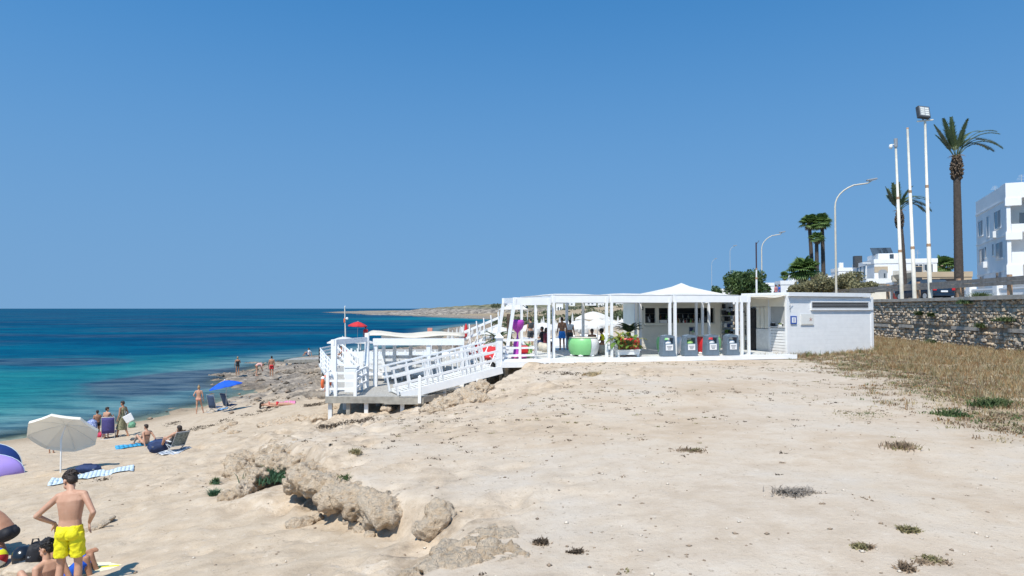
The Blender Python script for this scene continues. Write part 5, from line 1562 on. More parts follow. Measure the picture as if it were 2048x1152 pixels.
pp('woman in black swimsuit standing at the tip of the rocks', 475, 751, 30, height=1.68, shape='f', sk=S_TAN, wear=[('swimsuit', M_black)], hair=(H_BLOND, 'short'), el_r=(.25, .08, 1.16), wr_r=(.10, .20, 1.10))
pp('person in pale pink shirt bending over the rocks by the water', 513, 752, -60, height=1.66, shape='m', sk=S_FAIR, wear=[('shirt', mat('pale_pink_cloth', (.70, .40, .36), .8, .1, 6)), ('trunks', M_terracotta)], hair=(H_DARK, 'short'), look=(-60, 0, 0),
   waist=(0, .08, 1.05), chest=(0, .28, 1.10), neck=(0, .45, 1.08), head=(0, .58, 1.02), sh_l=(-.17, .40, 1.06), sh_r=(.17, .40, 1.06), el_l=(-.2, .42, .80), el_r=(.2, .42, .80), wr_l=(-.15, .5, .56), wr_r=(.15, .5, .56))
pp('man in red shorts standing on the rocks facing the sea', 543, 753, 15, height=1.74, shape='m', sk=S_TAN, wear=[('shorts', M_redcloth)], hair=(H_BLACK, 'short'))
q = Pz(617, 711, 1.05)
person('person in white shirt sitting on the edge of the bathing pier', (q.x, q.y, 1.05 - .02), R(70), SIT, 1.70, 'm', S_TAN, [('shirt', M_plw), ('shorts', M_navy)], (H_BLACK, 'short'))
q = P(699, 748, 35.6)
person('person in red top and blue shorts leaning over the white stair railing', (q.x, q.y, PZ), R(70), STAND, 1.70, 'f', S_TAN, [('top', M_redcloth), ('shorts', mat('denim_blue_cloth', (.03, .16, .38), .8, .2, 8), .6)], (H_BLACK, 'cap'), look=(-20, 0, 0),
       waist=(0, .07, 1.08), chest=(0, .24, 1.24), neck=(0, .38, 1.34), head=(0, .48, 1.46), sh_l=(-.17, .32, 1.29), sh_r=(.17, .32, 1.29), el_l=(-.2, .5, 1.12), el_r=(.2, .45, 1.08), wr_l=(-.12, .72, 1.12), wr_r=(.14, .66, 1.05))
q = P(731, 690, 75)
person('person in red standing under the red parasol far out on the deck', (q.x, 75, 1.8 + .86), R(20), STAND, 1.74, 'm', S_TAN, [('shirt', M_redcloth), ('shorts', M_redcloth)], (H_DARK, 'short'))
# --- on the bar deck
def dpp(label, px, v, yaw, pose=STAND, z=FLOOR, **k):
    p = dpos(du(px, v), v, z); return person(label, p, R(yaw), pose, **k)
dpp('bare-chested man in bright blue shorts under the left pergola', 1124, 6.0, 10, height=1.76, sk=S_TAN, wear=[('shorts', mat('bright_blue_cloth', (.03, .25, .75), .7, .1, 6))], hair=(H_DARK, 'short'))
dpp('person in dark shorts and white top beside the man in blue shorts', 1140, 6.4, -20, height=1.62, sk=S_TAN, wear=[('top', M_plw), ('shorts', M_darkgrey)], hair=(H_DARK, 'short'))
dpp('curly-haired woman sitting behind the green and white tub, left one', 1184, 2.75, 175, CHAIR, height=1.62, shape='f', sk=S_BROWN, wear=[('top', M_terracotta), ('shorts', M_navy)], hair=(H_DARK, 'curly'))
dpp('curly-haired woman in yellow print top sitting right of the green tub', 1204, 2.4, 70, CHAIR, height=1.66, shape='f', sk=S_BROWN, wear=[('top', M_yellow), ('shorts', M_terracotta)], hair=(H_BLACK, 'curly'))
dpp('person in dark shirt standing behind the slanting pergola legs', 1061, 8.0, 30, height=1.72, sk=S_FAIR, wear=[('shorts', M_darkgrey), ('top', M_darkgrey)], hair=(H_DARK, 'short'))
dpp('seated person in black shirt left of the front pergola posts', 1085, 5.5, 60, CHAIR, height=1.70, sk=S_TAN, wear=[('shirt', M_black), ('shorts', M_navy)], hair=(H_BLACK, 'short'))
dpp('seated person in maroon just beside the front pergola post', 1092, 4.6, -60, CHAIR, height=1.66, shape='f', sk=S_BROWN, wear=[('shirt', mat('maroon_cloth', (.16, .025, .035), .8, .1, 6)), ('shorts', M_black)], hair=(H_DARK, 'long'))
# seats for the seated ones
def block_seat(label, px, v, h=.44, mm=None):
    t = dthing('block_stool', label, 'stool', du(px, v), v, FLOOR)
    mb = MB(); mb.lathe([(0, 0), (.2, 0), (.24, h * .5), (.22, h), (0, h + .01)], 16); mb.build('body', mm or M_lamp, t)
    mb = MB(); mb.lathe([(.225, h), (.225, h + .025), (0, h + .03)], 16); mb.build('cushion', M_canvas_cream, t)
for lb, px, v in (('round stool under the left curly-haired woman', 1184, 2.75), ('wicker-coloured round stool under the woman in yellow', 1204, 2.4), ('round stool under the seated person in black', 1085, 5.5), ('round stool under the seated person in maroon', 1092, 4.6)):
    block_seat(lb, px, v)

# ================================================================== THINGS ON THE BEACH
def cloth(name, label, cat, px, py, w, l, rz, mm, amp=.008, n=12, mm2=None, lift=.03, group=None):
    """a towel lying on the sand, following it"""
    c = G(px, py)
    t = thing(name, label, cat, (c.x, c.y, c.z), R(rz), group)
    ca, sa = math.cos(R(rz)), math.sin(R(rz))
    vv = []; mi = []
    gxs, gys = [], []
    for j in range(n + 1):
        for i in range(n + 1):
            x, y = (i / n - .5) * w, (j / n - .5) * l
            gxs.append(c.x + x * ca - y * sa); gys.append(c.y + x * sa + y * ca); vv.append([x, y, 0])
    zz = land(np.array(gxs), np.array(gys))[0]
    for k, v_ in enumerate(vv):
        v_[2] = float(zz[k]) - c.z + lift + amp * mnoise.noise(Vector((v_[0] * 3, v_[1] * 3, px * .1)))
    mb = MB()
    for j in range(n):
        for i in range(n):
            stripe = 1 if (mm2 is not None and (i % 4 == 1)) else 0
            mb.add([vv[j * (n + 1) + i], vv[j * (n + 1) + i + 1], vv[(j + 1) * (n + 1) + i + 1], vv[(j + 1) * (n + 1) + i]], [(0, 1, 2, 3)], stripe, True)
    mb.build('cloth', [mm, mm2 or mm], t, solid=.012)
    return t
def bag(name, label, cat, px, py, s, mm, rz=0.0, loc=None, strap=True):
    c = loc if loc is not None else G(px, py)
    t = thing(name, label, cat, (c[0], c[1], c[2] - .02), R(rz))
    bm = bmesh.new(); bmesh.ops.create_icosphere(bm, subdivisions=4, radius=.5)
    for v_ in bm.verts:
        p = v_.co.copy(); k = Vector((math.copysign(abs(p.x * 2) ** .75, p.x) * .5, math.copysign(abs(p.y * 2) ** .75, p.y) * .5, math.copysign(abs(p.z * 2) ** .8, p.z) * .5))
        k *= 1 + .22 * mnoise.noise(p * 3 + Vector((px, 0, 0))) + .08 * mnoise.noise(p * 9)
        v_.co = Vector((k.x * s[0], k.y * s[1], max(0, (k.z + .5)) * s[2]))
    me = bpy.data.meshes.new('body'); bm.to_mesh(me); bm.free(); me.materials.append(mm)
    for p in me.polygons: p.use_smooth = True
    o = bpy.data.objects.new('body', me); COL.objects.link(o); o.parent = t
    if strap:
        mb = MB(); mb.tube([(-s[0] * .3, 0, s[2] * .8), (-s[0] * .15, -s[1] * .1, s[2] * 1.15), (s[0] * .15, -s[1] * .1, s[2] * 1.15), (s[0] * .3, 0, s[2] * .8)], .012, 6); mb.build('strap', mm, t)
        mb = MB(); mb.bar((-s[0] * .35, -s[1] * .42, s[2] * .55), (s[0] * .35, -s[1] * .42, s[2] * .55), .02, .02); mb.build('zip', M_shade, t)
    return t
# the big white parasol
wp = P(121, 950, 19.2); wp.z = gz(wp.x, wp.y)
M_parasol = mat('ivory_parasol_cloth', (.80, .765, .67), .8, .04, 3, .1, 60, trans=.16)
umbrella('white_parasol', 'big ivory parasol tilted away over the pale blue towel', 'parasol', wp, 1.40, .90, M_parasol, (-43, -3), R(11), dome=.27, val=.10, bend=.92, pmat=M_plw, n=8)
cloth('beach_towel', 'pale blue striped towel lying right of the big white parasol', 'towel', 186, 950, 1.0, 1.9, -62, M_palecloth, mm2=mat('pale_white_cloth', (.64, .71, .75), .85, .08, 5), n=20)
bag('beach_bag', 'black bag resting at the end of the pale blue striped towel', 'bag', 176, 945, (.62, .34, .22), M_navy, 10)
# the helmet, bags and boards near the boys
c = G(45, 1131)
t = thing('helmet', 'glossy black helmet lying on the sand beside the sitting boy', 'helmet', (c.x, c.y, c.z + .10), R(30))
M_gloss = mat('glossy_black_shell', (.012, .014, .018), .22, .2, 4, spec=.6)
mb = MB(); mb.ell((0, 0, .05), (.150, .165, .145), 20, 14, rot=Euler((R(20), 0, 0))); mb.ell((0, -.05, -.02), (.135, .12, .12), 16, 10); finish(mb.build('shell', M_gloss, t), .012, 3)
mb = MB(); mb.ell((.03, -.075, .015), (.135, .105, .055), 16, 10, rot=Euler((R(25), R(10), 0))); mb.build('visor', M_glass, t)
mb = MB(); mb.lathe([(.12, -.12), (.135, -.10), (.13, -.08)], 18); mb.build('rim', M_darkgrey, t)
bag('black_rucksack', 'black rucksack between the helmet and the sitting boy', 'rucksack', 72, 1118, (.22, .24, .40), M_black, 20, loc=tuple(G(71, 1136)))
bag('sand_toy_bag', 'lumpy pale sand-covered cloth heap below the helmet', 'cloth heap', 50, 1140, (.5, .4, .16), mat('sandy_cloth', (.52, .42, .31), .9, .2, 12, .4, 20), 0, loc=tuple(G(46, 1149)), strap=False)
c = G(2, 1134)
t = thing('striped_ball', 'rainbow striped beach ball cut by the left picture edge', 'ball', (c.x - .07, c.y, c.z + .13))
for k in range(8):
    mb = MB(); mb.lathe([(max(.001, .15 * math.sin(math.pi * j / 10)), -.15 * math.cos(math.pi * j / 10)) for j in range(11)], 3, a0=k * math.pi / 4, a1=(k + 1) * math.pi / 4)
    o = mb.build('panel', [M_redcloth, M_yellow, M_blue, M_plw][k % 4], t); o.rotation_euler = (R(60), R(25), 0)
c = G(192, 1143)
t = thing('bodyboard', 'pale yellow pointed bodyboard on the sand right of the boys', 'bodyboard', (c.x, c.y, c.z + .01), R(14))
prof = [(-.5, .12), (-.42, .20), (-.2, .235), (.1, .21), (.34, .13), (.48, .03)]
vv = [(x, -w, z) for z in (0, .04) for x, w in prof] ; vv2 = [(x, w, z) for z in (0, .04) for x, w in prof]
n6 = len(prof); mb = MB()
allv = [(x, w, 0) for x, w in prof] + [(x, -w, 0) for x, w in reversed(prof)]
m6 = len(allv); mb.add(allv + [(x, y, .045) for x, y, z in allv], [tuple(reversed(range(m6))), tuple(range(m6, 2 * m6))] + [(i, (i + 1) % m6, (i + 1) % m6 + m6, i + m6) for i in range(m6)])
mb.build('board', mat('pale_yellow_foam', (.78, .76, .52), .6, .06, 4), t, bevel=.012)
mb = MB(); mb.box((-.05, 0, .05), (.7, .03, .006)); mb.build('stripe', M_yellow, t)
# pop-up tents at the left edge
def tent(label, px, py, w, d, h, mm, m2, rz, Yd):
    c = P(px, py, Yd); c.z = gz(c.x, c.y)
    t = thing('beach_tent', label, 'beach tent', c, R(rz))
    nA, nB = 24, 10; vv = []
    for j in range(nB + 1):
        e = math.pi / 2 * j / nB
        for i in range(nA + 1):
            a = math.pi * i / nA
            sag = 1 - .07 * abs(math.sin(a * 3)) * math.cos(e)
            vv.append((w * math.cos(a) * math.cos(e) * sag, d * math.sin(a) * math.cos(e) * sag - .0, h * math.sin(e) ** .8))
    mb = MB(); mb.add(vv, [(j * (nA + 1) + i, j * (nA + 1) + i + 1, (j + 1) * (nA + 1) + i + 1, (j + 1) * (nA + 1) + i) for j in range(nB) for i in range(nA)], 0, True)
    mb.build('canopy', mm, t, solid=.01)
    for k in range(4):
        a = math.pi * k / 3
        mb = MB(); mb.tube([(w * math.cos(a) * math.cos(e) * 1.005, d * math.sin(a) * math.cos(e) * 1.005, h * max(0, math.sin(e)) ** .8 + .01) for e in np.linspace(0, math.pi / 2, 8)], .011, 5); mb.build('hoop', M_palecloth, t)
    mb = MB(); mb.add([(w * math.cos(a) * 1.02, d * math.sin(a) * 1.02, .005) for a in np.linspace(0, math.pi, 14)] + [(w * math.cos(a) * 1.10, d * math.sin(a) * 1.12, .03 * (i % 2)) for i, a in enumerate(np.linspace(0, math.pi, 14))], [(i, i + 1, i + 15, i + 14) for i in range(13)])
    mb.build('skirt', m2, t, solid=.006)
    return t
M_lilac = mat('lilac_nylon', (.38, .27, .66), .55, .06, 3, .1, 30); M_royal = mat('dark_blue_nylon', (.015, .04, .17), .5, .1, 3, .1, 30)
tent('lilac pop-up beach tent at the left picture edge', -22, 931, .98, .78, .62, M_lilac, M_lilac, 187, 20.2)
tent('dark blue pop-up tent just behind the lilac one', -14, 921, .92, .7, .78, M_royal, M_royal, 180, 21.6)
# things the walkers carry
c = at_ground(194, 875)
bag('patterned_bag', 'round blue and white patterned bag carried by the water', 'bag', 192, 850, (.52, .34, .55), mat('blue_print_cloth', (.50, .56, .72), .8, .3, 22, col2=(.04, .09, .33)), 0, loc=(c.x - .14, c.y - .22, c.z + .34))
c = at_ground(257, 873)
t = thing('tote_bag', 'white tote bag hanging from the woman in the olive dress', 'bag', (c.x + .02, c.y - .05, c.z + .72), R(20))
mb = MB(); mb.box((0, 0, .16), (.36, .10, .36), rot=Euler((0, R(-28), 0)), taper=1.1); mb.build('body', M_plw, t, bevel=.02)
mb = MB(); mb.tube([(-.14, 0, .34), (-.18, 0, .55), (-.06, 0, .42)], .010, 6); mb.build('strap', M_plw, t)
bag('green_bag', 'small green bag on the sand behind the woman in the dress', 'bag', 264, 856, (.34, .3, .32), mat('green_cloth', (.14, .32, .20), .8, .2, 8), 0)
bag('pink_bag', 'small pink bag on the sand at the carried chair', 'bag', 201, 874, (.26, .24, .24), mat('crimson_cloth', (.55, .05, .11), .8, .2, 8), 0)
def beach_chair(label, px, py, rz, mm, back=.95, lean=18, seat_h=.26, group=None, mm2=None, s=1.0):
    c = at_ground(px, py, .01)
    t = thing('beach_chair', label, 'beach chair', c, R(rz), group, s)
    w = .54; la = R(lean)
    by_, bz_ = -math.sin(la) * back, math.cos(la) * back
    mb = MB()
    for x in (-w / 2, w / 2): mb.tube([(x, .28, .0), (x, -.22, seat_h + .02), (x, -.22 + by_, seat_h + bz_)], .013, 6)
    mb.tube([(-w / 2, -.22 + by_, seat_h + bz_), (w / 2, -.22 + by_, seat_h + bz_)], .013, 6); mb.build('back_frame', M_steel, t)
    mb = MB()
    for x in (-w / 2, w / 2): mb.tube([(x, -.38, 0), (x, .28, seat_h + .06)], .013, 6)
    mb.tube([(-w / 2, -.38, .02), (w / 2, -.38, .02)], .013, 6); mb.build('leg', M_steel, t)
    mb = MB(); vv = []
    for j in range(5):
        s_ = j / 4
        for i in range(3): vv.append(((i - 1) * w / 2, -.22 + .50 * s_, seat_h + .05 * s_ - .05 * (1 - (i - 1) ** 2) * math.sin(math.pi * s_)))
    mb.add(vv, [(j * 3 + i, j * 3 + i + 1, j * 3 + i + 4, j * 3 + i + 3) for j in range(4) for i in range(2)], 0, True); mb.build('seat', mm, t, solid=.012)
    mb = MB(); vv = []
    for j in range(6):
        s_ = j / 5
        for i in range(3): vv.append(((i - 1) * w / 2, -.22 + by_ * s_ + (.04 * (1 - (i - 1) ** 2)) * -1 * math.sin(math.pi * s_), seat_h + .03 + (bz_ - .03) * s_))
    mb.add(vv, [(j * 3 + i, j * 3 + i + 1, j * 3 + i + 4, j * 3 + i + 3) for j in range(5) for i in range(2)], 0, True); mb.build('backrest', mm2 or mm, t, solid=.014)
    for x in (-w / 2 - .02, w / 2 + .02):
        mb = MB(); mb.box((x, -.02, seat_h + .22), (.05, .42, .03)); mb.build('armrest', M_plw, t)
    return t
M_chairblue = mat('dusty_blue_canvas', (.05, .085, .16), .75, .15, 6)
beach_chair('folded navy and purple chair held upright by the bare-chested man', 218, 876, 20, mat('purple_navy_canvas', (.07, .06, .20), .8, .2, 10), lean=4, back=.75)
beach_chair('left dark blue beach chair under the blue parasol', 431, 824, -22, M_chairblue, lean=14, back=.78, group='dark blue chairs under the blue parasol')
beach_chair('right dark blue beach chair under the blue parasol', 460, 820, -34, M_chairblue, lean=20, back=.78, group='dark blue chairs under the blue parasol')
cloth('beach_towel', 'light blue towel on the sand between the dark blue chairs', 'towel', 445, 819, .55, .8, 20, mat('light_blue_cloth', (.22, .42, .66), .85, .1, 4), n=6)
q = at_ground(452, 823); umbrella('blue_parasol', 'bright blue parasol tipped to the left by the shore', 'parasol', q, 1.72, .86, M_blue, (-4, -12), .3, dome=.36, val=.06, pole=.016)
cloth('beach_towel', 'bright blue towel under the woman in the black bikini', 'towel', 284, 890, 1.0, 1.9, -58, M_turq, mm2=mat('sky_blue_cloth', (.10, .42, .70), .85, .1, 5))
beach_chair('grey low chair with a green and white back towel, person in it', 351, 903, 50, M_shade, lean=36, back=.78, s=.76, mm2=mat('grey_green_print_cloth', (.30, .33, .30), .85, .3, 16, col2=(.10, .12, .11)))
c = at_ground(347, 901)
person('person lying back in the low grey chair, bare arm showing', (c.x, c.y, c.z - .18), R(50), CHAIR, 1.60, 'f', S_FAIR, [('swimsuit', M_darkgrey)], (H_DARK, 'short'),
       waist=(0, -.10, .62), chest=(0, -.24, .76), neck=(0, -.36, .88), head=(0, -.42, 1.0), sh_l=(-.17, -.32, .83), sh_r=(.17, -.32, .83), el_l=(-.28, -.1, .70), el_r=(.28, -.1, .70), wr_l=(-.25, .14, .66), wr_r=(.25, .14, .66), kn_l=(-.12, .42, .62), kn_r=(.12, .42, .62), an_l=(-.12, .66, .28), an_r=(.12, .66, .28))
bag('navy_beach_bag', 'navy bag slumped left of the low grey chair', 'bag', 318, 905, (.62, .40, .42), M_navy, 30)
bag('dark_hat', 'small dark hat lying at the left end of the blue towel', 'hat', 268, 880, (.30, .26, .12), M_darkgrey, 0, strap=False)
cloth('grey_towel', 'grey striped towel crumpled beneath the low grey chair', 'towel', 352, 905, .7, 1.0, -40, mat('grey_blue_cloth', (.40, .44, .50), .85, .2, 6), n=8, mm2=M_plw, amp=.05)
cloth('pink_towel', 'crumpled pink towel beside the sunbather', 'towel', 572, 806, .9, .9, 15, mat('bright_pink_cloth', (.75, .25, .42), .8, .12, 5), n=8, amp=.10)
# ================================================================== ROCKS
M_rock = bpy.data.materials.new('limestone')
nt, N, L, B = nodes_of(M_rock)
geo = N.new('ShaderNodeNewGeometry'); pos = geo.outputs['Position']
a_ = nnoise(N, L, pos, 2.6, 9, .66); b_ = nnoise(N, L, pos, 17, 6, .65)
c = nramp(N, L, a_, [(.28, (.29, .205, .13)), (.37, (.53, .40, .27)), (.46, (.64, .50, .355)), (.64, (.70, .58, .445))])
c = nmix(N, L, nmath(N, L, 'MULTIPLY', nrange(N, L, b_, .59, .69), .66), c, (.17, .125, .085))
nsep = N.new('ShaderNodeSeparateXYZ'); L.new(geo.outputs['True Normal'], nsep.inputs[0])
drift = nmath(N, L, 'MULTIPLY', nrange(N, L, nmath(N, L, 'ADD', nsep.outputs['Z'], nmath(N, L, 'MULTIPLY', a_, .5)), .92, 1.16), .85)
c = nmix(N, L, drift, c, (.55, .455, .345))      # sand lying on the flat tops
L.new(c, B.inputs['Base Color']); B.inputs['Roughness'].default_value = .93; B.inputs['Specular IOR Level'].default_value = .12
bp = N.new('ShaderNodeBump'); bp.inputs['Strength'].default_value = 1.0; bp.inputs['Distance'].default_value = .09
L.new(nmath(N, L, 'ADD', b_, nmath(N, L, 'MULTIPLY', nnoise(N, L, pos, 55, 4, .6), .4)), bp.inputs['Height']); L.new(bp.outputs[0], B.inputs['Normal'])
M_karst = mat('grey_karst', (.34, .285, .225), .95, .3, 1.6, .8, 9, col2=(.085, .075, .065))
def rtex(name, kind, sc, depth=4):
    t = bpy.data.textures.new(name, kind); t.noise_scale = sc
    if kind == 'CLOUDS': t.noise_depth = depth
    return t
T1, T2, T3, T4 = rtex('rock_lumps', 'CLOUDS', .40), rtex('rock_pits', 'VORONOI', .11), rtex('rock_grain', 'CLOUDS', .055), rtex('rock_ridges', 'MUSGRAVE', .38)
T4.musgrave_type = 'RIDGED_MULTIFRACTAL'; T4.noise_intensity = .8; T4.octaves = 5
def rock(label, blobs, voxel=.032, amp=1.0, name='rock', group=None):
    """blobs: (px, py, Y, rx, ry, rz, tilt) ellipsoids that melt into one weathered stone"""
    c0 = P(*blobs[0][:3]) if not isinstance(blobs[0][0], Vector) else blobs[0][0].copy()
    mb = MB(); blobs_i = 0
    for b in blobs:
        if isinstance(b[0], Vector): b = (0, 0, 0, b[1], b[2], b[3], b[4]); c = blobs[blobs_i][0] - c0
        else: c = P(*b[:3]) - c0
        blobs_i += 1
        mb.ell(c, b[3:6], 16, 12, rot=Euler((R(b[7]) if len(b) > 7 else 0, R(b[6]) if len(b) > 6 else 0, rnd.uniform(-.4, .4))))
    o = mb.build(name, M_rock)
    o.location = c0
    md = o.modifiers.new('join', 'REMESH'); md.mode = 'VOXEL'; md.voxel_size = voxel; md.use_smooth_shade = True
    sm = o.modifiers.new('melt', 'SMOOTH'); sm.factor = .5; sm.iterations = int(7 * min(1, amp))
    for t, st in ((T1, .19), (T4, .09), (T2, .12), (T3, .07)):
        d = o.modifiers.new('weather', 'DISPLACE'); d.texture = t; d.texture_coords = 'GLOBAL'; d.strength = st * amp; d.mid_level = .5
    return tag(o, label, 'rock', group)
rnd.seed(5)
def ridge(pts, n, rx, ry, rz, jit=.12):
    """a chain of overlapping flat lumps through (px, py, Y) points"""
    out = []
    for k in range(n):
        s = k / (n - 1) * (len(pts) - 1); i = min(int(s), len(pts) - 2); f = s - i
        p = [pts[i][j] + (pts[i + 1][j] - pts[i][j]) * f for j in range(3)]
        q = rnd.uniform
        out.append((p[0] + q(-6, 6), p[1] + q(-4, 4), p[2] + q(-jit, jit), rx * q(.7, 1.2), ry * q(.8, 1.2), rz * q(.7, 1.25), q(-12, 12)))
    return out
def lip(path, n, rx, ry, rz, drop=.10, jit=.10, inn=.5):
    """lumps along the brink of the upper ground: (x, y) points; their tops lie level with it"""
    c0 = None; out = []
    for k in range(n):
        s = k / (n - 1) * (len(path) - 1); i = min(int(s), len(path) - 2); f = s - i
        x = path[i][0] + (path[i + 1][0] - path[i][0]) * f + rnd.uniform(-jit, jit); y = path[i][1] + (path[i + 1][1] - path[i][1]) * f + rnd.uniform(-jit, jit)
        r3 = rz * rnd.uniform(.75, 1.25)
        z = float(land(np.array([x + inn]), np.array([y + inn * .4]), False)[0][0]) - r3 - drop + rnd.uniform(-.03, .05)
        out.append((Vector((x, y, z)), rx * rnd.uniform(.7, 1.2), ry * rnd.uniform(.8, 1.2), r3, rnd.uniform(-8, 8)))
    return out
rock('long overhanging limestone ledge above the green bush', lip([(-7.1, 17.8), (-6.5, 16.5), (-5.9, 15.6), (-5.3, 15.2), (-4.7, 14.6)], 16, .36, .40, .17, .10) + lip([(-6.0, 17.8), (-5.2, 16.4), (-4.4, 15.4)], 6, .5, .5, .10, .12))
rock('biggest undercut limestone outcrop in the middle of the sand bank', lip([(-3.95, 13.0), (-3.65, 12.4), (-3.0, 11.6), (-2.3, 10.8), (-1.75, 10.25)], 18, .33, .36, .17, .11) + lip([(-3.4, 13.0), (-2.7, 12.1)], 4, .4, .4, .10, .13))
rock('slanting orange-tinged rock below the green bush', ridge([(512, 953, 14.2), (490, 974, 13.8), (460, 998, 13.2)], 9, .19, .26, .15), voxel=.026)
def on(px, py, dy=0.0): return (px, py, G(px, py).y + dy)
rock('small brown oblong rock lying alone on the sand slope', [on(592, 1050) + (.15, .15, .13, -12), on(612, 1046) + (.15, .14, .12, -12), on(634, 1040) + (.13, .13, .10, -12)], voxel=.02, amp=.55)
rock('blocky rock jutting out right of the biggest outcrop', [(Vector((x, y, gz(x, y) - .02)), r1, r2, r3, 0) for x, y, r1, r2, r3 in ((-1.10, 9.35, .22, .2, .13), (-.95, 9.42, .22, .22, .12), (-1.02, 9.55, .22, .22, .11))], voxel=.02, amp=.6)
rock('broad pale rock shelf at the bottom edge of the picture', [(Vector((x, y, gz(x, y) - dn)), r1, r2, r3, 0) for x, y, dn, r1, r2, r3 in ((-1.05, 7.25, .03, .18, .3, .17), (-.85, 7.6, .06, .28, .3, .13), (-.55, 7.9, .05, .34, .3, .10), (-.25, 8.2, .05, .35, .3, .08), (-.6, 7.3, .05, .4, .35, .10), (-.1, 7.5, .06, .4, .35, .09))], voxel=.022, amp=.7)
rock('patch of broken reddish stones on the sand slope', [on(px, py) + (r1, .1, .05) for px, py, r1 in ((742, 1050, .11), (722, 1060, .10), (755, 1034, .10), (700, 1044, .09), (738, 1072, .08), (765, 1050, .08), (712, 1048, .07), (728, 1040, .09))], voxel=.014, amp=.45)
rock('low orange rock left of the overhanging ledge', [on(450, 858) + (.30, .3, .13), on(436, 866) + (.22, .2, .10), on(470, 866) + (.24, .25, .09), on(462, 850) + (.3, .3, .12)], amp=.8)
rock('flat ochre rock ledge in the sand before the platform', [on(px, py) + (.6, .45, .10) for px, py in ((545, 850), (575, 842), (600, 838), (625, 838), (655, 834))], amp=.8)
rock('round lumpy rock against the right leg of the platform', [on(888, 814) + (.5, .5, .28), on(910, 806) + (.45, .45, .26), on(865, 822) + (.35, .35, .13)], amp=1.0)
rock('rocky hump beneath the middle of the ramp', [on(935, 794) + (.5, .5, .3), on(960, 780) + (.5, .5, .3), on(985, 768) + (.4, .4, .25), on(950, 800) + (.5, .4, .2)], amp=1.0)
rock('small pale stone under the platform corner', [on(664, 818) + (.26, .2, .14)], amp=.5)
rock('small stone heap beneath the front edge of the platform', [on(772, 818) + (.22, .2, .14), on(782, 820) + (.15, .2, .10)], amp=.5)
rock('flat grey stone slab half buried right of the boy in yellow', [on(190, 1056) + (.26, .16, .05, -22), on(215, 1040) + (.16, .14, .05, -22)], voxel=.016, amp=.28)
for k, (px, py, lb) in enumerate(((505, 726, 'dark wave-washed rock at the point behind the three bathers'), (455, 748, 'low rock in the shallow water left of the bathers'), (590, 775, 'grey karst rock on the shore left of the lifebuoy'), (625, 790, 'low dark karst rock just left of the platform'), (600, 740, 'broken grey rock below the bathing pier'))):
    q = G(px, py)
    o = rock(lb, [(px, py + 3, q.y, 1.0, .7, .22), (px + 24, py + 4, q.y - .5, 1.0, .6, .2), (px - 20, py + 4, q.y + .4, .9, .6, .18), (px + 42, py + 3, q.y - .2, .7, .6, .16)], voxel=.06, amp=1.3); o.data.materials[0] = M_karst

# ================================================================== LOOSE STONES AND CRUMBS
def scatter(n, seed, xr, yr, dens):
    r = np.random.default_rng(seed)
    x = r.uniform(*xr, n); y = r.uniform(*yr, n)
    k = r.uniform(0, 1, n) < dens(x, y)
    return x[k], y[k], r
OCT = np.array([(1, 0, 0), (0, 1, 0), (-1, 0, 0), (0, -1, 0), (0, 0, .8), (0, 0, -.5)], float)
OCF = np.array([(0, 1, 4), (1, 2, 4), (2, 3, 4), (3, 0, 4), (1, 0, 5), (2, 1, 5), (3, 2, 5), (0, 3, 5)])
def pebbles(name, x, y, r, smin, smax, mats, power=3.0):
    n = len(x); z = land(x, y)[0]
    s = smin + (smax - smin) * r.uniform(0, 1, n) ** power
    jit = 1 + r.uniform(-.4, .4, (n, 6, 3))
    v = OCT[None] * jit * s[:, None, None] * np.array([1, 1, .7])
    a = r.uniform(0, 6.28, n); ca, sa = np.cos(a), np.sin(a)
    vx = v[..., 0] * ca[:, None] - v[..., 1] * sa[:, None]; vy = v[..., 0] * sa[:, None] + v[..., 1] * ca[:, None]
    v = np.stack([vx + x[:, None], vy + y[:, None], v[..., 2] + z[:, None] + s[:, None] * .18], -1)
    f = OCF[None] + (np.arange(n) * 6)[:, None, None]
    o = np_mesh(name, v.reshape(-1, 3), f.reshape(-1, 3), mats, mi=np.repeat(r.integers(0, len(mats), n), 8))
    o['kind'] = 'stuff'; return o
P_pale = mat('pale_pebble', (.62, .54, .44), .9, .2, 9); P_brown = mat('brown_pebble', (.30, .225, .16), .9, .3, 9); P_dark = mat('dark_crumb', (.10, .08, .06), .95, .3, 9)
def d_plate(x, y):
    z, rk_, gr_, t, ka = land(x, y, False)
    pat = smooth(.40, .62, fbm(x * .45, y * .45, 41, 3))
    return np.clip((t * pat * .9 + rk_ * .7 + .08) * (1 - smooth(27, 36, y) * .6), 0, 1)
x, y, r = scatter(9000, 3, (-9, 16), (6, 31), d_plate); pebbles('pebbles', x, y, r, .006, .034, [P_pale, P_brown, P_brown, P_brown, P_pale])
x, y, r = scatter(3000, 5, (-14, 17), (6, 30), lambda x, y: .10 + .4 * smooth(.5, .7, fbm(x * .8, y * .8, 66, 3))); pebbles('gravel', x, y, r, .006, .03, [P_pale, P_pale, P_brown])
x, y, r = scatter(2600, 9, (-28, -6), (34, 84), lambda x, y: land(x, y, False)[4] * .9 + .01); pebbles('shore_stones', x, y, r, .03, .24, [P_brown, P_brown, P_dark], 4)
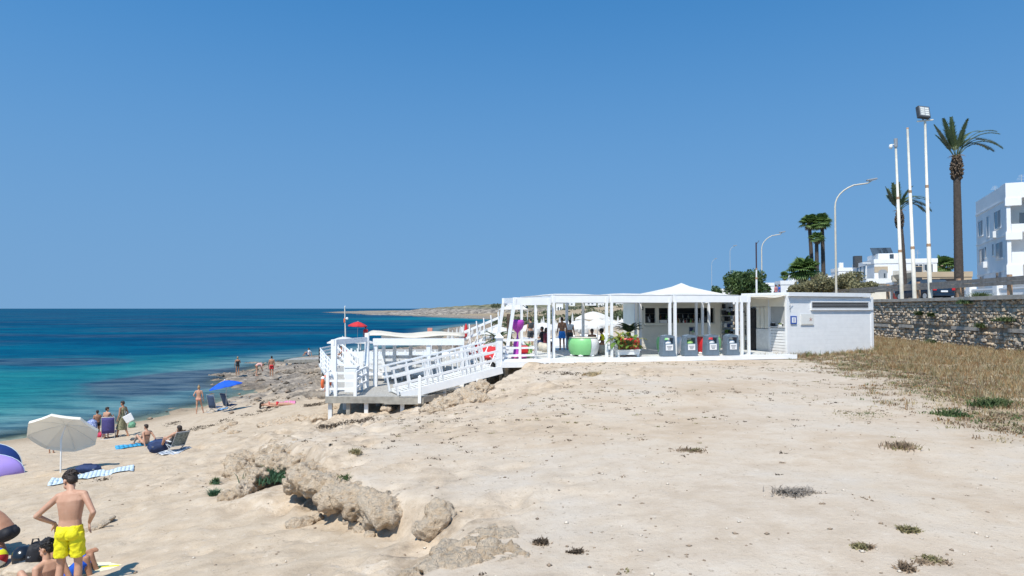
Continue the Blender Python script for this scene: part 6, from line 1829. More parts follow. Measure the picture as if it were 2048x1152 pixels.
# strand line of dead seaweed
M_weed = mat('dead_seaweed', (.085, .062, .042), .95, .4, 12)
def tufts(name, x, y, r, h0, h1, w, n_bl, mats, spread=.10, lean=.6, z=None, kind='stuff', parent=None, zoff=-.01):
    """clumps of thin blades: one triangle pair each"""
    n = len(x); z = land(np.asarray(x), np.asarray(y))[0] if z is None else z
    m_ = n * n_bl
    X0 = np.repeat(x, n_bl); Y0 = np.repeat(y, n_bl); Z0 = np.repeat(z, n_bl) + zoff
    a = r.uniform(0, 6.283, m_); rad = np.abs(r.normal(0, 1, m_)) * np.repeat(np.broadcast_to(spread, n), n_bl)
    bx_, by_2 = X0 + np.cos(a) * rad, Y0 + np.sin(a) * rad
    h = np.repeat(h0 + (h1 - h0) * r.uniform(0, 1, n) ** 1.5, n_bl) * r.uniform(.5, 1.1, m_)
    a2 = r.uniform(0, 6.283, m_); ln = h * r.uniform(.1, 1, m_) * lean
    tx, ty = bx_ + np.cos(a2) * ln, by_2 + np.sin(a2) * ln
    mx_, my_ = bx_ + np.cos(a2) * ln * .3, by_2 + np.sin(a2) * ln * .3
    a3 = r.uniform(0, 6.283, m_); wx, wy = np.cos(a3) * w / 2, np.sin(a3) * w / 2
    v = np.stack([np.stack([bx_ - wx, by_2 - wy, Z0], -1), np.stack([bx_ + wx, by_2 + wy, Z0], -1), np.stack([mx_ + wx * .8, my_ + wy * .8, Z0 + h * .6], -1), np.stack([tx, ty, Z0 + h], -1), np.stack([mx_ - wx * .8, my_ - wy * .8, Z0 + h * .6], -1)], 1)
    b = (np.arange(m_) * 5)[:, None]
    f = np.concatenate([b + np.array([[0, 1, 2]]), b + np.array([[0, 2, 4]]), b + np.array([[4, 2, 3]])])
    mi = np.tile(np.repeat(r.integers(0, len(mats), n), n_bl) if len(mats) > 1 else np.zeros(m_, int), 3)
    o = np_mesh(name, v.reshape(-1, 3), f, mats, parent, mi=mi)
    if kind: o['kind'] = kind
    return o
strand = [(215, 868), (300, 845), (390, 858), (450, 826), (520, 800), (610, 808), (700, 868), (640, 858)]
sx0, sy0 = [], []
for (x0_, y0_), (x1_, y1_), dn in (((360, 866), (470, 838), 60), ((470, 838), (560, 812), 40), ((335, 850), (362, 845), 26), ((640, 855), (745, 838), 60), ((610, 812), (655, 806), 50), ((500, 806), (560, 797), 26), ((195, 962), (215, 955), 10), ((1085, 745), (1190, 750), 30)):
    for k in range(dn):
        s = rnd.random(); q = G(x0_ + (x1_ - x0_) * s + rnd.uniform(-4, 4), y0_ + (y1_ - y0_) * s + rnd.uniform(-3, 3))
        sx0.append(q.x); sy0.append(q.y)
r = np.random.default_rng(4)
tufts('seaweed_litter', np.array(sx0), np.array(sy0), r, .02, .07, .03, 14, [M_weed], spread=.13, lean=2.5)

# ================================================================== DRY GRASS, WEEDS
G_gold = mat('dry_golden_grass', (.42, .29, .145), .9, .3, 2, trans=.3); G_tan = mat('pale_dry_grass', (.55, .45, .28), .9, .25, 2, trans=.3)
G_brown = mat('brown_weed', (.25, .18, .12), .95, .3, 2); G_green = mat('grey_green_weed', (.13, .17, .065), .9, .35, 2, trans=.2); G_dk = mat('dark_green_weed', (.055, .10, .035), .9, .35, 2, trans=.2)
G_rust = mat('rusty_dry_grass', (.36, .215, .10), .9, .3, 2, trans=.3)
G_olive = mat('olive_weed', (.24, .21, .10), .9, .3, 2)
def d_grass(x, y):
    g = land(x, y, False)[2]
    return np.where(x > wall_x(y) + .05, 0, g)
x, y, r = scatter(90000, 11, (7, 28), (6, 56), d_grass)
gx_line = np.interp(y, [5, 10.5, 14, 18, 23, 28, 32.4, 35], [7.4, 7.9, 8.7, 10.2, 11.4, 12.5, 13.4, 14.0])
tall = smooth(2.2, 7.0, x - gx_line + (fbm(x * .35, y * .35, 19, 4) - .5) * 7) * (.55 + .45 * smooth(.35, .6, fbm(x * .9, y * .9, 23, 3)))
thin = smooth(.36, .56, fbm(x * .7, y * .7, 29, 4))
k = r.uniform(0, 1, len(x)) < (.04 + .96 * tall) * (.26 + .74 * thin)
tufts('dry_grass', x[k], y[k], r, .08, .36, .016, 8, [G_gold, G_rust, G_tan, G_olive, G_gold, G_rust, G_tan], spread=.10, lean=.7)
k = r.uniform(0, 1, len(x)) < (.95 * (1 - tall) + .03) * (.30 + .70 * smooth(.40, .56, fbm(x * 1.1, y * 1.1, 37, 4)))
tufts('low_weeds', x[k], y[k], r, .02, .11, .024, 11, [G_brown, G_brown, G_olive, G_rust, G_brown, G_green, G_tan], spread=.12, lean=1.5)
# small dark weeds on the bare ground
def d_weed(x, y):
    z, rk_, gr_, t, ka = land(x, y, False)
    grp = smooth(-4.5, -2.5, x) * (1 - smooth(2.5, 6, x)) * smooth(12, 14.5, y) * (1 - smooth(25, 29, y)) * smooth(.36, .60, fbm(x * .6, y * .6, 47, 3))
    return t * (1 - gr_) * (grp * .85 + smooth(.47, .68, fbm(x * .45, y * .45, 41, 3)) * .7 * smooth(13, 19, y) + .035 + .5 * smooth(28.2, 29.6, y) * smooth(.40, .55, fbm(x * .3, y * .9, 71, 3)))
x, y, r = scatter(5200, 13, (-6, 16), (6, 30.6), d_weed)
tufts('dry_weeds', x, y, r, .012, .045, .024, 14, [G_brown, M_weed, G_olive, M_weed], spread=.035 + .065 * r.uniform(0, 1, len(x)) ** 2, lean=2.2)
x, y, r = scatter(900, 17, (12, 20), (31.5, 36.5), lambda x, y: (np.abs(y - (34.1 + (x - 14.0) * .42)) < .5) * .9)
tufts('kiosk_weeds', x, y, r, .12, .38, .018, 12, [G_olive, G_gold, G_brown, G_green], spread=.09, lean=.7)
# single plants one can point to
def plant(label, cat, px, py, spread, h0, h1, n, mats, w=.02, lean=1.7, name='grass_tuft', z=None, loc=None, seed=0, clumps=7):
    c = loc if loc is not None else G(px, py)
    r = np.random.default_rng(int(px * 7 + py) + seed)
    xs = np.clip(r.normal(0, .32, clumps), -.6, .6) * spread; ys = np.clip(r.normal(0, .28, clumps), -.5, .5) * spread
    zz = land(xs + c.x, ys + c.y)[0] - c.z if z is None else np.zeros(clumps) + z
    o = tufts(name, xs, ys, r, h0, h1, w, n, mats, spread=spread * .35, lean=lean, z=zz, kind=None)
    o.location = c
    return tag(o, label, cat)
plant('spiky dry tuft with reddish stems on the bare ground', 'tuft', 1798, 894, .36, .06, .22, 60, [G_brown, G_olive], lean=1.1)
plant('flat low mat of green weed on the bare ground', 'weed', 1722, 832, .75, .015, .04, 60, [G_olive, G_green], clumps=12, name='weed_mat')
plant('small dark tuft left of centre on the bare ground', 'tuft', 1385, 902, .26, .03, .07, 70, [G_olive, G_brown])
plant('grey twiggy mound on the bare ground', 'weed', 1590, 985, .30, .03, .08, 120, [mat('grey_twig', (.29, .25, .21), .95, .3, 6)], lean=2.0, name='twig_mound')
plant('dark clump low on the right, left one of a pair', 'weed', 1808, 1062, .10, .03, .07, 60, [G_olive, G_brown], name='weed_clump')
plant('dark clump low on the right, right one of a pair', 'weed', 1828, 1063, .09, .03, .06, 60, [G_olive, G_brown], name='weed_clump')
plant('sprawling dark tuft near the bottom right corner', 'tuft', 1856, 1120, .17, .02, .06, 90, [G_olive, G_brown])
plant('round dark clump at the bottom edge, right half', 'weed', 1811, 1138, .09, .04, .07, 60, [G_brown], name='weed_clump')
plant('brown clump between bare patches, low right', 'weed', 1724, 1095, .10, .03, .06, 60, [G_olive, G_brown], name='weed_clump')
plant('dark weed on pale rock near the bottom centre', 'weed', 1080, 1086, .12, .03, .07, 70, [G_brown, M_weed], name='weed_clump')
plant('small dark weed at the bottom, right of the rock shelf', 'weed', 1152, 1107, .09, .03, .06, 60, [G_brown, M_weed], name='weed_clump')
plant('yellow dry tuft just below the deck edge', 'tuft', 1178, 752, .5, .08, .2, 40, [G_tan, G_gold])
M_fennel = mat('sea_fennel', (.09, .19, .10), .7, .3, 5, trans=.2, col2=(.035, .085, .045))
plant('blue-green bush growing beneath the overhanging ledge', 'bush', 538, 950, .42, .16, .34, 90, [M_fennel], name='bush', w=.022, lean=1.0, clumps=14, loc=P(538, 958, 14.3), z=0)
plant('small round green plant on the sand left of the slanting rock', 'plant', 427, 992, .14, .08, .15, 50, [M_fennel], name='small_plant')
plant('tiny green plant on the sand above the slanting rock', 'plant', 430, 966, .12, .06, .12, 40, [M_fennel, G_green], name='small_plant')
plant('green plant in the shade of the biggest outcrop', 'plant', 680, 985, .22, .08, .16, 40, [G_green, G_dk], name='small_plant')
plant('yellowish tuft on top of the biggest outcrop', 'tuft', 712, 905, .14, .05, .11, 34, [G_tan, G_olive])
for k, (px, py, hh, lb) in enumerate(((1880, 690, .55, 'large grey-green bush at the wall foot behind the grass'), (1962, 690, .6, 'dark green bush at the wall foot near the right edge'), (1985, 812, .3, 'bright green weeds amid the grass at the right edge'), (1905, 832, .2, 'green weeds at the front of the dry grass'), (1598, 712, .3, 'green-brown bush at the kiosk left corner'))):
    plant(lb, 'bush', px, py, .8 if k < 2 else .45, hh * .4, hh, (130, 130, 40, 30, 90)[k], [G_green, G_dk] if k != 4 else [G_olive, G_green], name='bush', w=.035, clumps=14)
# plants growing out of the wall
for k, (px, py, s_, lb) in enumerate(((1932, 607, .5, 'dark caper bush hanging near the top of the wall'), (2010, 642, .62, 'large green caper bush on the wall ledge'), (1958, 655, .28, 'small dark plant on the wall ledge'), (1836, 630, .22, 'tiny dark plant in the wall stones'), (1862, 633, .22, 'tiny plant in a wall joint right of the tiny dark one'))):
    y_ = (25.25 - 33 * .106 - .6) / ((px - 1024) / F - .106)
    c = P(px, py, y_); c.x = wall_x(y_) - .05
    plant(lb, 'plant', px, py, s_, .10, .3, 70, [G_dk, G_green], name='wall_plant', w=.05, clumps=12, loc=c, z=0, lean=2.2)

# ================================================================== TREES AND PALMS
def leaf_cards(rng, centers, radii, n, size, flat=.9):
    """n small quads spread through ellipsoid clumps, denser towards the skins"""
    k = rng.integers(0, len(centers), n)
    d = rng.normal(0, 1, (n, 3)); d /= np.linalg.norm(d, axis=1)[:, None]
    rr = rng.uniform(.25, 1, n) ** .45
    p = centers[k] + d * radii[k] * rr[:, None]
    u = rng.normal(0, 1, (n, 3)); u /= np.linalg.norm(u, axis=1)[:, None]
    w = np.cross(u, rng.normal(0, 1, (n, 3))); w /= np.linalg.norm(w, axis=1)[:, None]
    s = (size * rng.uniform(.5, 1.3, n))[:, None]
    v = np.stack([p - u * s, p + w * s * .45, p + u * s, p - w * s * .45], 1)
    return v.reshape(-1, 3), (np.arange(n) * 4)[:, None] + np.array([[0, 1, 2, 3]])
L_tree = mat('tree_foliage', (.12, .19, .06), .6, .3, .9, trans=.25, col2=(.04, .08, .025))
L_olive = mat('tamarisk_foliage', (.33, .30, .16), .8, .3, .8, trans=.25, col2=(.16, .155, .08))
L_scrub = mat('scrub_foliage', (.115, .135, .06), .8, .3, .05, col2=(.04, .06, .03))
M_bark = mat('bark', (.13, .095, .07), .95, .3, 6, .5, 20)
def tree(label, px, base_z, Y, h, w, mm, n, size, cat='tree', name='leafy_tree', seed=1, clumps=26, trunk_h=.35, group=None):
    c = P(px, 617, Y); c.z = base_z
    t = thing(name, label, cat, c, 0, group)
    rng = np.random.default_rng(seed)
    mb = MB(); th = h * trunk_h
    mb.tube([(0, 0, -.3), (.06 * h * .3, 0, th * .6), (0, 0, th * 1.2)], [.05 * h * .5, .036 * h * .5, .02 * h * .5], 8)
    for k in range(6):
        a = k * 1.05 + seed; mb.tube([(0, 0, th * .7), (math.cos(a) * w * .18, math.sin(a) * w * .18, th * 1.2), (math.cos(a) * w * .34, math.sin(a) * w * .34, h * .7)], [.02 * h * .5, .014 * h * .5, .005 * h], 6)
    mb.build('trunk', M_bark, t)
    ph = rng.uniform(0, 6.28, clumps); e = rng.uniform(-.1, 1, clumps); rr = rng.uniform(.35, 1, clumps)
    cz = h * (trunk_h * .75 + (1 - trunk_h * .75) * .42); hz = (h - h * trunk_h * .75) * .5
    cen = np.stack([np.cos(ph) * w * .36 * rr * np.sqrt(1 - np.clip(e, 0, 1) ** 2 * .8), np.sin(ph) * w * .36 * rr, cz + hz * .78 * e * rr], -1)
    rad = rng.uniform(.13, .22, clumps)[:, None] * np.array([[w, w, h * .75]])
    v, f = leaf_cards(rng, cen, rad, n, size)
    np_mesh('crown', v, f, mm, t)
    return t
tree('dense rounded green tree behind the awning, beside a thin lamp post', 1495, 4.6, 72, 6.5, 5.4, L_tree, 9000, .17, seed=3)
for k, (px, Yd, h, w, lb) in enumerate(((1645, 58, 3.5, 3.6, 'olive-grey tamarisk bush left above the kiosk roof'), (1688, 60, 4.1, 4.2, 'tallest olive-grey tamarisk bush above the kiosk roof'), (1724, 56, 2.7, 2.8, 'low olive-grey tamarisk bush by the guard rail end'), (1606, 64, 2.9, 2.8, 'thin olive bush in front of the small white house'))):
    tree(lb, px, 6.3, Yd, h, w, L_olive, 3600, .13, 'bush', 'tamarisk_bush', seed=20 + k, trunk_h=.2, clumps=18, group='olive-grey bushes above the kiosk')
tree('small dark tree behind the tent roof, right of its peak', 1431, 5.5, 150, 6.4, 3.4, L_tree, 1200, .3, seed=9)

M_ptrunk = mat('palm_trunk', (.092, .072, .058), .95, .35, 7, .7, 26); M_pbulb = mat('palm_boot', (.125, .09, .062), .95, .4, 5, .7, 20)
M_frond = mat('palm_frond', (.15, .19, .075), .5, .3, 2, trans=.25, col2=(.05, .08, .03)); M_frond2 = mat('grey_palm_frond', (.20, .21, .12), .55, .3, 2, trans=.2, col2=(.05, .07, .035)); M_dead = mat('dead_frond', (.25, .16, .085), .9, .3, 3)
def frond(parent, base, direc, length, droop, wind, mm, nl=54, leaf=.42, name='frond', s0=.14):
    p = Vector(base); d = Vector(direc).normalized(); n = 16
    pts, dirs = [], []
    for i in range(n + 1):
        pts.append(p.copy()); dirs.append(d.copy())
        d = (d + Vector((wind / n, 0, -droop / n * (.4 + 1.2 * i / n)))).normalized(); p = p + d * length / n
    mb = MB(); mb.tube(pts[::2], [.028 * (1 - .85 * k / 8) for k in range(9)], 5, cap=False)
    for k in range(nl):
        s = s0 + (1 - s0) * k / nl; q = s * n; i = min(int(q), n - 1); fr = q - i
        b = pts[i].lerp(pts[i + 1], fr); d = dirs[i]
        side = d.cross(Vector((0, 0, 1))); side = side.normalized() if side.length > .05 else Vector((0, 1, 0))
        upv = side.cross(d).normalized()
        L_ = leaf * 1.1 * (math.sin(math.pi * min(1, s * .80 + .16)) ** .6) * rnd.uniform(.6, 1.1)
        for sg in (-1, 1):
            tip = b + (side * sg * .62 + d * .72 + upv * .10).normalized() * L_ + Vector((wind * .10 * L_, 0, -.25 * L_))
            m_ = b.lerp(tip, .45) + upv * .02
            wv_ = d * (.024 if leaf > .3 else .014)
            mb.add([b - wv_, b + wv_, m_ + wv_ * 1.1, tip, m_ - wv_ * 1.1], [(0, 1, 2, 4), (4, 2, 3)])
    return mb.build(name, mm, parent)
def date_palm(label, px, Y, base_z, trunk_top_py, fr_list, rad=.27, lean=0.0, bulb=True, crown_scale=1.0, seed=2, group=None):
    c = P(px, 617, Y); c.z = base_z
    t = thing('date_palm', label, 'palm', c, 0, group)
    h = P(px, trunk_top_py, Y).z - base_z
    mb = MB(); n = 14; vv, ff = [], []; rows = int(h / .085)
    for j in range(rows + 1):
        s = j / rows
        r0 = rad * (1.08 - .36 * s + .25 * max(0, .06 - s) * 8)
        for i in range(n):
            a = 2 * math.pi * i / n
            bumps = .018 * ((j + (i % 2)) % 2) + .016 * mnoise.noise(Vector((math.cos(a) * 2, math.sin(a) * 2, j * .5)))
            vv.append((lean * s * s + (r0 + bumps) * math.cos(a), (r0 + bumps) * math.sin(a), h * s))
    for j in range(rows):
        for i in range(n):
            a, b = j * n + i, j * n + (i + 1) % n; ff.append((a, b, b + n, a + n))
    mb.add(vv, ff, 0, False); mb.build('trunk', M_ptrunk, t)
    top = Vector((lean, 0, h))
    if bulb:
        mb = MB()
        for k in range(150):
            s = rnd.random(); a = k * 2.4; z = -1.45 + 1.75 * s
            r0 = rad * .72 + .17 * math.sin(math.pi * min(1, max(0, (s * 1.02)))) ** .8 - .10 * s
            b = top + Vector((math.cos(a) * r0 * .72, math.sin(a) * r0 * .72, z)); e_ = top + Vector((math.cos(a) * (r0 + .10), math.sin(a) * (r0 + .10), z + .17))
            mb.bar(b, e_, .15, .06, up=(-math.sin(a), math.cos(a), 0))
        mb.build('leaf_bases', M_pbulb, t)
        for k in range(9):
            a = k * .7 + rnd.random(); mb = MB(); mb.tube([top + Vector((0, 0, .1)), top + Vector((math.cos(a) * .35, math.sin(a) * .35, .42)), top + Vector((math.cos(a) * .62, math.sin(a) * .62, .30))], [.03, .02, .008], 5); mb.build('dead_stalk', M_dead, t)
    for (dx, dy, dz_, ln, dr, wd, m_) in fr_list:
        frond(t, top + Vector((dx * .08, dy * .08, .12)), (dx, dy, dz_), ln * crown_scale, dr, wd, M_frond if m_ else M_frond2, leaf=.56 * crown_scale, s0=.30)
    return t
rnd.seed(21)
FR = [(-.50, .1, 1.0, 3.3, .1, .0, 1), (-.42, -.2, 1.0, 3.5, .15, .0, 1), (-.55, .0, 1.0, 2.9, .2, .02, 0), (-.34, .3, 1.0, 3.2, .2, .05, 1), (-.22, -.1, 1.0, 3.4, .2, .1, 1), (-.14, .2, 1.0, 3.5, .3, .05, 0),
      (.08, .15, 1.0, 3.9, 1.3, .9, 1), (.14, -.12, 1.0, 4.1, 1.5, 1.0, 1), (.20, .2, 1.0, 4.0, 1.6, 1.0, 0), (.16, -.3, 1.0, 3.8, 1.6, .9, 1), (.30, .05, 1.0, 4.3, 1.8, 1.2, 0), (.38, -.1, 1.0, 4.2, 2.0, 1.2, 1), (.32, .25, 1.0, 4.1, 1.9, 1.1, 1), (.42, .1, 1.0, 3.9, 2.0, 1.1, 0), (-.28, .4, .9, 2.8, .5, .1, 1), (.10, .45, .9, 3.2, 1.0, .5, 1), (-.05, -.3, 1.0, 3.2, .5, .2, 1)]
date_palm('tallest date palm with wind-blown crown in front of the apartment block', 1919, 50, 6.9, 322, FR, .29, crown_scale=.92)
FR2 = [(a, b, c_, l * .8, dr * 1.2 + .25, wd + .25, m_) for a, b, c_, l, dr, wd, m_ in FR]
date_palm('shorter date palm with curved trunk behind the slim poles', 1809, 68, 6.9, 428, FR2, .27, lean=-.35, crown_scale=1.12)
def fan_leaf(parent, base, direc, pet, rad, mm, n=15):
    d = Vector(direc).normalized(); side = d.cross(Vector((0, 0, 1))); side = side.normalized() if side.length > .05 else Vector((1, 0, 0)); upv = side.cross(d).normalized()
    hub = Vector(base) + d * pet + Vector((0, 0, -.08 * pet))
    mb = MB(); mb.tube([base, hub], .02, 4, cap=False)
    for k in range(n):
        a = (k / (n - 1) - .5) * 3.9
        q = (d * math.cos(a) + side * math.sin(a)).normalized(); w_ = (d * -math.sin(a) + side * math.cos(a)) * rad * .10
        tip = hub + q * rad + Vector((0, 0, -.25 * rad)) ; m_ = hub + q * rad * .6 + upv * .03
        mb.add([hub, m_ - w_, tip, m_ + w_], [(0, 1, 2, 3)])
    return mb.build('fan_leaf', mm, parent)
M_fan = mat('fan_palm_leaf', (.17, .26, .07), .5, .3, 2, trans=.25, col2=(.06, .11, .03))
def fan_palm(label, px, Y, base_z, top_py, n=34, rad=.75, tr=.24, skirt=True, seed=1, group=None, lean=0.0):
    c = P(px, 617, Y); c.z = base_z
    t = thing('fan_palm', label, 'palm', c, 0, group); r_ = random.Random(seed)
    h = P(px, top_py, Y).z - base_z
    mb = MB(); rows = 40
    mb.tube([(lean * (k / rows) ** 2, 0, h * k / rows) for k in range(rows + 1)], [tr * (1.15 - .3 * k / rows) * (1 + .05 * (k % 2)) for k in range(rows + 1)], 10); mb.build('trunk', M_ptrunk, t)
    top = Vector((lean, 0, h))
    for k in range(n):
        a = r_.uniform(0, 6.28); e = r_.uniform(-.55, 1.35)
        fan_leaf(t, top, (math.cos(a) * math.cos(e), math.sin(a) * math.cos(e), math.sin(e)), r_.uniform(.35, .75) * rad / .75, rad * r_.uniform(.8, 1.1), M_fan)
    if skirt:
        for k in range(10):
            a = r_.uniform(0, 6.28); fan_leaf(t, top + Vector((0, 0, -.15)), (math.cos(a) * .6, math.sin(a) * .6, -.8), .3, rad * .7, M_dead, 9)
    return t
fan_palm('left fan palm of the group of three tall ones', 1626, 88, 6.9, 446, seed=1, lean=-.35, rad=.85, n=46, group='fan palms standing together')
fan_palm('shortest fan palm of the three, in the middle', 1635, 86, 6.9, 476, seed=2, rad=.62, n=26, group='fan palms standing together')
fan_palm('right fan palm of the group of three tall ones', 1648, 87, 6.9, 445, seed=3, rad=.85, n=46, lean=-.1, group='fan palms standing together')
fan_palm('bushy fan palm with dead skirt beside the three tall ones', 1607, 84, 6.6, 541, seed=4, rad=1.25, n=60, tr=.55, group='fan palms standing together')
fan_palm('tiny far fan palm above the small white house', 1570, 150, 6.9, 552, seed=5, rad=.8, n=26)
fan_palm('fan palm peeping over the brown building roof', 1889, 92, 6.9, 532, seed=6, rad=1.1, n=30)
def cycad(label, px, v, z, h, n, ln, rz=0.0, upright=.6):
    t = dthing('cycad_palm', label, 'palm', du(px, v), v, z, rz)
    mb = MB(); mb.lathe([(0, 0), (.26, 0), (.34, .42), (.30, .42), (0, .38)], 16); mb.build('pot', M_plw, t)
    mb = MB(); mb.tube([(0, 0, .35), (0, 0, h)], [.13, .10], 8); mb.build('trunk', M_ptrunk, t)
    for k in range(n):
        a = k * 2.4; e = upright + .5 * math.sin(k * 1.7)
        frond(t, (0, 0, h), (math.cos(a), math.sin(a), e), ln * rnd.uniform(.85, 1.1), 1.1, 0, M_frond, nl=26, leaf=.17)
    return t
cycad('dark green cycad palm behind the leafy planter, left of the bar', 1258, 4.6, FLOOR, .95, 30, .85, upright=1.2)
cycad('spreading cycad palm left of the slanting pergola legs', 995, 3.6, FLOOR - .35, 1.05, 26, .95, upright=.55)
# scrub on the far slopes: one mass
rng = np.random.default_rng(8)
n = 520
yy = rng.uniform(150, 560, n); pxs = rng.uniform(985, 1700, n); xx = (pxs - 1024) / F * yy
cen = np.stack([xx, yy, np.maximum(land(xx, yy, False)[0], np.where(yy > 470, np.interp(xx, [-55, 0, 33, 112, 340], [6, 9, 12.4, 12.6, 14]), 0))], -1)
rad = rng.uniform(.9, 2.4, n)[:, None] * np.array([[1.5, 1.5, .8]]) * (yy / 330)[:, None] ** .6
v, f = leaf_cards(rng, cen, rad, 42000, .55)
o = np_mesh('scrub', v, f, L_scrub); o['kind'] = 'stuff'
# ================================================================== POLES AND LAMPS
def slim_pole(label, bx_, by_2, tx, ty, Y, top_kind, rusty=False):
    z0 = WTOP - .05
    b = P(bx_, by_2, Y); b.z = z0
    tp = P(tx, ty, Y)
    t = thing('light_pole', label, 'pole', b)
    d = tp - b
    mb = MB(); mb.tube([(0, 0, 0), d * .30, d * .301, d * .63, d * .631, d], [.13, .12, .105, .095, .08, .07], 10); mb.build('mast', M_pole, t)
    for s in (.30, .63):
        mb = MB(); mb.tube([d * (s - .008), d * (s + .008)], .125 if s < .5 else .10, 10); mb.build('joint_band', M_rust, t)
    if top_kind == 'flood':
        mb = MB(); mb.box(d + Vector((.0, 0, .03)), (1.0, .12, .07), rot=Euler((0, R(-6), 0))); mb.build('crossbar', M_pole, t)
        E_ = Euler((R(-14), R(4), R(8)))
        c = d + Vector((-.14, -.05, .52))
        mb = MB(); mb.box(c, (.78, .26, .78), rot=E_); mb.build('lamp_housing', M_darkgrey, t, bevel=.02)
        fr = E_.to_matrix()
        mb = MB(); mb.box(c + fr @ Vector((0, -.135, .02)), (.66, .02, .62), rot=E_); mb.build('lamp_glass', M_shade, t)
        mb = MB()
        for k in range(4):
            for j in range(2): mb.box(c + fr @ Vector((-.15 + .3 * j, -.15, -.2 + .14 * k)), (.24, .012, .10), rot=E_)
        mb.build('reflector', mat('bright_reflector', (.72, .72, .66), .4, .1, 6), t)
        mb = MB(); mb.bar(d + Vector((-.1, 0, .05)), c + Vector((0, .1, -.3)), .06, .06); mb.build('bracket', M_darkgrey, t)
    elif top_kind == 'camera':
        mb = MB(); mb.tube([d + Vector((0, -.02, .02)), d + Vector((0, -.02, -.55))], .12, 10); mb.build('collar', M_shade, t)
        mb = MB(); mb.bar(d + Vector((0, 0, -.38)), d + Vector((-.32, 0, -.38)), .05, .05); mb.build('bracket', M_plw, t)
        mb = MB(); mb.lathe([(0, .14), (.09, .13), (.12, .0), (.11, -.10), (.0, -.19)], 12, c=tuple(d + Vector((-.33, 0, -.52)))); mb.build('dome_camera', M_plw, t)
    else:
        mb = MB(); mb.lathe([(.075, 0), (.075, .08), (0, .1)], 10, c=tuple(d)); mb.build('cap', M_rust, t)
    return t
slim_pole('slim cream pole with white dome camera near its top', 1804, 600, 1791, 278, 46.2, 'camera')
slim_pole('slim bare cream pole with rusty bands, middle one of three', 1829.5, 600, 1815, 258, 44.5, 'bare')
slim_pole('cream pole carrying a big square floodlight', 1860.5, 598, 1850, 242, 42.8, 'flood')
def street_lamp(label, px, ty, tip_px, tip_py, Y, base=6.9, r=.10):
    b = P(px, 617, Y); b.z = base
    t = thing('street_lamp', label, 'street lamp', b, 0, 'street lamps along the road')
    tip = P(tip_px, tip_py, Y) - b
    h0 = P(px, ty, Y).z - base
    pts = [(0, 0, 0), (0, 0, h0 * .5), (0, 0, h0)]
    rr = tip.x
    for k in range(1, 8):
        a = k / 8 * math.pi / 2 * .82
        s = k / 8
        pts.append((rr * (1 - math.cos(a)) * 1.15 if k < 7 else rr * .86, 0, h0 + (tip.z - h0) * math.sin(a) ** .9 * .95))
    pts.append((tip.x, 0, tip.z))
    mb = MB(); mb.tube(pts, [r, r * .85, r * .75] + [r * .6] * 7 + [r * .5], 8); mb.build('mast', M_lamp, t)
    mb = MB(); mb.box((tip.x - .1, 0, tip.z + .0), (.85, .26, .13), rot=Euler((0, R(-10), 0))); mb.build('lamp_head', M_shade, t, bevel=.03)
    mb = MB(); mb.box((tip.x - .05, 0, tip.z - .075), (.5, .2, .03), rot=Euler((0, R(-10), 0))); mb.build('lamp_glass', M_plw, t)
    return t
street_lamp('nearest curved-arm street lamp beside the fan palms', 1673, 415, 1746, 359, 56)
street_lamp('second curved-arm street lamp behind the thin striped pole', 1524.5, 500, 1566, 464, 94)
street_lamp('third, very faint street lamp far along the road', 1461, 505, 1471, 491, 150, r=.045)
street_lamp('fourth, faintest street lamp far along the road', 1424, 530, 1432, 517, 210, r=.05)
b = P(1513.5, 600, 52); b.z = gz(b.x, b.y)
t = thing('thin_mast', 'thin white mast with dark upper end and red band behind the awning', 'mast', b)
h = P(1513, 485, 52).z - b.z
mb = MB(); mb.tube([(0, 0, -.2), (0, 0, h * .62)], .075, 8); mb.build('lower_mast', M_plw, t)
for z0, z1, mm, r_ in ((.62, .64, M_rust, .085), (.64, .72, M_plw, .06), (.72, .735, M_rust, .08), (.735, 1.0, mat('dark_maroon_paint', (.06, .035, .045), .6, .1, 5), .055), (.40, .415, M_rust, .085)):
    mb = MB(); mb.tube([(0, 0, h * z0), (0, 0, h * z1)], r_, 8); mb.build('band', mm, t)
mb = MB(); mb.tube([(0, 0, h * .98), (.22, 0, h * 1.02)], .02, 5); mb.build('antenna', M_darkgrey, t)
q = P(1765, 600, 54)
t = thing('white_lamp', 'short white street lamp in front of the villa', 'street lamp', (P(1734, 617, 66).x, 66, 6.93))
mb = MB(); hh = P(1734, 528, 66).z - 6.93; mb.tube([(0, 0, 0), (0, 0, hh)], [.08, .06], 8); mb.build('mast', M_plw, t)
mb = MB(); mb.box((0, 0, hh + .06), (.75, .3, .14)); mb.build('lamp_head', M_plw, t, bevel=.03)

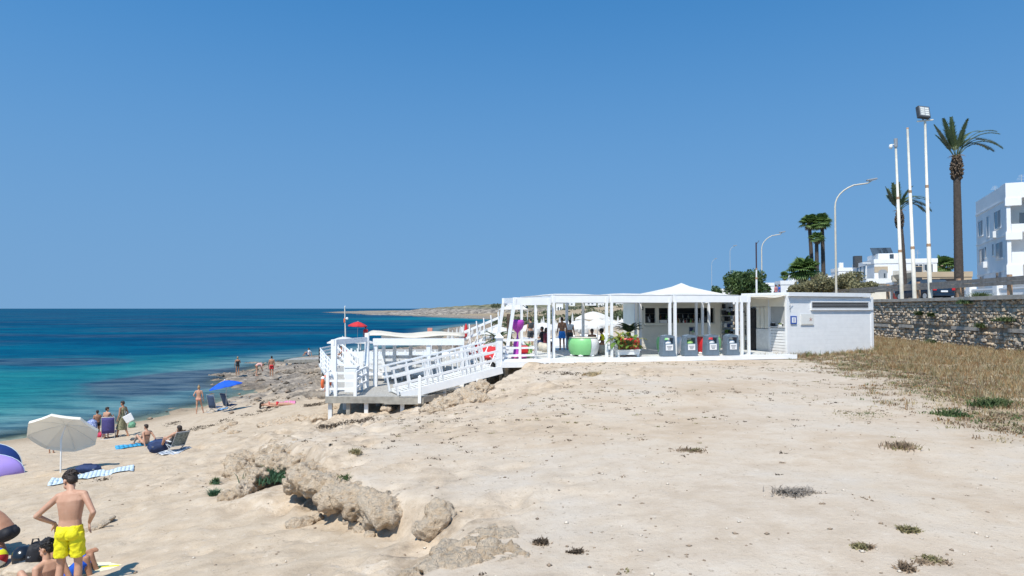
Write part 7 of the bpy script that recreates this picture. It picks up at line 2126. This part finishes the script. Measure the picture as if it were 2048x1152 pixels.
# ================================================================== BUILDINGS
class Face:
    """a wall plane from p0 along a direction: finds the point of the wall at a pixel"""
    def __init__(s, p0, ang): s.p0 = Vector(p0); s.c, s.s = math.cos(ang), math.sin(ang)
    def u(s, px, py=560):
        d = ray(px, py); a = d.x / d.y
        return (a * s.p0.y - s.p0.x) / (s.c - a * s.s)
    def z(s, px, py):
        u = s.u(px, py); y = s.p0.y + u * s.s; d = ray(px, py); return EYE + d.z / d.y * y - s.p0.z
def window_on(parent, axis_pt, mm_frame, w, h, depth=.16, shut=None, frame_c=None, glass=None, split=True, along=None, inward=None):
    """a recessed-looking window: a frame proud of the wall, glass in it, a sill; local basis along/inward"""
    A, I = Vector(along), Vector(inward)
    def bxx(mb, u0, u1, z0, z1, n0, n1):
        pts = []
        for zz in (z0, z1):
            for nn in (n0, n1):
                for uu in (u0, u1): pts.append(Vector(axis_pt) + A * uu + I * nn + Vector((0, 0, zz)))
        mb.add(pts, [(0, 1, 3, 2), (4, 6, 7, 5), (0, 4, 5, 1), (1, 5, 7, 3), (3, 7, 6, 2), (2, 6, 4, 0)])
    f = MB()
    e = .07
    bxx(f, -w / 2 - e, -w / 2, 0, h, -.03, .02); bxx(f, w / 2, w / 2 + e, 0, h, -.03, .02); bxx(f, -w / 2 - e, w / 2 + e, h, h + e, -.03, .02)
    fo = f.build('window', mm_frame, parent)
    g = MB(); bxx(g, -w / 2, w / 2, 0, h, -.012, .03); g.build('pane', glass or M_glass, fo)
    if split:
        g = MB(); bxx(g, -.03, .03, 0, h, -.022, -.013); g.build('mullion', mm_frame, fo)
    if shut:
        g = MB(); bxx(g, -w / 2 + .01, -w / 2 + w * shut, .02, h, -.026, -.014); g.build('shutter', M_shade, fo)
    g = MB(); bxx(g, -w / 2 - .12, w / 2 + .12, -.07, 0, -.09, .02); g.build('sill', mm_frame, fo)
    return fo
# the apartment block at the right edge
AP, AA = Vector((40, 55, 6.9)), R(-23.2)
ap = thing('apartment_block', 'white three-storey apartment block with balconies at the right edge', 'building', AP, AA)
Lf = Face(AP, AA + math.pi / 2)          # left face runs back from the near corner
Ff = Face(AP, AA)
HT = Ff.z(2018, 366); zb = [Ff.z(2022, py) for py in (396, 448, 464, 504, 529.5, 546)]
DEPTH = Lf.u(1953, 480)
W_ = 11.0
inset = 1.5
# body set back behind the balconies, roof slab and parapet
mb = MB(); mb.box2((0, inset, 0), (W_, DEPTH, HT - .02)); mb.box2((0, 0.02, 0), (.28, inset, HT - .01)); mb.build('wall', M_wall, ap)
mb = MB(); mb.box2((-.05, -.06, zb[0]), (W_, inset + .02, HT)); mb.build('parapet', M_wall, ap)
for a, b_ in ((zb[2], zb[1]), (zb[4], zb[3])):
    mb = MB(); mb.box2((.29, -.05, a), (W_, .12, b_)); mb.build('balcony', M_wall, ap)
    mb = MB(); mb.box2((.29, .12, a), (W_, inset, a + .2)); mb.build('balcony_floor', M_wall, ap)
for z0, z1 in ((zb[0] - .62, zb[0] - .002), (zb[2] - .62, zb[2] - .002), (zb[4] - 1.1, zb[4] - .002)):
    mb = MB(); mb.box2((-.10, -.10, z0), (1.0, .30, z1)); mb.build('beam_end', M_wall, ap)
for z in (zb[0] - .15, zb[2] - .25, zb[4] - .45):
    mb = MB(); mb.box2((-.06, .3, z), (-.001, DEPTH + .02, z + .14)); mb.build('string_course', M_wall, ap)
for k, (u0, w) in enumerate(((2.2, 2.2), (6.5, 2.0))):
    for z, h in ((zb[1] - .9, 2.2), (zb[3] - .8, 2.1), (.2, 2.2)):
        window_on(ap, (u0 + w / 2, inset, z), M_wall, w, h, along=(1, 0, 0), inward=(0, 1, 0), shut=.3 if k else None)
gp = MB(); gp.box2((.9, .18, zb[1]), (W_, .22, zb[1] + .9)); gp.build('balcony_glass', M_glass, ap)
for k, (u, z) in enumerate(((1.6, zb[1] - .2), (3.1, zb[1] - .3))):
    mb = MB(); mb.ell((u, .7, z + .35), (.4, .3, .4), 10, 8); mb.build('balcony_plant', M_leafy, ap)
def lw_(px0, px1, py0, py1, narrow=False):
    v0, v1 = Lf.u(px0, (py0 + py1) / 2), Lf.u(px1, (py0 + py1) / 2); z0, z1 = Lf.z((px0 + px1) / 2, py1), Lf.z((px0 + px1) / 2, py0)
    window_on(ap, (0, (v0 + v1) / 2, z0), M_wall, abs(v0 - v1), z1 - z0, along=(0, 1, 0), inward=(1, 0, 0), split=not narrow, shut=None if narrow else .45)
lw_(1957, 1966, 442, 472); lw_(1974, 1978, 433, 474, True); lw_(1989, 2002, 422, 457)
lw_(1959, 1969, 498, 527); lw_(1970, 1973, 494, 515, True); lw_(1985, 1988, 488, 511, True); lw_(1992, 2006, 485, 517)
lw_(1960, 1968, 553, 572); lw_(1992, 2004, 545, 570)
def aerial(parent, x, y, z, h=1.6):
    mb = MB(); mb.tube([(x, y, z), (x, y, z + h)], .025, 5)
    for k in range(4): mb.bar((x - .35 + .06 * k, y, z + h * (.72 + .08 * k)), (x + .35 - .06 * k, y, z + h * (.72 + .08 * k)), .02, .02)
    mb.build('aerial', M_steel, parent)
aerial(ap, 2.5, 6, HT); aerial(ap, 1.2, 9, HT, 1.2)
for v_, z in ((3.4, zb[1] + .2), (7.0, zb[3] + .1)):
    mb = MB(); mb.box2((-.32, v_ - .4, z - 1.0), (-.002, v_ + .4, z - .45)); mb.build('air_conditioner', M_plw, ap, bevel=.02)
# garden wall and gate pillars across the road
gw = thing('garden_wall', 'low white garden wall with pillars below the apartment block', 'wall', (38.5, 40, 6.93), R(90 - 6))
mb = MB(); mb.box2((0, -.1, 0), (30, .1, 1.05)); mb.build('wall', M_wall, gw)
mb = MB(); mb.box2((-.02, -.16, 1.05), (30, .16, 1.17)); mb.build('coping', M_wall, gw)
for x in (4, 8.2, 12.4, 16.5, 20.5, 25):
    mb = MB(); mb.box2((x - .3, -.3, 0), (x + .3, .3, 1.5)); mb.build('pillar', M_wall, gw)
# the villa
def villa(label, p0, ang, w, d, h, mm=M_wall, group=None):
    t = thing('villa', label, 'house', p0, ang, group)
    mb = MB(); mb.box2((0, 0, 0), (w, d, h)); mb.build('wall', mm, t)
    mb = MB(); mb.box2((-.06, -.06, h - .01), (w + .06, .14, h + .55)); mb.box2((-.06, .14, h - .01), (.14, d + .06, h + .55)); mb.box2((w - .14, .14, h - .01), (w + .06, d + .06, h + .55)); mb.build('parapet', mm, t)
    return t
VA = R(-14)
vp = P(1750, 617, 88); vp.z = 6.9
vf = Face(vp, VA); vl = Face(vp, VA + math.pi / 2)
vh = vf.z(1752, 527)
vw = vf.u(1875)
vd = abs(vl.u(1706))
vi = villa('white villa with arched loggia and roof panels behind the slim poles', vp, VA, vw, vd, vh)
ux0, ux1 = vf.u(1764), vf.u(1812)
mb = MB(); mb.box2((ux0, 1.5, vh + .02), (ux1, 7, vf.z(1780, 505))); mb.build('upper_storey', M_wall, vi)
a0, a1 = vf.u(1757), vf.u(1774.5); az0, az1 = vf.z(1765, 556), vf.z(1765, 539)
mb = MB(); mb.box2((vf.u(1749), -.05, vf.z(1760, 545)), (vf.u(1776), -.005, vf.z(1760, 533))); mb.build('arch_surround', M_tan, vi)
def arch(parent, x0, x1, z0, z1, mm, name='arch_shade', y=-.07):
    mb = MB(); n = 10; cx = (x0 + x1) / 2; r = (x1 - x0) / 2
    pts = [(x0, y, z0), (x1, y, z0)] + [(cx + r * math.cos(math.pi * k / n), y, z1 - r * .55 + r * .55 * math.sin(math.pi * k / n)) for k in range(n + 1)]
    m_ = len(pts); mb.add(pts + [(p[0], p[1] + .06, p[2]) for p in pts], [tuple(range(m_)), tuple(reversed(range(m_, 2 * m_)))] + [(i, i + m_, (i + 1) % m_ + m_, (i + 1) % m_) for i in range(m_)])
    return mb.build(name, mm, parent)
ao = arch(vi, a0, a1, az0, az1, M_shade)  # grey plate before the wall: loggia shade put into its colour
mb = MB(); mb.box2((a0 + (a1 - a0) * .6, -.085, az0), (a0 + (a1 - a0) * .78, -.072, az1 - .5)); mb.build('door', M_glass, ao)
bz0, bz1 = vf.z(1755, 568), vf.z(1755, 558)
mb = MB(); mb.box2((vf.u(1728) if vf.u(1728) > -3 else -2.2, -1.6, bz0), (vf.u(1777), -1.45, bz1)); mb.build('balcony', M_wall, vi)
mb = MB(); mb.box2((-1.8, -1.45, bz0), (vf.u(1777), -.01, bz0 + .15)); mb.build('balcony_floor', M_wall, vi)
mb = MB(); mb.box2((-1.6, -1.3, 0), (vf.u(1776), -.02, bz0 - .02)); mb.build('ground_storey', M_wall2, vi)
for k, (px, w) in enumerate(((1716, 1.0), (1722, 1.0), (1729, 1.0))):
    u = vl.u(px); window_on(vi, (0, u, vl.z(px, 557)), M_wall, w, 2.0, along=(0, 1, 0), inward=(1, 0, 0), split=False)
window_on(vi, (vf.u(1791), 1.5, vf.z(1788, 516)), M_wall, .5, .6, along=(1, 0, 0), inward=(0, 1, 0), split=False)
for px in (1838, 1856): window_on(vi, (vf.u(px), 0, vf.z(px, 546)), M_wall, 1.1, 1.1, along=(1, 0, 0), inward=(0, 1, 0))
for k, px in enumerate((1768, 1782, 1792)):
    x = vf.u(px); z = vf.z(1780, 505)
    mb = MB(); mb.box((x, 3.5, z + .42), (1.15, 1.7, .06), rot=Euler((R(38), 0, 0))); mb.build('roof_panel', M_glass, vi)
    mb = MB(); mb.bar((x, 4.0, z), (x, 4.0, z + .7), .05, .05); mb.build('panel_stand', M_steel, vi)
mb = MB(); mb.box2((vf.u(1740), 8, vh), (vf.u(1740) + 1.0, 9, vh + 1.6)); mb.build('chimney', M_darkgrey, vi)
aerial(vi, 2.0, 5.5, vh); aerial(vi, vw - 1, 4, vh, 2.0)
# red-roofed porch and low buildings
pc = P(1788, 617, 80); pc.z = 6.9
po_ = thing('porch', 'white porch with sloping dark roof and dark red door post by the villa', 'porch', pc, VA)
mb = MB(); mb.box2((0, 0, 2.3), (4.2, 3, 2.6)); mb.build('beam', M_wall, po_)
mb = MB(); mb.add([(-.2, -.3, 2.62), (4.4, -.3, 2.62), (4.4, 3.2, 4.0), (-.2 + 1, 3.2, 4.0), (-.2, -.3, 2.72), (4.4, -.3, 2.72), (4.4, 3.2, 4.1), (.8, 3.2, 4.1)], [(0, 3, 2, 1), (4, 5, 6, 7), (0, 1, 5, 4), (1, 2, 6, 5), (2, 3, 7, 6), (3, 0, 4, 7)]); mb.build('roof', M_timber, po_)
mb = MB(); mb.box2((0, 0, 0), (.35, .35, 2.3)); mb.build('post', mat('dark_red_paint', (.20, .03, .03), .6, .1, 4), po_)
mb = MB(); mb.box2((3.8, 0, 0), (4.15, .35, 2.3)); mb.build('post', M_wall, po_)
mb = MB(); mb.box2((.4, 2.6, 0), (3.8, 2.9, 2.3)); mb.build('back_wall', M_wall, po_)
bc = P(1829, 617, 74); bc.z = 6.9
bf = Face(bc, VA)
bb = villa('low tan building with a long dark opening behind the tall palm', bc, VA, bf.u(1944), 8, 2.9, M_tan)
mb = MB(); mb.box2((bf.u(1880), -.03, bf.z(1900, 563)), (bf.u(1925), -.004, bf.z(1900, 557))); mb.build('opening_shade', M_dark, bb)  # dark strip on the solid wall: the opening's shade as colour
window_on(bb, (bf.u(1836), 0, bf.z(1836, 563)), M_tan, .8, 1.6, along=(1, 0, 0), inward=(0, 1, 0), split=False)
pk = P(1874, 617, 105); pk.z = 6.9
hb = villa('small orange-tinted house behind the white villa end', pk, VA, P(1887, 617, 105).x - pk.x, 6, 5.6, mat('pale_orange_plaster', (.66, .44, .28), .8, .1, 2))
window_on(hb, (.6, 0, 3.2), M_wall, .5, 1.0, along=(1, 0, 0), inward=(0, 1, 0), split=False)
def small_house(label, px0, px1, top_py, Y, ang=-10, base=6.7, mm=M_wall, wins=2, gable=False, group=None, chimney=False):
    a = P(px0, 617, Y); a.z = base
    f = Face(a, R(ang)); w = f.u(px1); h = P(px0, top_py, Y).z - base
    t = villa(label, a, R(ang), w, max(4, w * .8), h - .5, mm, group)
    for k in range(wins):
        x = w * (k + 1) / (wins + 1); window_on(t, (x, 0, h * .30), mm, min(1.3, w / (wins + 1) * .55), h * .34, along=(1, 0, 0), inward=(0, 1, 0), split=w / (wins + 1) > 2)
    if gable:
        mb = MB(); mb.add([(w * .75, .1, h - .1), (w * 1.25, .1, h - .1), (w * .85, .1, h + 1.2), (w * .75, 3, h - .1), (w * 1.25, 3, h - .1), (w * .85, 3, h + 1.2)], [(0, 1, 2), (3, 5, 4), (0, 3, 4, 1), (1, 4, 5, 2), (2, 5, 3, 0)]); mb.build('gable', mm, t)
    if chimney:
        mb = MB(); mb.box2((w * .2, 1, h - .4), (w * .2 + .6, 1.6, h + .9)); mb.build('chimney', mm, t)
    return t
small_house('small white house with a grey shuttered opening beyond the kiosk roof', 1562, 1592, 562, 96, gable=True, wins=1)
small_house('low white house left of the small gabled one', 1532, 1558, 566, 118, wins=2)
small_house('flat white house far behind the tent roof', 1436, 1470, 578, 150, base=5.4, wins=2)
small_house('white house with layered flat roofs left of the villa', 1678, 1706, 536, 108, wins=1, chimney=True)
small_house('white garden annex among the tamarisk bushes', 1690, 1716, 560, 76, wins=1)
small_house('white house tucked behind the fan palm trunks', 1650, 1682, 552, 130, wins=2)
# houses on the far slope, seen through the pergolas
far = [(1012, 1030, 606, 560), (1034, 1052, 600, 520), (1056, 1072, 603, 540), (1076, 1090, 598, 560), (1112, 1126, 607, 470), (1130, 1150, 604, 520), (1153, 1164, 607, 560), (1170, 1192, 603, 500), (1196, 1208, 606, 470), (1232, 1246, 606, 480), (1250, 1268, 602, 520), (1000, 1010, 610, 600), (1284, 1300, 588, 420)]
wheres = ['far white house left of the slanting pergola legs', 'far white house between the two slanting pergola legs', 'far white house just right of the slanting legs', 'far white house left of the front pergola post', 'far white house just right of the paired posts', 'far white house above the man in blue shorts', 'narrow far white house right of the man in blue shorts', 'far white house in the middle of the left pergola', 'far white house near the right end of the left pergola', 'far white house left of the cycad palm', 'far white house above the cycad palm', 'far white house at the shoreward end of the slope', 'far white house just above the right pergola beam']
for (x0, x1, ty, Yd), lb in zip(far, wheres):
    a = P(x0, 617, Yd); base = max(float(land(np.array([a.x]), np.array([a.y]), False)[0][0]), float(np.interp(a.x, [-55, 0, 33, 112], [6, 9.5, 12, 12])) if Yd > 470 else 3) - 2
    small_house(lb, x0, x1, ty, Yd, ang=-6, base=min(base, P(x0, ty, Yd).z - 3), wins=2, group='white houses on the far slope')
mq = thing('marquee', 'long white tent roof on the shore beyond the slanting legs', 'tent', (P(1022, 617, 210).x, 210, 3.0))
w0, w1 = P(996, 617, 210).x - mq.location.x, P(1056, 617, 210).x - mq.location.x
zt, ze = P(1030, 608, 210).z - 3.0, P(1000, 619, 210).z - 3.0
mb = MB(); mb.add([(w0, -3, ze), (w1, -3, ze), (w1, 5, ze), (w0, 5, ze), (w0 * .1 + .8, 1, zt), (w1 * .55, 1, zt)], [(0, 1, 5, 4), (1, 2, 5), (2, 3, 4, 5), (3, 0, 4), (0, 3, 2, 1)]); mb.build('roof', M_canvas, mq)
for x in (w0 + .2, 0, w1 - .2):
    for y in (-2.8, 4.8):
        mb = MB(); mb.tube([(x, y, -.6), (x, y, ze)], .08, 6); mb.build('pole', M_plw, mq)

# ================================================================== BEACH CLUB BEYOND THE DECK
def closed_proto():
    t = thing('closed_parasol', 'x', 'parasol', (0, 0, 0))
    mb = MB(); mb.tube([(0, 0, -.2), (0, 0, 2.25)], .025, 6); mb.build('pole', M_plw, t)
    mb = MB(); n = 12; vv = []
    prof = [(.05, .72), (.17, .80), (.19, 1.0), (.155, 1.35), (.10, 1.8), (.035, 2.2), (.012, 2.3)]
    for r, z in prof:
        for i in range(n):
            a = 2 * math.pi * i / n; k = 1 + (.22 if i % 2 else -.18); vv.append((r * k * math.cos(a), r * k * math.sin(a), z))
    mb.add(vv, [(j * n + i, j * n + (i + 1) % n, (j + 1) * n + (i + 1) % n, (j + 1) * n + i) for j in range(len(prof) - 1) for i in range(n)], 0, True); mb.build('canopy', M_canvas, t)
    mb = MB(); mb.lathe([(.16, 1.0), (.165, 1.04)], 12); mb.build('tie', M_plw, t)
    mb = MB(); mb.lathe([(0, -.1), (.25, -.1), (.25, .07), (.05, .10), (0, .10)], 12); mb.build('base', M_concrete, t)
    return t
cp = closed_proto()
spots = [(897, 656, 92), (905, 660, 80), (914, 655, 98), (921, 652, 88), (927, 650, 96), (938, 657, 84), (945, 655, 90), (955, 651, 100), (961, 648, 96), (968, 652, 86), (1022, 640, 110), (1083, 637, 84), (1087, 632, 92), (1075, 640, 78), (1112, 640, 80), (1120, 634, 92), (1145, 625, 95), (1152, 636, 76), (1188, 632, 88), (1195, 630, 80), (1201, 634, 72), (1206, 637, 86), (1236, 632, 84), (1243, 636, 76), (1228, 640, 90), (1270, 636, 86), (1098, 637, 70), (1160, 640, 72), (1172, 642, 64)]
first = True
for px, py, Yd in spots:
    tp = P(px, py, Yd); g = max(gz(tp.x, Yd), .1); hh = tp.z - g
    hh = min(max(hh, 1.7), 3.4)
    lb = 'closed white parasol standing on the beach left of the cycad palm' if px < 1000 else 'closed white parasol on the beach seen through the pergolas'
    o = cp if first else dup(cp, (0, 0, 0))
    first = False
    hh = max(tp.z - g, 1.7)
    o.location = (tp.x, Yd, g); o['label'] = lb; o['group'] = 'closed white parasols left of the cycad' if px < 1000 else 'closed white parasols seen through the pergolas'
    o.scale = (1.25, 1.25, hh / 2.3)
tp = P(932, 647, 90); g = gz(tp.x, 90)
t = thing('closed_red_parasol', 'closed red parasol with white band among the closed white ones', 'parasol', (tp.x, 90, g)); hh = tp.z - g
mb = MB(); mb.tube([(0, 0, -.2), (0, 0, hh)], .03, 6); mb.build('pole', M_plw, t)
mb = MB(); mb.lathe([(.06, hh - 2.0), (.34, hh - 1.9), (.30, hh - 1.3)], 10); mb.lathe([(.26, hh - .95), (.16, hh - .3), (.03, hh)], 10); mb.build('canopy', M_redcloth, t)
mb = MB(); mb.lathe([(.30, hh - 1.3), (.26, hh - .95)], 10); mb.build('band', M_canvas, t)
opens = [(992, 652, 46, 1.25, 'broad white open parasol right behind the left cycad'), (1086, 645, 58, 1.5, 'open white parasol left of the front pergola posts'), (1060, 655, 50, 1.0, 'small open white parasol behind the slanting legs'), (1163, 640, 56, 1.75, 'wide white open parasol behind the man in blue shorts'), (1186, 623, 70, 1.9, 'highest white open parasol with shaded underside'), (1215, 640, 60, 1.3, 'open white parasol behind the paired pergola posts'), (1262, 634, 52, 1.35, 'open white parasol above the dark cycad palm'), (1133, 646, 60, 1.3, 'open white parasol just right of the man in blue shorts'), (1195, 648, 48, 1.1, 'low open white parasol above the seated curly-haired women')]
for px, py, Yd, r_, lb in opens:
    tp = P(px, py, Yd); g = gz(tp.x, Yd); hh = max(tp.z - g, 2.0)
    umbrella('open_parasol', lb, 'parasol', (tp.x, Yd, g), hh, r_, M_canvas, (0, rnd.uniform(-5, 5)), rnd.uniform(0, .7), dome=.34, val=.14, ribs=False, pole=.03, pmat=M_plw, group='open white parasols beyond the bar deck')
# sunbeds
def sunbed_proto(name, mm, lb):
    t = thing(name, lb, 'sunbed', (0, 0, 0))
    mb = MB(); mb.box((-.32, 0, .30), (.05, 1.9, .05)); mb.box((.32, 0, .30), (.05, 1.9, .05)); mb.box((0, -.93, .30), (.6, .05, .05)); mb.build('frame', M_plw, t)
    for x in (-.3, .3):
        for y in (-.75, .7): mb = MB(); mb.box((x, y, .14), (.05, .05, .28)); mb.build('leg', M_plw, t)
    mb = MB(); mb.box((0, -.30, .345), (.62, 1.25, .05)); mb.build('mattress', mm, t)
    mb = MB(); mb.box((0, .60, .52), (.62, .75, .05), rot=Euler((R(32), 0, 0))); mb.build('backrest', mm, t)
    return t
sb = sunbed_proto('sunbed', M_plw, 'white plastic sunbed on the beach beyond the decks')
sb['group'] = 'white sunbeds beyond the decks'
bspots = [(873 + (k % 11) * 12.5 + rnd.uniform(-3, 3), 43 + 6.2 * (k // 11) + rnd.uniform(-1, 1)) for k in range(33)] + [(1100 + (k % 9) * 13 + rnd.uniform(-4, 4), 46 + 6 * (k // 9)) for k in range(27)]
for k, (px, Yd) in enumerate(bspots):
    q = P(px, 640, Yd); g = gz(q.x, Yd)
    o = sb if k == 0 else dup(sb, (0, 0, 0))
    o.location = (q.x, Yd, g - .02); o.rotation_euler = (0, 0, rnd.uniform(-.5, .5))
    if k >= 33: o['label'] = 'white plastic sunbed on the beach seen through the left pergola'; o['group'] = 'white sunbeds seen through the left pergola'
# sunbeds on the lower platform and far deck
for k, (px, Yd) in enumerate(((745, 33), (775, 33.2), (800, 37.0), (815, 33.4), (862, 37.4), (890, 38), (840, 38.2))):
    q = P(px, 760, Yd); o = dup(sb, (q.x, Yd, PZ), R(80 + 10 * (k % 3)), ('white sunbed on the platform, farthest left under the canvas sunshade', 'second white sunbed from the left under the canvas sunshade', 'white sunbed at the back between the rear sunshade posts', 'third white sunbed from the left, front row under the sunshade', 'white sunbed behind the ramp, nearest its middle', 'white sunbed behind the ramp, farthest right on the platform', 'white sunbed at the platform back, left of those behind the ramp')[k], 'white sunbeds on the lower platform')
for k, px in enumerate((690, 706, 760, 800, 845, 880)):
    q = P(px, 700, 52 + 3 * (k % 3)); dup(sb, (q.x, q.y, 1.8), R(70 + 14 * (k % 3)), 'white sunbed on the far sea deck', 'white sunbeds on the far deck')
# red folding chairs behind the lattice, orange bin on the shade, tall brown panel
def deck_chair(label, px, py, Yd, z, rz):
    q = P(px, py, Yd); t = thing('deck_chair', label, 'deck chair', (q.x, Yd, z), R(rz), 'red deck chairs behind the lattice')
    mb = MB()
    for x in (-.27, .27): mb.bar((x, .45, 0), (x, -.35, .95), .04, .03); mb.bar((x, -.40, 0), (x, .35, .55), .04, .03)
    mb.build('frame', M_white, t)
    mb = MB(); mb.add([(-.25, .36, .5), (.25, .36, .5), (.25, .0, .36), (-.25, .0, .36), (.25, -.34, .95), (-.25, -.34, .95)], [(0, 1, 2, 3), (3, 2, 4, 5)]); mb.build('canvas', M_redcloth, t, solid=.015)
for k, (px, Yd, z) in enumerate(((968, 32, 3.75), (978, 31.2, 3.7), (950, 33.4, 3.75))):
    deck_chair(('middle red deck chair behind the white lattice', 'red deck chair nearest the newel post', 'red deck chair farthest left behind the lattice')[k], px, 690, Yd, z, 150)
bt_ = thing('side_terrace', 'small grey boarded terrace behind the ramp top with red chairs', 'terrace', (P(965, 700, 33).x, 33, 3.7))
mb = MB()
for k in range(16): mb.box((-.95 + k * .145, .3, -.03), (.13, 5.4, .05))
o = mb.build('plank', M_deckpale, bt_); o['kind'] = 'stuff'
for x in (-.8, .9):
    for y in (-2, 2.6): mb = MB(); mb.box((x, y, -.9), (.12, .12, 1.7)); mb.build('leg', M_timber, bt_)
tb = thing('orange_bin', 'small pinkish-orange box standing beyond the canvas sunshade', 'box', (P(860, 665, 60).x, 60, 1.8))
mb = MB(); mb.box((0, 0, 1.27), (.36, .36, 2.54)); mb.build('body', M_white2, tb); mb = MB(); mb.box((0, 0, 2.72), (.4, .4, .34)); mb.build('head', mat('salmon_plastic', (.75, .30, .22), .5, .1, 5), tb)
bp_ = thing('brown_panel', 'tall narrow brown panel beside the slanting pergola leg', 'panel', (P(1019, 640, 40).x, 40, 3.9))
hh = P(1019, 628, 40).z - 3.9
for k in range(4):
    mb = MB(); mb.box((-.12 + k * .08, 0, hh / 2), (.07, .05, hh)); mb.build('slat', mat('brown_stained_wood', (.085, .05, .035), .7, .3, 4), bp_)
# ================================================================== THE PARKED CAR AND PEOPLE BY THE ROAD
car = thing('parked_car', 'dark blue parked car with red tail light behind the guard rail', 'car', (29.1, 48.3, 6.95), R(6.0))
M_car = mat('dark_blue_car_paint', (.012, .028, .055), .25, .1, 2, spec=.6)
def car_body():
    sec = [(-2.05, .42, .78, .70), (-2.0, .30, .95, .80), (-1.5, .22, 1.0, .85), (0, .20, 1.0, .86), (1.3, .22, .92, .85), (1.95, .30, .80, .78), (2.1, .42, .66, .66)]
    mb = MB(); vv = []
    for y, z0, z1, hw in sec:
        for x, z in ((-hw * .92, z0), (-hw, z0 + .15), (-hw, z1 - .12), (-hw * .9, z1), (hw * .9, z1), (hw, z1 - .12), (hw, z0 + .15), (hw * .92, z0)): vv.append((x, y, z))
    n = 8; mb.add(vv, [(j * n + i, j * n + (i + 1) % n, (j + 1) * n + (i + 1) % n, (j + 1) * n + i) for j in range(len(sec) - 1) for i in range(n)] + [tuple(reversed(range(n))), tuple((len(sec) - 1) * n + i for i in range(n))], 0, True)
    mb.build('body', M_car, car, bevel=.02)
    mb = MB(); vv = []
    for y, z, hw in ((-1.85, .96, .80), (-1.35, 1.43, .62), (.35, 1.45, .62), (1.15, .98, .78)):
        vv += [(-hw, y, z), (hw, y, z)]
    b = [(-.80, -1.85, .94), (.80, -1.85, .94), (.80, 1.15, .92), (-.80, 1.15, .92)]
    mb.add(vv + b, [(0, 1, 3, 2), (2, 3, 5, 4), (4, 5, 7, 6), (0, 2, 4, 6, 11, 8), (1, 9, 10, 7, 5, 3)])
    mb.build('cabin_glass', M_glass, car)
    mb = MB(); mb.box2((-.63, -1.36, 1.435), (.63, .36, 1.475)); mb.build('roof', M_car, car, bevel=.01)
    for s in (-1, 1):
        mb = MB(); mb.box((s * .68, -2.03, .80), (.24, .1, .26)); mb.build('tail_light', M_red, car, bevel=.02)
        mb = MB(); mb.box((s * .62, 2.04, .64), (.3, .1, .14)); mb.build('headlight', M_plw, car, bevel=.02)
        for y in (-1.3, 1.3):
            w_ = MB(); w_.tube([(s * .68, y, .31), (s * .86, y, .31)], .31, 16); wo = w_.build('wheel', M_black, car)
            w_ = MB(); w_.tube([(s * .86, y, .31), (s * .875, y, .31)], .19, 12); w_.build('rim', M_steel, wo)
    mb = MB(); mb.box((0, -2.055, .62), (.5, .02, .12)); mb.build('number_plate', M_paper, car)
    mb = MB(); mb.box((0, -2.06, .40), (1.45, .12, .16)); mb.build('bumper', M_car, car, bevel=.02)
car_body()
for k, (px, Yd, mm, lb) in enumerate(((1552, 72, mat('rose_cloth', (.55, .22, .24), .8, .1, 6), 'far person in rose top walking on the road behind the kiosk awning'), (1559, 71, M_blue, 'far person in blue walking on the road behind the kiosk awning'))):
    q = P(px, 600, Yd); person(lb, (q.x, Yd, max(gz(q.x, Yd), P(px, 590, Yd).z - .6)), R(30 + 40 * k), STAND, 1.70, 'f' if k == 0 else 'm', S_TAN, [('shirt', mm), ('shorts', M_navy)], (H_DARK, 'short'), voxel=.022)

# white loungers, screens and curtains that fill the lower platform and the far deck
def day_bed(label, px, Yd, z, rz):
    q = P(px, 700, Yd); t = thing('day_bed', label, 'day bed', (q.x, Yd, z), R(rz), 'white day beds on the platforms')
    mb = MB(); mb.box((0, 0, .17), (1.9, 1.3, .26)); mb.build('base', M_white2, t)
    mb = MB(); mb.box((0, 0, .39), (1.86, 1.26, .16)); mb.build('mattress', M_canvas, t, bevel=.05)
    for x in (-.5, .5):
        mb = MB(); mb.box((x, .45, .56), (.7, .3, .18), rot=Euler((R(20), 0, 0))); mb.build('cushion', M_canvas, t, bevel=.05)
for k, (px, Yd, z) in enumerate(((770, 39, PZ), (815, 38.8, PZ), (868, 39.2, PZ), (750, 47, 1.8), (800, 49, 1.8), (850, 48, 1.8), (905, 47, 1.8), (945, 49, 1.8))):
    day_bed(('leftmost white day bed at the back of the lower platform', 'middle white day bed at the back of the lower platform', 'rightmost white day bed at the back of the lower platform', 'far left white day bed on the sea deck behind the sunshade', 'second white day bed from the left on the sea deck', 'middle white day bed on the sea deck', 'fourth white day bed from the left on the sea deck', 'far right white day bed on the sea deck')[k], px, Yd, z, 5 * (k % 3) - 4)
def screen(label, px0, px1, Yd, z, h, n):
    a, b = P(px0, 700, Yd), P(px1, 700, Yd); t = thing('white_screen', label, 'screen', (a.x, Yd, z), 0, 'white board screens on the decks')
    w = (b.x - a.x) / n
    for k in range(n):
        mb = MB(); mb.box((w * (k + .5), 0, h / 2 + .05), (w - .05, .04, h)); mb.build('board', M_white, t)
        mb = MB(); mb.box((w * k, .03, h / 2 + .1), (.09, .09, h + .2)); mb.build('post', M_white, t)
screen('long low white screen at the back edge of the lower platform', 742, 880, 40.2, PZ, .75, 8)
screen('white screen across the far sea deck behind the sunshade', 690, 930, 56, 1.8, 1.0, 12)
screen('short white screen inside the portal frame', 690, 728, 34.4, PZ, 1.25, 3)
